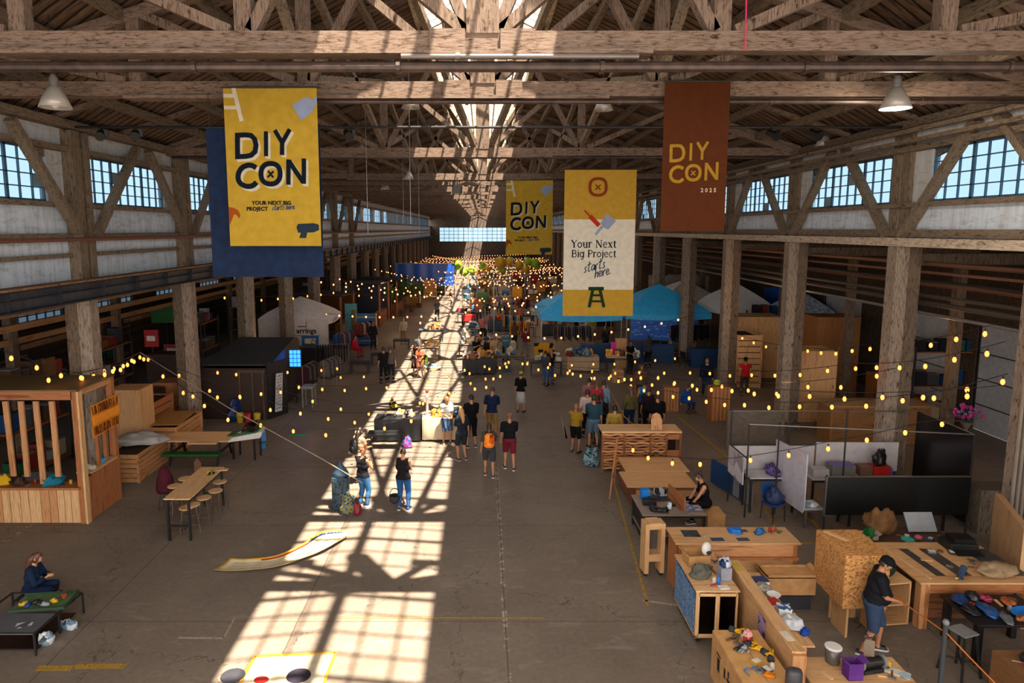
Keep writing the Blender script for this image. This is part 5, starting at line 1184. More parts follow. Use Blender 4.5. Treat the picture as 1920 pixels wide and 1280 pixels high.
MB().box(((bX0 + 8.9) / 2, bY1 - .02, 1.2), (8.9 - bX0, .04, .7), LW).build('white_panel', t); MB().box((10.05, bY1 - .02, 1.25), (2.2, .04, .8), LW).build('white_panel', t)
MB().box((bX0 - .02, 16.8, 1.2), (.03, 1.0, .72), mat('#8f8a94', 'pile', '#b0aab0', .5, scale=.3)).build('side_panel', t)
MB().box(((8.2 + bX1) / 2, bY0, .99), (bX1 - 8.2, .05, .95), mat('#060606', rough=.5)).box((8.2 - .01, bY0, .98), (.03, .06, 1.0), STEEL).box(((8.2 + bX1) / 2, bY0, 1.47), (bX1 - 8.2, .06, .015), STEEL).build('front_panel', t)
MB().box((bX1, (bY0 + bY1) / 2, 1.4), (.05, bY1 - bY0, 2.2), mat('#121216', rough=.25)).build('side_panel', t)
q = MB(); q.prism([(0, .42), (.06, .3), (1.35, .3), (1.35, 1.75), (.0, 1.8)], (7.85, 15.55, .1), (-.12, 1, 0), (0, 0, 1), .03, mat('#b9b5c0', 'plain', '#a8a4b0', .5)); o = q.build('printed_panel', t)
MB().prism([(.15, 1.1), (.42, 1.05), (.45, 1.6), (.2, 1.75)], (7.878, 15.55, .1), (-.12, 1, 0), (0, 0, 1), .006, mat('#5d5868', rough=.6)).prism([(.2, .6), (.38, .72), (.3, 1.1), (.15, 1.1)], (7.878, 15.55, .1), (-.12, 1, 0), (0, 0, 1), .006, mat('#77727f', rough=.6)).build('printed_shape', o)
table('booth_table', 'white display table at the left of the booth', (7.5, 16.8), (1.2, .6, .95), LW, IRON)
table('booth_table', 'white display table in the back of the booth', (9.55, 16.75), (2.2, .7, .95), LW, IRON)
table('booth_table', 'dark low table just behind the black panel of the booth', (10.1, 15.75), (2.4, .6, .8), BLACK, IRON)
its = [(9.15, 15.75, '#1a1a1c', (.3, .25, .3), 'black bucket bag at the left of the dark booth table'), (9.55, 15.75, '#2a1d16', (.26, .22, .24), 'open black box with orange tools on the dark booth table'), (9.95, 15.7, '#0f0f10', (.3, .2, .22), 'black case beside the orange tools on the dark booth table'), (10.75, 15.75, '#a9a6a8', (.3, .16, .2), 'pale leather bag on the dark booth table'), (11.15, 15.8, '#0c0c0d', (.4, .3, .3), 'black box at the right end of the dark booth table')]
for i, (x, y, c_, d_, lb) in enumerate(its): (open_box if i in (0, 1) else bx)('display_bag' if 'bag' in lb else 'display_box', lb, 'bag' if 'bag' in lb else 'box', (x, y, .805), d_, mat(c_, rough=.4))
t = thing('handle_loop', 'white looped handle bag standing on the dark booth table', 'bag', (10.42, 15.75, .805)); MB().box((0, 0, .09), (.3, .12, .18), WHITE).build('bag', t, bevel=.01); MB().tube([(-.1 * math.cos(a), 0, .18 + .22 * math.sin(a)) for a in np.linspace(0, PI, 9)], .012, WHITE, 6).build('handle', t)
tag(MB().tube([(0, 0, 0), (0, 0, .62)], [.03, .02], mat('#1b4fa0', rough=.4)).build('blue_rod', loc=(10.15, 15.9, .805)), 'upright blue rod on the dark booth table', 'rod')
its = [(8.75, 16.7, 'white printer', '#a7a4a6', (.42, .3, .2)), (9.35, 16.75, 'grey roll case with lilac lid', '#6d6a66', (.6, .34, .28)), (9.95, 16.75, 'brown board box', '#6a4a3a', (.32, .3, .25)), (10.35, 16.75, 'red display case', '#a81a12', (.45, .32, .26))]
for x, y, lb, c_, d_ in its: bx('display_box', lb + ' on the white table in the back of the booth', 'box', (x, y, .955), d_, mat(c_, rough=.5), lid=mat('#6a58a0', rough=.5) if 'lilac' in lb else None)
cloth_heap('black_bag', 'black duffel bag on the red case at the back of the booth', 'bag', (10.35, 16.75, 1.235), (.25, .15, .2), BLACK, seed=80)
cloth_heap('purple_goods', 'pile of purple and lilac goods on the white table at the left of the booth', 'goods', (7.6, 16.8, .955), (.3, .18, .14), mat('#3b3466', 'pile', '#5a4a78', .6, scale=3), seed=81)
chair('blue folding chair in the left front of the booth', (7.35, 16.1), .4, mat('#123a7a', rough=.5)); 
cloth_heap('blue_bag', 'dark blue bag slung on the blue folding chair', 'bag', (7.35, 16.08, .48), (.22, .2, .2), mat('#142a52', rough=.6), seed=82)
t = table('glass_table', 'small low white table right of the sloping printed panel', (8.15, 15.9), (.5, .6, .5), LW, STEEL); cloth_heap('blue_papers', 'blue and white papers on the small low white table', 'paper', (8.15, 15.85, .505), (.16, .18, .05), mat('#7a92a8', 'pile', '#c9c9cc', .5), seed=83)
t = thing('angled_panel', 'low blue and tan display panel slanting along the left of the booth', 'panel', (6.95, 17.6, 0), 0)
MB().beam((-.35, .9, .42), (.05, -.55, .42), .04, .7, mat('#16406e', 'plain', None, .5)).build('blue_board', t); MB().beam((-.07, -.1, .40), (.14, -.85, .36), .05, .62, mat('#8f8272', 'plain', '#6f7f94', .5)).build('tan_board', t)
tag(MB().tube([(9.95, 14.75, 0), (9.95, 14.75, .38)], .01, STEEL).ball((9.95, 14.75, .42), (.08, .06, .05), RED).build('red_marker'), 'thin floor stand with a red knob in front of the black panel', 'stand')
# =============== LEFT SIDE ===============
SX, SY0, SY1, SH = -9.98, 15.95, 17.45, 3.38
t = thing('wooden_stall', 'large open timber stall with slanted slats and vertical board cladding, left edge', 'stall', (0, 0, 0))
for x, y in ((SX, SY0), (SX, SY1), (-13.3, SY0), (-13.3, SY1)): MB().box((x, y, SH / 2), (.16, .14, SH), W_CEDAR('z') if x == SX else W_DARK('z')).build('corner_post', t)
MB().box((SX + .10, SY0 - .02, SH / 2), (.05, .16, SH), W_PINE('z')).build('corner_batten', t)
MB().box(((SX - 13.3) / 2, SY0, SH - .1), (3.2, .14, .22), W_CEDAR('x')).build('front_beam', t); MB().box((SX, (SY0 + SY1) / 2, SH - .06), (.12, 1.4, .14), W_FIR('y')).build('side_beam', t)
MB().box(((SX - 13.3) / 2, (SY0 + SY1) / 2, SH + .03), (3.5, 1.7, .03), mat('#6d5a35', 'wood', '#54431f', .6, 'x')).build('roof_board', t)
for xt, xb, yb in ((10, 26, 892), (39, 52, 893), (67, 82, 907), (97, 110, 893)):
    a = P(xt, 752, SY0 - .05); c = P(xb, yb, SY0 - .05); MB().beam(a, c, .13, .05, W_FIR('z'), (0, 1, 0)).build('slat', t)
MB().box(((SX - 13.3) / 2, SY0 + .1, .93), (3.3, .5, .06), W_CEDAR('x')).build('counter_top', t)
q = MB(); rr = random.Random(9)
x = -13.2
while x < SX - .15: w_ = rr.uniform(.16, .3); q.box((x + w_ / 2, SY0 - .03, .45), (w_ - .015, .03, .88), [W_FIR('z'), W_CEDAR('z'), W_PINE('z')][rr.randrange(3)]); x += w_
q.build('front_cladding', t); q = MB(); y = SY0 + .08
while y < SY1 - .05: w_ = min(rr.uniform(.14, .22), SY1 - y); q.box((SX + .06, y + w_ / 2, .56 + .04 * (y - SY0)), (.03, w_ - .012, 1.12 + .08 * (y - SY0)), [W_CEDAR('z'), W_CEDAR('z'), W_FIR('z')][rr.randrange(3)]); y += w_
q.build('side_cladding', t)
for y in (SY0 + .75, SY0 + 1.1): MB().box((SX, y, 2.0), (.08, .08, 1.7), W_CEDAR('z')).build('window_post', t)
MB().box((SX - .1, SY0 + .85, 1.2), (.4, 1.2, .04), W_PINE('y')).build('side_shelf', t)
SG_ = mat('#d6851c', 'plain', '#c8771a', .6); t2 = thing('stall_sign', 'orange cloth sign with dark hand lettering on the side of the timber stall', 'sign', (SX + .13, SY0 + .95, 2.5))
q = MB(); q.sheet(lambda u, v: (.02 + .02 * math.sin(u * 7), -.62 + 1.22 * u, .42 - v * .84 - .0 * u), 10, 5, SG_, .012); q.build('cloth', t2)
q = MB()
rz_ = random.Random(14)
for z in (.28, -.26):
    y = -.58
    while y < .55:
        sl_ = rz_.choice((-.05, 0, 0, .05)); q.beam((.055, y, z - .11), (.055, y + sl_, z + .11), .008, .018, mat('#5c2a10', rough=.7), (0, 1, 0))
        y += rz_.uniform(.03, .085)
q.box((.05, 0, .02), (.02, 1.18, .22), mat('#ef8f14', rough=.6)); q.build('lettering', t2)
for x, w_, c_, lb in ((-12.0, .22, '#c39a1e', 'yellow bag on the counter of the timber stall'), (-11.7, .3, '#3a2a1c', 'pile of dark odds and ends in the middle of the stall counter'), (-10.75, .26, '#1c6f86', 'turquoise cloth at the right of the stall counter'), (-12.45, .25, '#8a3a26', 'flat red and grey package at the left of the stall counter')):
    cloth_heap('cloth_pile', lb, 'goods', (x, SY0 + .1, .965), (w_, .14, .13), mat(c_, 'pile' if c_[1] == '3' else 'plain', None, .7), seed=int(-x * 9))
cloth_heap('blue_cloth', 'light blue cloth on the side shelf of the timber stall', 'cloth', (SX - .1, SY0 + 1.1, 1.225), (.12, .25, .06), mat('#3a93b8', rough=.7), seed=91)
cloth_heap('white_cloth', 'white cloth near the corner on the side shelf of the timber stall', 'cloth', (SX - .1, SY0 + .5, 1.225), (.1, .18, .06), mat('#b9b2a8', rough=.7), seed=92)
plybox('stock_crate', 'pale board carton inside the timber stall', (-11.9, 17.1), (.8, .45, .8), mat('#8f98a0', 'plain', None, .7), doors=3); plybox('stock_crate', 'second pale carton inside the timber stall', (-12.9, 17.0), (.8, .45, .8), mat('#86909a', 'plain', None, .7), doors=2)
# slatted crates beyond the stall
slat_box('slatted_crate', 'long low slatted timber crate just beyond the stall', (-10.45, 19.55), (.9, 1.9, .85), W_FIR('y')); slat_box('slatted_crate', 'second slatted timber crate farther along, before the third column', (-10.4, 21.9), (.9, 1.9, .95), W_FIR('y'))
slat_box('slatted_crate', 'slatted crate stacked behind beside the column base', (-11.6, 22.6), (.9, 1.4, 1.5), W_CEDAR('y'))
plybox('plywood_crate', 'tall pale plywood crate behind the stall sign', (-11.3, 20.9), (1.0, .9, 2.3), W_PLY('z')); tag(MB().box((0, 0, .02), (.95, 1.7, .03), mat('#9a7038', 'wood', '#7d5626', .6, 'x')).build('board_sheet', loc=(-11.2, 21.9, 1.55 - .02), rz=.1), 'loose tan board lying over the slatted crates', 'board').location = (-10.45, 21.9, .97)
cloth_heap('white_sheet', 'white dust sheet draped over the first slatted crate', 'cloth', (-10.45, 19.7, .86), (.45, .8, .14), mat('#a9a6a4', 'fabric', rough=.85), seed=94)
bx('sofa_back', 'dark brown leather chair in the shade behind the crates', 'chair', (-12.3, 24.0, 0), (.9, .8, 1.5), mat('#2a1511', rough=.4), bevel=.05)
# picnic table
PG = mat('#12501c', 'plain', '#0e4017', .5)
t = thing('picnic_table', 'picnic table with pale plank top and two green benches', 'table', (-9.0, 20.55, 0), 0)
q = MB()
for k in range(5): q.box((0, -.4 + .2 * k, .76), (2.1, .185, .035), W_PINE('x'))
q.box((.35, -.62, .765), (.9, .22, .03), W_PINE('x')); q.build('tabletop', t)
for s in (-1, 1): MB().box((s * .02 + .1 * (s < 0), s * -.72 + .0, .44 if s > 0 else .42), (1.75, .3, .07), PG).build('bench_seat', t)
for x in (-.75, .75):
    MB().box((x, 0, .36), (.06, 1.3, .06), IRON).build('cross_bar', t)
    for s in (-1, 1): MB().beam((x, s * .3, .74), (x, s * .62, 0), .06, .06, BLACK).build('leg', t)
t = thing('pinball_table', 'green and white tabletop game with a clear hood, beside the picnic table', 'game', (-7.65, 20.75, 0), -.1)
MB().prism([(-.55, .62), (.45, .72), (.5, .82), (.5, .92), (-.55, .74)], (.0, .32, 0), (1, .25, 0), (0, 0, 1), .6, WHITE).build('body', t); MB().beam((-.5, 0, .76), (.45, .1, .93), .56, .05, mat('#0f5a3a', rough=.4)).build('playfield', t)
MB().beam((-.2, 0, .83), (.15, .02, .9), .2, .03, mat('#8c2a20', 'pile', '#c9a59a', .5)).build('inlay', t)
MB().sheet(lambda u, v: (.05 + .42 * u, -.3 + .62 * v, .95 + .33 * math.sin(v * PI) * (.5 + .5 * u)), 6, 10, mat('#c9c9cc', 'glass'), .01).build('hood', t)
for x in (-.3, .4):
    for y in (-.2, .25): MB().box((x, y, .34), (.05, .05, .68), BLACK).build('leg', t)
t = thing('toy_chair', 'small blue chair with green seat alone on the floor', 'chair', G(492, 840), .4); MB().box((0, 0, .2), (.26, .26, .03), mat('#2d6b3a', rough=.6)).build('seat', t); MB().box((.02, .13, .38), (.24, .03, .36), mat('#1466b0', rough=.5), (-.15, 0, 0)).build('backrest', t); MB().box((0, 0, .1), (.2, .2, .19), mat('#1466b0', rough=.5)).build('base', t)
tag(MB().box((0, 0, .01), (.55, .16, .015), mat('#1f8a4a', rough=.6)).build('green_sheet', loc=G(558, 815), rz=.15), 'thin green board lying flat on the floor', 'board')
t = thing('wood_sign', 'small brown hexagonal wooden sign standing behind the high table', 'sign', G(372, 893), 0); MB().prism([(-.1, .1), (0, 0), (.1, .1), (.11, .42), (0, .58), (-.1, .45)], (0, 0, .0), (1, 0, 0), (0, 0, 1), .03, mat('#7a5138', 'wood', '#5c3a26', .6)).build('board', t); MB().box((0, .06, .04), (.22, .18, .04), W_DARK('x')).build('foot', t)
# high table and stools
t = thing('high_table', 'long narrow high table with pale top and black steel frame', 'table', (-7.17, 15.98, 0), 0)
for y in (-.53, .53): MB().box((0, y, 1.035), (.62, 1.055, .03), W_PINE('y')).build('tabletop', t)
for sy in (-1, 1):
    q = MB()
    for sx in (-1, 1): MB().box((sx * .25, sy * 1.0, .51), (.05, .05, 1.02), BLACK).build('leg', t)
    MB().box((0, sy * 1.0, .35), (.48, .04, .04), BLACK).build('crossbar', t)
MB().box((.25, 0, .97), (.04, 1.98, .06), BLACK).box((-.25, 0, .97), (.04, 1.98, .06), BLACK).build('frame_rail', t)
for i, (px, py, lb) in enumerate(((361, 945, 'nearest bar stool on the right side of the high table'), (382, 932, 'second bar stool from the front, right side of the high table'), (412, 902, 'farthest bar stool on the right side of the high table'), (390, 915, 'bar stool tucked between second and farthest on the right of the high table'), (327, 910, 'middle bar stool on the left side of the high table'), (347, 896, 'farthest bar stool on the left side of the high table'), (330, 952, 'bar stool tucked under the near end of the high table'))):
    c = G(px, py, .72)
    if i == 3: c = V3((-6.8, 16.25, 0))
    if i == 6: c = V3((-7.15, 15.35, 0))
    stool_round(lb, c, .72 if i != 6 else .66)
cc = G(313, 905, .7); t = thing('coat_on_stool', 'maroon coat hung over a stool left of the high table', 'coat', (cc.x - .05, cc.y, 0))
q = MB(); q.lathe([(.2, .45), (.22, .55), (.19, .8), (.12, 1.05), (.02, 1.18)], (0, 0, 0), mat('#4a1a24', 'fabric', '#38131b', .8), 14, .8); q.v = [(x * (1 + .12 * math.sin(4 * math.atan2(y, x))), y * (1 + .1 * math.sin(5 * math.atan2(y, x))), z) for x, y, z in q.v]; q.build('coat', t, smooth=True)
for k in range(4): a = PI / 4 + k * PI / 2; MB().tube([(.1 * math.cos(a), .1 * math.sin(a), .6), (.2 * math.cos(a), .2 * math.sin(a), 0)], .012, IRON, 6).build('leg', t)
cloth_heap('yellow_pouch', 'yellow and black tool pouch at the far end of the high table', 'tool', G(396, 888, 1.053), (.12, .07, .04), mat('#a89a1c', 'pile', '#1a1a1a', .6), seed=96)
tag(MB().box((0, 0, .01), (.5, .14, .02), W_PINE('x')).build('plank', loc=G(406, 884, 1.053) + V3((.0, .1, 0)), rz=.15), 'pale plank lying across the far end of the high table', 'plank')
# low table at bottom left
t = thing('low_table', 'low steel-framed table with a grey top and a green tray, bottom left corner', 'table', (0, 0, 0))
MB().box((-8.35, 10.95, .41), (1.25, .62, .02), mat('#55565a', 'plain', '#4a4b50', .5)).build('grey_top', t); q = MB()
cs = [(-7.72, 10.66), (-7.66, 11.95), (-9.0, 11.95), (-9.0, 10.66)]
for i in range(4): q.beam((*cs[i], .41), (*cs[(i + 1) % 4], .41), .025, .025, IRON)
q.build('frame', t)
for x, y in cs + [(-7.7, 11.3)]: MB().box((x, y, .2), (.03, .03, .4), IRON).build('leg', t)
MB().box((-8.3, 11.3, .06), (1.1, 1.1, .02), mat('#20120e', rough=.4)).build('lower_shelf', t)
t = thing('green_tray', 'green lined tray of yellow, blue and black parts on the low table', 'tray', (-8.15, 11.6, .42), .12)
MB().box((0, 0, .012), (.95, .56, .02), mat('#3f5a34', 'plain', '#5b6a50', .7)).build('mat', t); q = MB()
for a in (((-.475, -.28), (.475, -.28)), ((-.475, .28), (.475, .28)), ((.475, -.28), (.475, .28))): q.beam((*a[0], .035), (*a[1], .035), .02, .05, mat('#1d3a24', rough=.6))
q.build('rim', t); rr = random.Random(4)
for i, (c_, lb) in enumerate((('#c79a1e', 'yellow'), ('#1d3f80', 'blue'), ('#15161a', 'black'), ('#15161a', 'black'), ('#8b9096', 'grey'), ('#c79a1e', 'yellow'), ('#9a3a20', 'rust'))):
    o = cloth_heap('loose_part', lb + ' loose part in the green tray', 'part', (-.32 + .1 * i, rr.uniform(-.15, .15), .022), (.08, .05, .035), mat(c_, rough=.5), seed=100 + i); o.parent = t
    del o['category']; del o['label']
bx('printed_leaflet', 'white leaflet with a dark picture on the grey end of the low table', 'leaflet', (-8.05, 10.9, .422), (.26, .18, .004), mat('#a8a8aa', 'pile', '#4a4a50', .5), .35)
cloth_heap('plastic_bag', 'crumpled white and blue plastic bag at the foot of the low table', 'bag', (-7.75, 11.0, 0), (.1, .12, .12), mat('#7a8c9a', 'pile', '#c9c9c9', .4), seed=111); cloth_heap('plastic_bag', 'second crumpled bag along the right side under the low table', 'bag', (-7.62, 11.45, 0), (.07, .16, .1), mat('#5a748c', 'pile', '#b0b4b8', .4), seed=112)
bx('floor_cushion', 'dark cushion under the woman seated bottom left', 'cushion', (-8.98, 12.38, 0), (.45, .45, .1), DGREY, bevel=.03)
t = thing('drinking_cup', 'white cup held up by the woman bottom left', 'cup', P(60, 1092, 12.3)); MB().lathe([(.03, -.05), (.04, .05), (.036, .05), (.027, -.04)], (0, 0, 0), mat('#8fa6bd', rough=.4), 12).build('cup', t, smooth=True)
# paper banner and mural on the floor
up = smooth_line([(432, 1050), (465, 1052), (520, 1046), (570, 1024), (603, 1004), (650, 1001)], 5); lo = smooth_line([(401, 1071), (440, 1074), (515, 1068), (575, 1050), (612, 1035), (650, 1012)], 5)
nU = [G(*p) for p in up]; nL = [G(*p) for p in lo]; L_ = len(nU)
t = thing('paper_scroll', 'long curling cream paper scroll with yellow border and red line on the sunlit floor', 'scroll', (0, 0, 0))
def scroll(u, v, a0=0, a1=1, dz=0):
    i = min(int(u * (L_ - 1)), L_ - 2); f_ = u * (L_ - 1) - i; v = a0 + (a1 - a0) * v
    a = nU[i].lerp(nU[i + 1], f_); c = nL[i].lerp(nL[i + 1], f_); p = c.lerp(a, v); return (p.x, p.y, .012 + dz + .10 * max(0, 2 * abs(v - .5)) ** 3 * (.3 + .7 * u))
MB().sheet(lambda u, v: scroll(u, v), 40, 8, mat('#cfc0a2', 'plain', '#bfae8c', .8), .004).build('paper', t)
q = MB(); q.sheet(lambda u, v: scroll(u, v, 0, .1, .004), 40, 1, mat('#c98e1c', rough=.7), .002).sheet(lambda u, v: scroll(u, v, .93, 1, .004), 40, 1, mat('#c9962c', rough=.7), .002).sheet(lambda u, v: scroll(.3 + u * .35, v, .86, .93, .005), 16, 1, mat('#a3281e', rough=.7), .002).sheet(lambda u, v: scroll(u * .04, v, 0, 1, .004), 3, 4, mat('#c98e1c', rough=.7), .002)
q.sheet(lambda u, v: scroll(.65 + u * .3, v, .88, .95, .005), 16, 1, mat('#1d2c4a', rough=.7), .002)
for k in range(5): q.sheet(lambda u, v, k=k: scroll(.1 + u * .8, v, .22 + .13 * k, .235 + .13 * k, .004), 36, 1, mat('#4a4238', rough=.7), .002)
q.build('printed_line', t)
t = thing('floor_canvas', 'flat canvas with a yellow border and dark shapes on the floor at the bottom edge', 'canvas', (0, 0, 0))
c4 = [G(478, 1231), G(629, 1224), G(600, 1300), G(440, 1300)]
MB().add([(p.x, p.y, .004) for p in c4] + [(p.x, p.y, .010) for p in c4], [(7, 6, 5, 4)[::-1], (0, 1, 5, 4), (1, 2, 6, 5), (2, 3, 7, 6), (3, 0, 4, 7)], mat('#b8aa94', 'plain', '#a89a84', .8)).build('canvas', t)
q = MB()
for a, c in ((0, 1), (1, 2), (3, 0)): q.beam(c4[a] + V3((0, 0, .012)), c4[c] + V3((0, 0, .012)), .05, .008, mat('#c98e2c', rough=.7))
q.build('yellow_border', t)
for px, py, rx, ry, m in ((437, 1268, .2, .18, DGREY), (560, 1268, .2, .18, mat('#2a2530', rough=.8)), (490, 1276, .12, .08, mat('#8c1f1c', rough=.7))):
    p = G(px, py); MB().lathe([(rx, .012), (rx * .96, .03), (rx * .4, .036)], (p.x, p.y, 0), m, 20, ry / rx).build('painted_shape', t)
# waste bin
c = G(637, 958); t = thing('waste_bin', 'square waste bin wrapped in printed paper with a blue-grey bag tied on top', 'bin', (c.x, c.y + .2, 0), .1)
MB().box((0, 0, .45), (.42, .4, .9), mat('#2b2a26', 'pile', '#2a4050', .6, scale=4)).build('bin', t, bevel=.01); MB().lathe([(.2, .9), (.22, .97), (.14, 1.1), (.05, 1.22), (.02, 1.3)], (0, 0, 0), mat('#3c5872', 'plain', '#2c4258', .4), 14).build('bin_bag', t, smooth=True)
c = G(655, 962); cloth_heap('goods_bag', 'bag with blue, yellow and red contents beside the waste bin', 'bag', (c.x - .02, c.y, .0), (.2, .18, .3), mat('#20506e', 'pile', '#7a6a2c', .7, scale=3), seed=121); cloth_heap('red_bag', 'red and white bag on the floor right of the waste bin', 'bag', (c.x + .22, c.y - .05, 0), (.12, .12, .18), mat('#8a1c26', 'plain', '#6a1520', .6), seed=122)
t = thing('basket', 'dark woven basket hanging from the hand of the woman looking down', 'basket', P(740, 930, 16.75)); MB().lathe([(.1, -.16), (.14, -.1), (.15, .02), (.14, .03), (.12, -.1)], (0, 0, 0), DGREY, 14).build('basket_body', t, smooth=True); MB().tube([(-.13 * math.cos(a), 0, .02 + .2 * math.sin(a)) for a in np.linspace(0, PI, 10)], .01, DGREY, 5).build('handle', t)
# tables in the sun
TB = mat('#131316', rough=.5)
table('vendor_table', 'black-clothed vendor table in the sun, left of the pair', (-2.95, 22.7), (1.55, .75, .8), TB, IRON, cloth=TB); table('vendor_table', 'cream-clothed vendor table in the sun, right of the pair', (-1.45, 22.8), (1.25, .75, .8), mat('#c9b79c', rough=.7), IRON, cloth=mat('#cdbb9f', 'fabric', rough=.8))
t = table('vendor_table', 'low black stand in front of the black-clothed vendor table', (-3.3, 21.7), (1.1, .5, .55), TB, IRON); cloth_heap('pink_doll', 'pink and blue stuffed toy on the floor before the vendor tables', 'toy', (-2.55, 21.75, 0), (.17, .13, .22), mat('#a8305c', 'pile', '#2a4a88', .7, scale=2), seed=125)
t = thing('white_statuette', 'tall slim white column ornament standing on the cream vendor table', 'ornament', (-1.95, 22.8, .8)); MB().lathe([(.1, 0), (.1, .03), (.04, .08), (.05, .3), (.035, .62), (.06, .66), (.05, .78), (.01, .84)], (0, 0, 0), mat('#d9cfc2', rough=.4), 14).build('column', t, smooth=True); MB().ball((0, 0, .9), (.06, .06, .08), mat('#a5381c', rough=.5)).build('finial', t, smooth=True)
rr = random.Random(17); GOOD = ['#c9b79c', '#b5482a', '#d8cbb8', '#8a5a3a', '#2b5f9a', '#c98f3a', '#e0d5c5', '#7a2a22', '#333338', '#4a7a9a']
def goods(x, y, z, k, w_, d_, group, lab, sz=(.08, .22)):
    for i in range(k):
        c_ = rr.choice(GOOD); a = (x + rr.uniform(-w_, w_), y + rr.uniform(-d_, d_), z); s_ = rr.uniform(*sz); j = rr.randrange(4)
        if j == 0: o = MB().box((0, 0, s_ / 2), (s_, s_ * .8, s_), mat(c_, rough=.6)).box((0, 0, s_), (s_ * 1.04, s_ * .84, s_ * .12), mat(rr.choice(GOOD), rough=.6)).build('goods_box', loc=a, rz=rr.uniform(0, 3))
        elif j == 1: o = MB().lathe([(s_ * .3, 0), (s_ * .4, s_ * .1), (s_ * .35, s_ * .8), (s_ * .15, s_), (s_ * .16, s_ * 1.2)], (0, 0, 0), mat(c_, rough=.4), 10).build('goods_jar', smooth=True, loc=a)
        elif j == 2: o = cloth_heap('goods_pile', 'x', 'goods', a, (s_, s_ * .7, s_ * .7), mat(c_, 'pile', rr.choice(GOOD), .7), seed=i)
        else: o = MB().beam((0, 0, 0), (0, s_ * .3, s_ * 1.3), s_ * 1.2, .02, mat(c_, 'pile', rr.choice(GOOD), .6)).beam((0, s_ * .3, s_ * 1.3), (0, s_ * .55, 0), .02, .02, IRON).build('goods_sign', loc=a, rz=rr.uniform(-.4, .4))
        tag(o, lab, 'goods', group)
goods(-2.95, 22.7, .81, 9, .65, .25, 'goods on the black-clothed vendor table', 'small ware on the black-clothed vendor table in the sun'); goods(-1.45, 22.8, .81, 12, .5, .25, 'goods on the cream-clothed vendor table', 'small ware on the cream-clothed vendor table in the sun')
cloth_heap('yellow_figure', 'yellow and black toy figure behind the sunlit vendor tables', 'toy', G(737, 768), (.16, .13, .24), mat('#8a8020', 'pile', '#1a1a1a', .7, scale=2), seed=127)
# black booth with plaque
t = thing('black_booth', 'black-walled booth with a framed doorway and a scribbled white plaque, left of the aisle', 'booth', (0, 0, 0)); BK = mat('#141317', 'plain', '#1d1b20', .6)
MB().box((-9.6, 25.2, 1.0), (2.6, .06, 2.0), mat('#2a160f', rough=.6)).build('front_panel', t)
q = MB()
for x in (-9.35, -8.85, -8.45): q.box((x, 25.13, .95), (.07, .08, 1.9), mat('#57493f', 'wood', '#3d322a', .7))
q.box((-8.9, 25.13, 1.9), (1.05, .1, .1), mat('#57493f', 'wood', '#3d322a', .7)); q.build('door_frame', t)
MB().beam((-8.3, 25.1, 1.1), (-7.85, 26.1, 1.1), .06, 2.2, BK).build('angled_panel', t)
MB().prism([(0, 0), (4.2, 0), (4.2, 2.3), (3.9, 2.55), (3.4, 2.6), (0, 2.1)], (-8.32, 25.4, 0), (0, 1, 0), (0, 0, 1), .06, BK).build('side_panel', t); MB().box((-10.9, 28.2, 1.15), (.06, 5.4, 2.3), BK).build('side_panel', t); MB().box((-9.6, 29.7, 1.2), (2.6, .06, 2.4), BK).build('back_panel', t)
MB().box((-9.6, 27.4, 2.3), (2.6, 4.4, .05), mat('#3c3b40', rough=.7), (.08, 0, 0)).build('roof_board', t)
t = thing('scribbled_plaque', 'narrow leaning white plaque covered in black lettering on the black booth', 'sign', (-8.0, 25.45, 1.0), math.radians(64))
MB().box((0, -.05, 0), (.36, .02, 1.5), mat('#c0bcc0', rough=.6), (0, .08, 0)).build('plaque', t); q = MB(); rr2 = random.Random(8)
for k in range(11):
    z = .64 - k * .125
    for j in range(4): q.beam((-.14 + j * .075 + z * .08, -.063, z - .03), (-.11 + j * .075 + z * .08 + rr2.uniform(-.02, .03), -.063, z + .04), .022, .006, BLACK, (0, 1, 0))
q.build('lettering', t)
for i, (x, c_, lb) in enumerate(((-9.25, '#b59a12', 'left yellow tub'), (-8.95, '#a3201c', 'red tub between the yellow ones'), (-8.6, '#b8a01a', 'right yellow tub'))):
    tag(MB().lathe([(.1, 0), (.11, .01), (.14, .36), (.13, .36), (.09, .03)], (0, 0, 0), mat(c_, rough=.5), 14).build('tub', loc=(x, 24.7, 0), smooth=True), lb + ' on the floor before the black booth', 'tub')
cloth_heap('blue_tarp', 'shiny dark blue tarpaulin against the black booth front', 'cloth', (-9.5, 24.95, 0), (.35, .15, .42), mat('#0f2a5c', rough=.3), seed=131)
t = thing('blue_light_panel', 'small glowing blue window panel right of the black booth', 'light', (-8.3, 30.0, 1.9)); t.location = (-7.9, 27.6, 1.95)
q = MB()
for i in range(3):
    for j in range(4): q.box((-.16 + .16 * i, 0, -.3 + .18 * j), (.13, .03, .15), mat('#2a7bff', 'glow', emit=3.5))
q.build('lit_pane', t); MB().box((0, .03, -.05), (.54, .03, .8), BLACK).box((0, .03, -1.0), (.05, .05, 1.9), BLACK).build('frame', t)
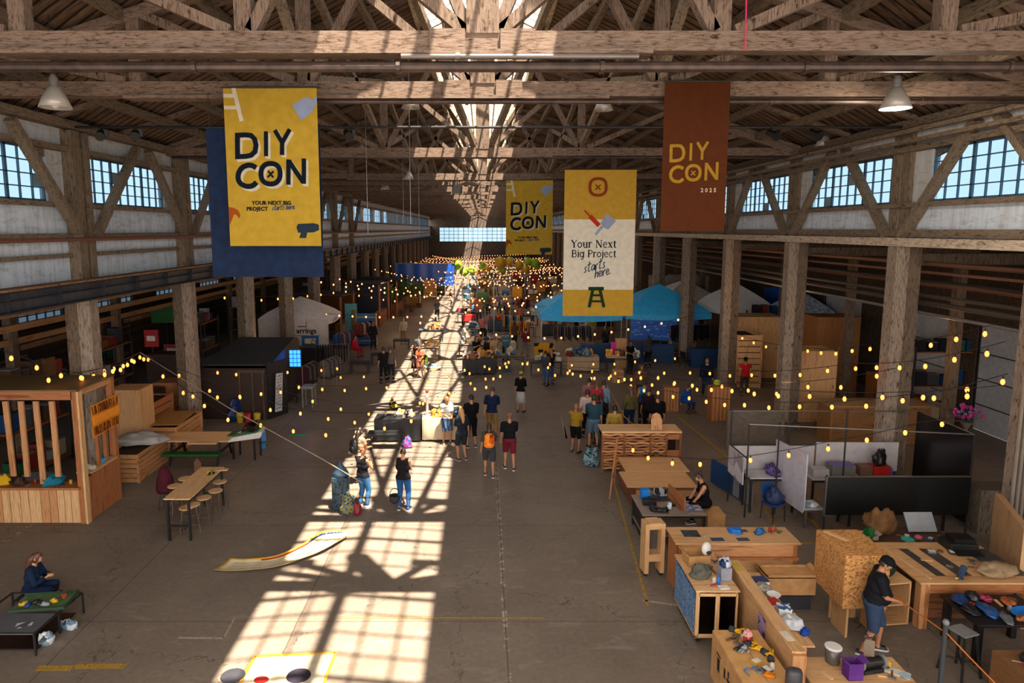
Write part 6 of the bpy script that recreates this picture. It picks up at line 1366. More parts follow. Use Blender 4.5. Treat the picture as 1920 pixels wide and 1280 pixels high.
def rack(label, x, y, L, rz, cols, group=None, h=1.55):
    t = thing('garment_rack', label, 'rack', (x, y, 0), rz, group)
    q = MB().tube([(-L / 2, 0, h), (L / 2, 0, h)], .015, STEEL, 8)
    for s in (-1, 1): q.tube([(s * L / 2, 0, h), (s * L / 2, 0, 0)], .015, STEEL, 8).tube([(s * L / 2, -.25, .02), (s * L / 2, .25, .02)], .015, STEEL, 8)
    q.build('rack_frame', t); n = int(L / .13)
    for i in range(n):
        xx = -L / 2 + .08 + i * (L - .16) / max(1, n - 1); m = mat(cols[i % len(cols)], 'fabric', rough=.85); ll = .75 + .15 * math.sin(i * 2.1)
        MB().prism([(-.05, h), (.05, h), (.24, h - .1), (.27, h - ll), (-.27, h - ll), (-.24, h - .1)], (xx - .03, 0, 0), (0, 1, 0), (0, 0, 1), .06, m).build('garment', t)
    return t
rack('clothes rack with maroon and grey coats right of the black booth', -7.55, 28.3, 1.3, 1.45, ['#3a1c22', '#4a4240', '#57504a', '#2a2a30']); rack('clothes rack with striped shirts farther right of the black booth', -6.9, 29.6, 1.2, 1.3, ['#5c5650', '#3b3b42', '#6a6058'])
rack('clothes rack with dark garments before the white tent', -7.6, 33.2, 1.6, .2, ['#17171c', '#22222a', '#101014', '#2b2b33']); rack('rack of denim and coloured tops right of the white tent', -7.9, 37.4, 1.5, 1.2, ['#2a4a7a', '#7a2a3a', '#3a3a42', '#8a7a6a'])
rack('rack of mixed coats beyond the white tent', -7.4, 41.5, 1.6, 1.1, ['#8a3a2a', '#2a2a32', '#5a6a7a', '#c0a890'])
table('display_plinth', 'grey plinth table below the clothes racks', (-7.2, 27.0), (.5, .6, .9), mat('#8f8c8a', rough=.6), GREY)
# white tent
TW = mat('#d9d2d0', 'plain', '#c8c0be', .7)
t = canopy('white canopy tent with printed wall, behind the columns on the left', -12.9, -8.85, 37.9, 41.3, 2.2, 3.35, TW)
MB().box((0, -1.72, 1.1), (4.0, .03, 2.2), mat('#d2c6c2', 'plain', '#c2b6b2', .7)).build('wall', t); q = MB(); LT = mat('#2a2420', rough=.7)
vs, fs = text2d('arrings', .42, .012); q.add([(.75 + a, -1.745, 1.52 + b_) for a, b_ in vs], fs, LT); q.box((.7, -1.745, 1.25), (1.7, .012, .03), LT); q.box((.75, -1.75, 1.82), (.03, .012, .6), mat('#8a3a1e', rough=.7)).box((.5, -1.75, 1.78), (.5, .012, .05), mat('#8a2a1e', rough=.7)); q.build('wall_print', t)
q = MB()
for st in ([(-.95, .12), (-.82, .1), (-.68, -.14)], [(-.62, -.12), (-.55, 0), (-.5, -.12), (-.42, .0)], [(-.32, -.05), (-.22, .12), (-.12, .05), (-.2, -.08), (-.32, -.03)], [(-.1, -.06), (.02, .14), (.1, .0), (-.04, -.1), (.2, -.05)], [(.12, -.06), (.26, .16), (.24, -.04), (.42, .0)]):
    vs, fs = stroke2d(smooth_line(st, 4), .035); q.add([(2.06, a, 2.02 + b_) for a, b_ in vs], fs, mat('#1a4fb0', rough=.6))
q.build('valance_print', t)
tag(MB().box((0, 0, 0), (.95, .05, .6), mat('#1565a8', rough=.5)).box((0, -.03, -.02), (.62, .02, .3), mat('#b08a5c', 'pile', '#d9c6a2', .6)).build('blue_sign', loc=(-9.85, 37.6, 1.0)), 'bright blue sign board with a tan picture in front of the white tent', 'sign')
tag(MB().box((-9.85, 37.6, .35), (.06, .04, .7), IRON).build('sign_post'), 'post under the blue sign board', 'post')
plybox('counter_unit', 'dark counter in front of the white tent wall', (-9.6, 35.6), (2.2, .7, 1.0), mat('#1a1a20', rough=.5), doors=3, cat='counter')
# shops farther along the left
def shop(label, x0, x1, y0, y1, h, wall, roof, back=None):
    t = thing('market_shop', label, 'stall', (0, 0, 0))
    MB().box(((x0 + x1) / 2, y1, h / 2), (x1 - x0, .08, h), wall).build('back_wall', t); MB().box((x0, (y0 + y1) / 2, h / 2), (.08, y1 - y0, h), wall).build('side_wall', t)
    MB().box(((x0 + x1) / 2, (y0 + y1) / 2, h + .1), (x1 - x0 + .3, y1 - y0 + .3, .08), roof, (-.05, .06, 0)).build('roof', t)
    for y in (y0, y1): MB().box((x1, y, h / 2), (.12, .12, h), W_CEDAR('z')).build('post', t)
    MB().box((x1 - .3, (y0 + y1) / 2, .5), (.5, (y1 - y0) * .7, 1.0), back or W_DARK('y')).build('counter', t)
    return t
shop('brown-walled stall right behind the white tent', -12.6, -9.3, 43.4, 47.8, 2.9, mat('#5f3c1c', rough=.7), mat('#3a3a40', rough=.7)); shop('dark navy stall with a slanting black roof, left of the aisle', -10.3, -7.7, 49.5, 54.3, 3.2, mat('#141c36', rough=.6), BLACK)
t = shop('grey-walled stall with plants in front, left of the blue backdrop', -10.2, -7.2, 55.7, 60.3, 3.0, mat('#4a4850', rough=.7), DGREY); shop('brown stall with a pink sign beside the far aisle', -7.0, -4.4, 75.0, 80, 3.0, mat('#4a2c1a', rough=.7), DGREY)
tag(MB().box((0, 0, 0), (1.9, .08, .5), mat('#e0309a', 'glow', emit=1.2)).build('pink_sign', loc=(-4.6, 74.7, 2.6)), 'glowing pink sign on the far brown stall', 'sign')
t = thing('display_door', 'turquoise door panel standing beside the brown-walled stall', 'panel', (-8.75, 42.6, 0)); t.location = (-8.8, 44.2, 0); MB().box((0, 0, 1.2), (.8, .06, 2.4), mat('#5aa0a6', 'plain', '#4d9096', .5)).build('panel', t); MB().box((.15, -.05, 1.3), (.25, .04, 1.4), mat('#8a6a3a', 'wood', None, .6)).build('inlay', t)
t = thing('blue_figure', 'tall bright blue cabinet beside the turquoise door', 'cabinet', (-8.0, 44.0, 0)); MB().box((0, 0, .85), (.45, .4, 1.7), mat('#124a9a', rough=.4)).build('cabinet', t, bevel=.02)
t = thing('backdrop_screen', 'wide bright blue backdrop hanging across the far left of the hall', 'backdrop', (-6.1, 70.0, 0))
MB().sheet(lambda u, v: (-3.1 + 6.2 * u, .06 * math.sin(u * 26), 3.75 - 2.3 * v), 50, 4, mat('#0f52b4', 'plain', '#0c3f94', .5), .03).build('screen', t)
for x in (-3.1, 0, 3.1): MB().box((x, .1, 1.9), (.08, .08, 3.8), IRON).build('post', t)
MB().box((0, 0, 3.78), (6.3, .1, .06), STEEL).build('top_rail', t)
def plant(label, x, y, h, r, m, group=None, seed=0):
    t = thing('potted_plant', label, 'plant', (x, y, 0), 0, group); rr = random.Random(seed)
    MB().lathe([(.18, 0), (.25, .4), (.22, .4), (.16, .05)], (0, 0, 0), mat('#6b4a36', rough=.7), 12).build('pot', t); q = MB()
    for i in range(70):
        a = rr.uniform(0, 2 * PI); e = rr.uniform(.1, 1.3); L = r * rr.uniform(.6, 1.1); b_ = V3((0, 0, h * rr.uniform(.45, .8))); d = V3((math.cos(a) * math.cos(e), math.sin(a) * math.cos(e), math.sin(e)))
        p1 = b_ + d * L * .6; p2 = p1 + V3((d.x, d.y, d.z - .9)) * L * .5; s_ = V3((-math.sin(a), math.cos(a), 0)) * .07
        q.add([b_ - s_ * .3, b_ + s_ * .3, p1 + s_, p1 - s_, p2], [(0, 1, 2, 3), (3, 2, 4)], m)
    q.build('foliage', t); MB().tube([(0, 0, .3), (0, 0, h * .7)], .04, W_DARK('z')).build('stem', t); return t
PL = (mat('#4d6a14', rough=.6), mat('#2f5218', rough=.6), mat('#7a8a1c', rough=.6))
for i, (x, y, h) in enumerate(((-7.6, 54.9, 2.9), (-6.9, 57, 3.2), (-6.3, 59, 3.0), (-7.2, 61.5, 3.3), (-6.0, 62.5, 2.6))): plant('tall leafy green plant in front of the grey-walled stall', x, y, h, 1.1, PL[i % 2], 'plants by the grey-walled stall', i)
for i, (px, py, c_) in enumerate(((745, 520, 0),)): pass
for i, (px, py, Y, r_, c_) in enumerate(((938, 492, 72, .62, 0), (956, 490, 72, .5, 0), (973, 497, 72, .48, 0), (985, 505, 72, .5, 0), (989, 490, 72, .45, 2), (1003, 493, 72, .5, 2), (942, 508, 72, .4, 1), (912, 506, 72, .45, 0), (858, 496, 74, .5, 2), (870, 509, 74, .5, 2), (885, 508, 74, .5, 2), (905, 498, 74, .4, 2), (1008, 500, 74, .35, 2))):
    p = P(px, py, Y); t = thing('hanging_lantern', ['golden', 'pale green', 'lime green'][c_] + ' round lantern in the cluster over the far aisle', 'lantern', p, 0, ['golden', 'pale green', 'lime green'][c_] + ' lanterns over the far aisle')
    MB().ball((0, 0, 0), (r_, r_, r_ * 1.05), mat(['#c9a020', '#8aa02c', '#8fb81e'][c_], 'plain', None, .35, emit=0.0), 14, 10).build('globe', t, smooth=True); MB().tube([(0, 0, r_), (0, 0, roofz(p.x) - .3 - p.z)], .012, IRON, 4).build('cord', t)
# =============== RIGHT MIDDLE DISTANCE ===============
plybox('plywood_crate', 'tan two-door plywood cupboard just behind the booth, left of the wide column', (12.55, 25.4), (1.75, 1.2, 2.75), W_PLY('z'), 0, 'crate', doors=2)
plybox('plywood_crate', 'large brown plywood wardrobe behind the tan cupboard', (15.6, 29.6), (1.9, 1.4, 3.5), mat('#8f5f30', 'wood', '#70451e', .6), 0, 'crate', doors=2)
plybox('plywood_crate', 'tan crate beyond the column, left of the tan cupboard', (13.6, 33.2), (2.4, 1.6, 3.05), W_PLY('z'), 0, 'crate', doors=1)
plybox('counter_unit', 'low wide brown counter behind the booth', (13.6, 22.6), (3.4, .9, 1.3), mat('#8d6236', 'wood', '#6d4824', .6, 'x'), 0, 'counter', doors=2, trimm=W_CEDAR('z')); tag(MB().box((0, 0, .02), (3.6, 1.1, .04), mat('#a98a62', 'wood', '#8c6c46', .6, 'x')).build('counter_board', loc=(13.6, 22.6, 1.31)), 'pale board lying on the low wide brown counter behind the booth', 'board')
plybox('low_box', 'long low cardboard box before the brown counter', (10.6, 20.6), (1.6, .6, .42), CARD, 0, 'box')
plybox('grey_pedestal', 'pale grey screen wall standing behind the booth, left part', (9.1, 21.6), (1.9, .1, 1.35), mat('#6f675f', 'plain', '#5f5750', .7), 0, 'screen')
t = slat_box('slatted_crate', 'pale upright slatted crate left of the green banner, far right aisle', (11.9, 39.3), (1.2, 1.1, 2.2), W_PINE('z'), 0, 3); slat_box('lattice_crate', 'tall lattice crate of pale timber between the two columns', (12.3, 31.3), (1.1, 2.0, 2.5), W_PINE('z'), 0, 9)
for i, (px, py, Y, w_, h_, c_, lb) in enumerate(((1369, 705, 35.6, .95, 2.6, '#5a4a12', 'olive green hanging panel beside the lattice crate'), (1362, 640, 37.2, .7, 1.2, '#1f6a3a', 'green and yellow poster above the olive panel'), (1452, 590, 40.5, 1.35, 1.6, '#0f56b0', 'bright blue board above the tan crates on the right'))):
    a = P(px, py, Y); z = {0: 1.35, 1: 2.9, 2: 3.0}[i]; q = MB().box((0, 0, 0), (w_, .05, h_), mat(c_, 'plain', None, .5)).build('display_board', loc=(a.x, Y, z)); tag(q, lb, 'panel')
# free-standing folding boards on the floor
for i, (px, py, w_, h_, lb) in enumerate(((1350, 790, .75, 1.35, 'reddish-brown folding board cabinet on the floor before the tan cupboard'), (1260, 772, .6, 1.0, 'brown upright cabinet on the floor behind the queue'), (1160, 718, .5, .62, 'low tan block on the floor beyond the queue'), (1165, 690, .55, 1.55, 'tall ribbed tan pillar with a pink sheet, before the blue canopy'))):
    c = G(px, py); t = thing('board_cabinet', lb, 'cabinet', (c.x, c.y + .25, 0), [.1, -.15, 0, 0][i]); q = MB().box((0, 0, h_ / 2), (w_, .4, h_), W_CEDAR('z') if i < 2 else W_PINE('z')); q.build('carcass', t, bevel=.005)
    q = MB()
    for k in range(5): q.box((-w_ / 2 + w_ * (k + .5) / 5, -.21, h_ / 2), (w_ / 9, .03, h_ * .96), W_FIR('z') if i < 2 else W_PLY('z'))
    q.build('front_slats', t)
    if i == 3: MB().box((-.42, -.1, 1.05), (.28, .03, .65), mat('#e0189a', rough=.5)).build('pink_sheet', t)
    if i == 0: MB().ball((-.1, 0, h_ + .12), (.14, .1, .13), mat('#a8b81c', rough=.6)).build('yellow_bundle', t)
for i, (px, py, d_, c_, lb) in enumerate(((1700, 800, (1.5, .7, 1.1), '#5a3418', 'dark brown open cupboard before the white doors'), (1660, 770, (.9, .5, 1.5), '#7a4a26', 'brown board cabinet beside the wide column'), (1590, 720, (.8, .6, 1.3), '#15181a', 'black machine beside the brown wardrobe'), (1625, 700, (1.2, .5, 1.7), '#8a6a6c', 'rack of pale and red cloth behind the wide column'))):
    c = G(px, py); c.x = max(c.x, 12.6); plybox('side_cabinet', lb, (c.x, c.y + .5), d_, mat(c_, 'pile' if i == 3 else 'plain', '#a02a2a' if i == 3 else None, .7), 0, 'cabinet', doors=2)
t = thing('flower_stand', 'stand with a spray of bright pink flowers by the white doors', 'flowers', (15.4, 20.6, 0)); MB().lathe([(.25, 0), (.2, .05), (.06, .1), (.05, 1.0), (.2, 1.25)], (0, 0, 0), mat('#7a6a60', rough=.6), 12).build('vase', t); q = MB(); rr = random.Random(2)
for i in range(26): a = rr.uniform(0, 2 * PI); e = rr.uniform(-.1, 1.3); p = V3((math.cos(a) * math.cos(e), math.sin(a) * math.cos(e), math.sin(e))) * rr.uniform(.2, .45) + V3((0, 0, 1.35)); q.beam((0, 0, 1.2), p, .015, .015, GREEN); q.ball(p, .06, mat('#c22a8a' if i % 3 else '#8f5aa8', rough=.6), 6, 4)
q.build('blossoms', t)
# canopies
CB = mat('#3ab4ee', 'plain', '#2a9fe0', .6); RB = mat('#1d66cc', 'plain', '#1758b4', .5)
canopy('bright blue canopy tent behind the tall cream banner', 3.3, 7.9, 37.4, 42.2, 2.55, 3.85, CB, val=.35)
t = canopy('bright blue canopy tent with royal blue printed wall, right of the cream banner', 8.1, 12.9, 37.4, 42.0, 2.6, 4.1, CB, val=.3); t.location.x = 10.5
t.location.y = 39.55
MB().box((-.2, -2.1, 1.7), (3.8, .03, 1.3), RB).build('wall', t); q = MB(); rr = random.Random(6)
for i in range(60): q.box((rr.uniform(-2.0, 1.5), -2.125, rr.uniform(1.15, 2.3)), (rr.uniform(.04, .22), .01, .04), mat('#a9b9d4', rough=.6))
q.build('wall_print', t)
canopy('white canopy tent right behind the blue canopies', 11.9, 15.6, 43.3, 47.6, 2.7, 3.9, mat('#e0dbd8', 'plain', '#cdc6c2', .7)); canopy('white canopy tent in the right aisle above the olive panel', 13.3, 16.4, 37.0, 41.0, 2.9, 4.2, mat('#e8e8ec', 'plain', '#dadade', .6)); canopy('white and blue canopy tent farther right in the aisle', 16.2, 18.0, 33.5, 37.5, 3.0, 4.0, mat('#d9dce0', 'plain', '#2a7ac0', .6))
t = thing('board_fence', 'tall whitewashed board fence behind the white canopies on the right', 'fence', (0, 0, 0)); rr = random.Random(12)
for k in range(22): MB().box((12.2 + k * .2, 48.6, 2.0), (.17, .04, 4.0 + rr.uniform(-.2, .2)), mat('#a9a4a6', 'old', '#857f80', .8)).build('board', t)
MB().box((14.3, 48.64, 3.0), (4.4, .04, .12), LOWCOL2).build('rail', t); MB().box((14.3, 48.64, 1.0), (4.4, .04, .12), LOWCOL2).build('rail', t)
for i, (x, y, w_, lb) in enumerate(((9.4, 36.3, 2.2, 'royal blue counter under the right blue canopy, left piece'), (11.9, 35.2, 1.6, 'royal blue counter under the right blue canopy, right piece'), (6.4, 36.6, 1.8, 'blue counter under the left blue canopy'))): plybox('blue_counter', lb, (x, y), (w_, .6, 1.0), mat('#123f70', 'plain', '#0f3560', .5), 0, 'counter', doors=2)
rack('rail of dark clothes under the right blue canopy', 11.6, 37.0, 2.2, .1, ['#14161c', '#2a1216', '#16233a'], h=2.0)
rack('rail of dark shirts under the left blue canopy', 5.2, 37.2, 2.4, 0, ['#2a2a30', '#7a5a3a', '#3a4a6a'], h=1.9)
for i, (px, py, rz_, lb) in enumerate(((1222, 668, .3, 'dark folding chair before the royal blue counter'), (1285, 690, 2.0, 'black cart-like chair at the right of the blue counters'), (1265, 672, -.4, 'black mesh chair against the royal blue counter'))): chair(lb, G(px, py), rz_, BLACK)
# =============== THE FAR MARKET ===============
rr = random.Random(23)
TOPS = ['#c9b39a', '#7a5a44', '#2a2a2e', '#8a8c92', '#3a4a5a', '#b59a7c']
rows = [(-.2, 33.5), (1.4, 34.5), (3.2, 33.0), (5.2, 34.2), (7.2, 34.0), (-.6, 38), (1.1, 38.5), (-3.2, 37), (2.8, 45), (5, 46), (7.5, 45.5), (-.5, 44), (1.2, 48), (3.5, 51), (6.2, 52), (8.6, 50), (-1.2, 52), (.8, 57), (3.2, 58), (6, 60), (-1, 63), (2, 66), (5, 68), (8, 66), (-1.5, 74), (1, 78), (4.2, 80), (7.2, 78), (-1, 88), (2.2, 92), (5.5, 95), (-3.4, 43.5)]
for i, (x, y) in enumerate(rows):
    c1 = mat(rr.choice(TOPS), 'plain', None, .6); lab = 'market table loaded with small goods %s' % ('in the first far row' if y < 40 else 'in the middle far rows' if y < 62 else 'in the farthest rows')
    gr = 'tables ' + lab.split('goods ')[1]
    table('market_table', lab, (x, y), (1.6, .75, .78), c1, IRON, rr.uniform(-.1, .1), gr, cloth=c1 if i % 3 == 0 else None)
    goods(x, y, .79 if i % 3 else .79, 9 if y < 60 else 5, .7, .28, 'goods on ' + gr, 'small ware on a ' + lab.replace(' loaded with small goods', ''), (.1, .34) if y < 60 else (.2, .5))
FAR_C = ['#a32a22', '#1d6fae', '#c98f3a', '#c9c4bc', '#2a2a30', '#7a4a2a', '#2a5a3a', '#b86a3a', '#5a6a7a', '#d9a020']
for i in range(46):
    y = 40 + 62 * (i / 46) ** 1.2 + rr.uniform(0, 3); x = rr.uniform(-.6, 9.8) if i % 4 else rr.uniform(-9.6, -4.6)
    if abs(y - 39.8) < 3 and x > 2.8: y += 6
    if x < -4 and 43 < y < 64: y += 22
    k = i % 4; c_ = mat(rr.choice(FAR_C), 'plain', None, .6)
    side = 'left' if x < 0 else 'right'; lab = None
    if k == 0: t = thing('display_shelf', 'coloured display shelf in the far market', 'shelf', (x, y, 0), 0, 'far display shelves'); MB().box((0, .2, 1.0), (1.3, .05, 2.0), c_).build('back_panel', t); [MB().box((0, 0, z), (1.3, .4, .04), W_PINE('x')).build('shelf', t) for z in (.3, .8, 1.3, 1.8)]; [MB().box((s * .64, 0, 1.0), (.04, .4, 2.0), W_PINE('z')).build('side', t) for s in (-1, 1)]
    elif k == 1: rack('clothes rack in the far market', x, y, 1.3, rr.uniform(-.5, .5), [rr.choice(FAR_C) for _ in range(4)], 'far clothes racks')
    elif k == 2: t = thing('sign_board', 'upright sign board in the far market', 'sign', (x, y, 0), rr.uniform(-.4, .4), 'far sign boards'); MB().box((0, 0, 1.45), (.95, .04, 1.1), c_).build('board', t); [MB().box((s * .42, .02, .95), (.05, .04, 1.9), IRON).build('post', t) for s in (-1, 1)]
    else: t = thing('display_case', 'boxy display case in the far market', 'case', (x, y, 0), 0, 'far display cases'); MB().box((0, 0, .45), (1.2, .6, .9), c_).build('base', t); MB().box((0, 0, 1.05), (1.16, .56, .3), mat('#aab4bb', 'glass')).build('glass_top', t)
for i, (x, y, lb) in enumerate(((-1.0, 49.5, 'red covered trolley beside the far sunlit strip'), )): t = thing('trolley', lb, 'trolley', (x, y, 0)); MB().box((0, 0, .75), (1.0, .6, .5), RED).build('body', t, bevel=.03); [MB().tube([(sx * .4, sy * .25, .5), (sx * .4, sy * .25, 0)], .03, IRON).build('leg', t) for sx in (-1, 1) for sy in (-1, 1)]
tag(MB().ball((0, 0, .7), (.45, .45, .5), mat('#4a90b0', 'pile', '#c9d9e0', .6)).lathe([(.3, 0), (.12, .1), (.1, .3)], (0, 0, 0), IRON, 10).build('round_cushion', loc=(-.65, 44.6, 0), smooth=True), 'round pale blue patterned pouf beside the red trolley', 'pouf')
tag(MB().box((0, 0, .62), (1.1, .1, .9), mat('#c9951a', 'pile', '#1a1a1a', .6, scale=.4)).box((-.45, 0, .1), (.06, .3, .2), IRON).box((.45, 0, .1), (.06, .3, .2), IRON).build('yellow_sign', loc=(3.4, 36.4, .6)), 'yellow and black poster board left of the blue canopy front', 'sign').location.z = 0
tag(MB().lathe([(.05, 0), (.3, .02), (.3, .05), (.04, .08), (.04, 1.5), (.2, 1.55), (.2, 1.6)], (0, 0, 0), mat('#2a5a6a', rough=.5), 12).build('teal_post', loc=G(948, 695)), 'teal umbrella-like post at the front of the far tables', 'post')
for i, (px, py) in enumerate(((867, 575), (926, 625), (960, 560), (984, 560))):
    c = G(px, py + 20); tag(MB().tube([(0, 0, 0), (0, 0, 3.6 + i * .6)], .03, STEEL, 6).lathe([(.2, 0), (.2, .03)], (0, 0, 0), IRON).build('light_pole', loc=c), 'slim pale pole standing among the far tables', 'pole', 'slim poles in the far market')
for i, (x, y, lb) in enumerate(((-6.3, 33.5, 'grey drum table outside the white tent'), (-5.6, 35.8, 'small round black table left of the sunlit strip'), (-5.0, 40.5, 'low dark bench left of the sunlit strip'))): table('small_table', lb, (x, y), (1.0, .6, .6), DGREY, IRON)
cloth_heap('green_planter', 'green-yellow planter tub beside the two walkers at the sunlit strip', 'planter', G(795, 690), (.22, .22, .38), mat('#6a7a1c', 'pile', '#3a4a1a', .7, scale=2), seed=200); cloth_heap('floor_tarp', 'blue and tan tarp on the floor by the sunlit strip', 'cloth', G(808, 694), (.5, .25, .15), mat('#2a5a8a', 'pile', '#b89a6a', .7), seed=201)

# =============== FESTOON LIGHTS ===============
BULB = mat('#ff9040', 'glow', emit=3.4); BULBF = mat('#ff9a60', 'glow', emit=4.5)
bm_ = MB().lathe([(.008, .06), (.024, .04), (.041, -.0), (.042, -.03), (.028, -.068), (.005, -.08)], (0, 0, -.095), BULB, 10); BM = bm_.mesh('bulb', True)
s_ = MB().lathe([(.018, -.06), (.02, -.02), (.016, 0), (.006, .012)], (0, 0, 0), BLACK, 8); SM = s_.mesh('socket', True)
fb_ = MB().ball((0, 0, -.05), (.05, .05, .065), BULBF, 6, 4); FM = fb_.mesh('bulb')
def strand(name_lb, pts, sag, gap, far=False, group=None, off=.3, drop=0.0, rad=.009):
    pts = [V3(p) for p in pts]; o0 = pts[0].copy(); t = thing('string_light', name_lb, 'string light', o0, 0, group)
    path = []
    for a, b_ in zip(pts, pts[1:]):
        for i in range(13):
            u = i / 12; p = a.lerp(b_, u) - V3((0, 0, sag * 4 * u * (1 - u))) * ((b_ - a).length / 12)
            if not path or i: path.append(p - o0)
    MB().tube(path, rad, IRON, 5).build('cord', t)
    acc = off * gap; k = 0
    for a, b_ in zip(path, path[1:]):
        L = (b_ - a).length
        while acc < L:
            p = a.lerp(b_, acc / L)
            o = bpy.data.objects.new('bulb', FM if far else BM); COL.objects.link(o); o.parent = t
            dz = drop * ((k * 7) % 5) / 4
            o.location = p - V3((0, 0, .01 + dz))
            if not far:
                s2 = bpy.data.objects.new('socket', SM); COL.objects.link(s2); s2.parent = o
            acc += gap; k += 1
        acc -= L
    return t
Q = lambda px, py, Y: P(px, py, Y)
HA = Q(262, 660, 20.6); HB = Q(960, 672, 29)
ST = [('strand from the left columns sweeping low across the benches towards mid floor', [HA, Q(420, 775, 19), Q(640, 806, 19.5), Q(870, 752, 22)], .35, .95),
      ('second strand from the left columns crossing above the vendor tables', [HA, Q(560, 768, 21), Q(720, 772, 23), HB], .25, 1.0),
      ('strand crossing in front of the black booth', [Q(345, 735, 19.5), Q(560, 720, 24), Q(760, 715, 27), HB], .3, .95),
      ('short strand between the first two left columns above the timber stall', [Q(0, 655, 15.2), Q(150, 700, 16.8), HA], .2, .62),
      ('strand of bulbs low in front of the first left column', [Q(60, 705, 16), Q(190, 690, 17), HA], .35, .7),
      ('upper strand over the white tent on the left', [Q(400, 552, 30), Q(640, 540, 40), Q(760, 560, 46)], .3, 1.3),
      ('strand over the black booth roof', [Q(385, 690, 23.8), Q(520, 690, 27), Q(650, 680, 30)], .35, .9),
      ('strand from the mid floor hub along the right side to the wide column', [HB, Q(1200, 700, 24), Q(1440, 718, 20), Q(1680, 690, 17.3)], .3, .95),
      ('strand from the mid floor hub rising to the right edge column', [HB, Q(1300, 690, 25), Q(1600, 680, 19), Q(1885, 640, 13.6)], .35, 1.0),
      ('strand low over the queue towards the booth', [Q(1045, 690, 27), Q(1235, 700, 22), Q(1470, 730, 17.2), Q(1880, 722, 13.7)], .3, .85),
      ('bottom strand over the wide counter and booth on the right', [Q(1140, 702, 25), Q(1420, 752, 18), Q(1700, 740, 15.6), Q(1890, 700, 13.5)], .3, .8),
      ('strand hung across the top of the booth', [Q(1340, 862, 16.4), Q(1560, 826, 15.4), Q(1730, 790, 15.3), Q(1800, 780, 15.4)], .2, .9),
      ('strand over the slatted bench and plywood platform', [Q(1160, 822, 19.2), Q(1220, 850, 17.3), Q(1345, 862, 15.5)], .15, .9),
      ('strand climbing the right aisle past the brown wardrobe', [Q(1370, 620, 31), Q(1500, 650, 25), Q(1650, 640, 19.5), Q(1890, 600, 14)], .3, 1.1),
      ('strand across the aisle before the first market tables', [Q(540, 700, 30), Q(760, 690, 32), HB, Q(1300, 660, 32)], .35, 1.1),
      ('strand over the sunlit tables with long drop cords', [Q(520, 730, 23), Q(680, 760, 23.5), Q(900, 715, 24.5), HB], .3, 1.0)]
for i, (lb, pts, sag, gap) in enumerate(ST): strand(lb, pts, sag, gap, off=.2 + .07 * i, drop=.22 if i in (1, 15, 7) else .06)
tag(MB().tube([Q(262, 660, 20.6), Q(430, 765, 18.2), Q(600, 858, 16.8), Q(680, 905, 16.2)], .012, mat('#9c8a78', rough=.5), 6).build('guy_wire'), 'pale guy wire slanting down from the left columns to the floor strip', 'wire')
tag(MB().tube([Q(1126, 700, 26), Q(1170, 780, 21.5), Q(1232, 835, 18.8)], .014, mat('#a8703a', rough=.5), 6).build('orange_cable'), 'orange-brown cable slanting down over the queue to the slatted bench', 'cable')
rr = random.Random(31)
for i in range(34):
    y = 36 + i * 2.6 + rr.uniform(-.6, .6); hi = 4.3 - i * .06; z0 = rr.uniform(min(2.2, hi - .3), hi); z1 = rr.uniform(min(2.2, hi - .3), hi)
    x0 = -10.2 if i % 3 else rr.uniform(-7, -2); x1 = 10.6 if i % 3 != 1 else rr.uniform(1, 7)
    strand('string of small warm bulbs spanning the far half of the hall', [(x0, y, z0), ((x0 + x1) / 2, y + rr.uniform(-3, 3), rr.uniform(1.7, min(3.4, hi))), (x1, y + rr.uniform(-4, 4), z1)], .25, .62 if y > 60 else .85, True, 'far festoon strings', rad=.012)
for i in range(12):   # curtain-like strings before the far wall
    y = 80 + i * 3.6
    strand('dense string of warm bulbs near the far wall', [(-8.5, y, rr.uniform(.9, 3.2)), (0, y, rr.uniform(.6, 3.0)), (9.5, y, rr.uniform(.9, 3.4))], .1, .46, True, 'dense far festoon strings', rad=.012)

# =============== STORED GOODS IN THE LEFT AISLE ===============
rr = random.Random(77)
def storage(label, x, y, rz, n=3, w_=2.4, h_=3.0):
    t = thing('storage_rack', label, 'rack', (x, y, 0), rz)
    for sx in (-1, 1):
        for sy in (-1, 1): MB().box((sx * w_ / 2, sy * .35, h_ / 2), (.06, .06, h_), IRON).build('upright', t)
    R = Matrix.Rotation(rz, 3, 'Z')
    for k in range(n):
        z = .2 + k * (h_ - .4) / (n - 1) if n > 1 else .2
        MB().box((0, 0, z), (w_, .75, .05), W_DARK('x')).build('shelf', t)
        xx = -w_ / 2 + .2
        while xx < w_ / 2 - .2:
            bw = rr.uniform(.22, .45); bh = rr.uniform(.25, .6); c_ = rr.choice(['#6b4a2c', '#3a3a40', '#7a2a22', '#2a5a3a', '#8a8a8c', '#1f3f6a', '#4a3a2c', '#9a8a70', '#22222a'])
            p = V3((x, y, z + .026)) + R @ V3((xx + bw / 2, rr.uniform(-.08, .08), 0))
            bx('stored_box', 'box or bundle on the ' + label, 'box', p, (bw, rr.uniform(.3, .5), bh), mat(c_, 'plain', None, .7), rz, lid=mat(rr.choice(['#7a6a58', '#33333a', '#8a8a8c']), rough=.7), group='goods on the ' + label, bevel=0)
            xx += bw + rr.uniform(.03, .25)
for i, (x, y, lb) in enumerate(((-13.6, 19.5, 'black storage rack behind the timber stall'), (-14.6, 25.5, 'black storage rack behind the dark leather chair'), (-13.8, 32.5, 'black storage rack between the third and fourth left columns'), (-14.4, 39.6, 'black storage rack behind the white tent'), (-16.8, 22.5, 'black storage rack against the far side of the left aisle'), (-17.0, 30.0, 'black storage rack deeper along the left aisle wall'), (-13.2, 50.5, 'black storage rack behind the navy stall'))): storage(lb, x, y, PI / 2 + .05 * (i % 3 - 1))
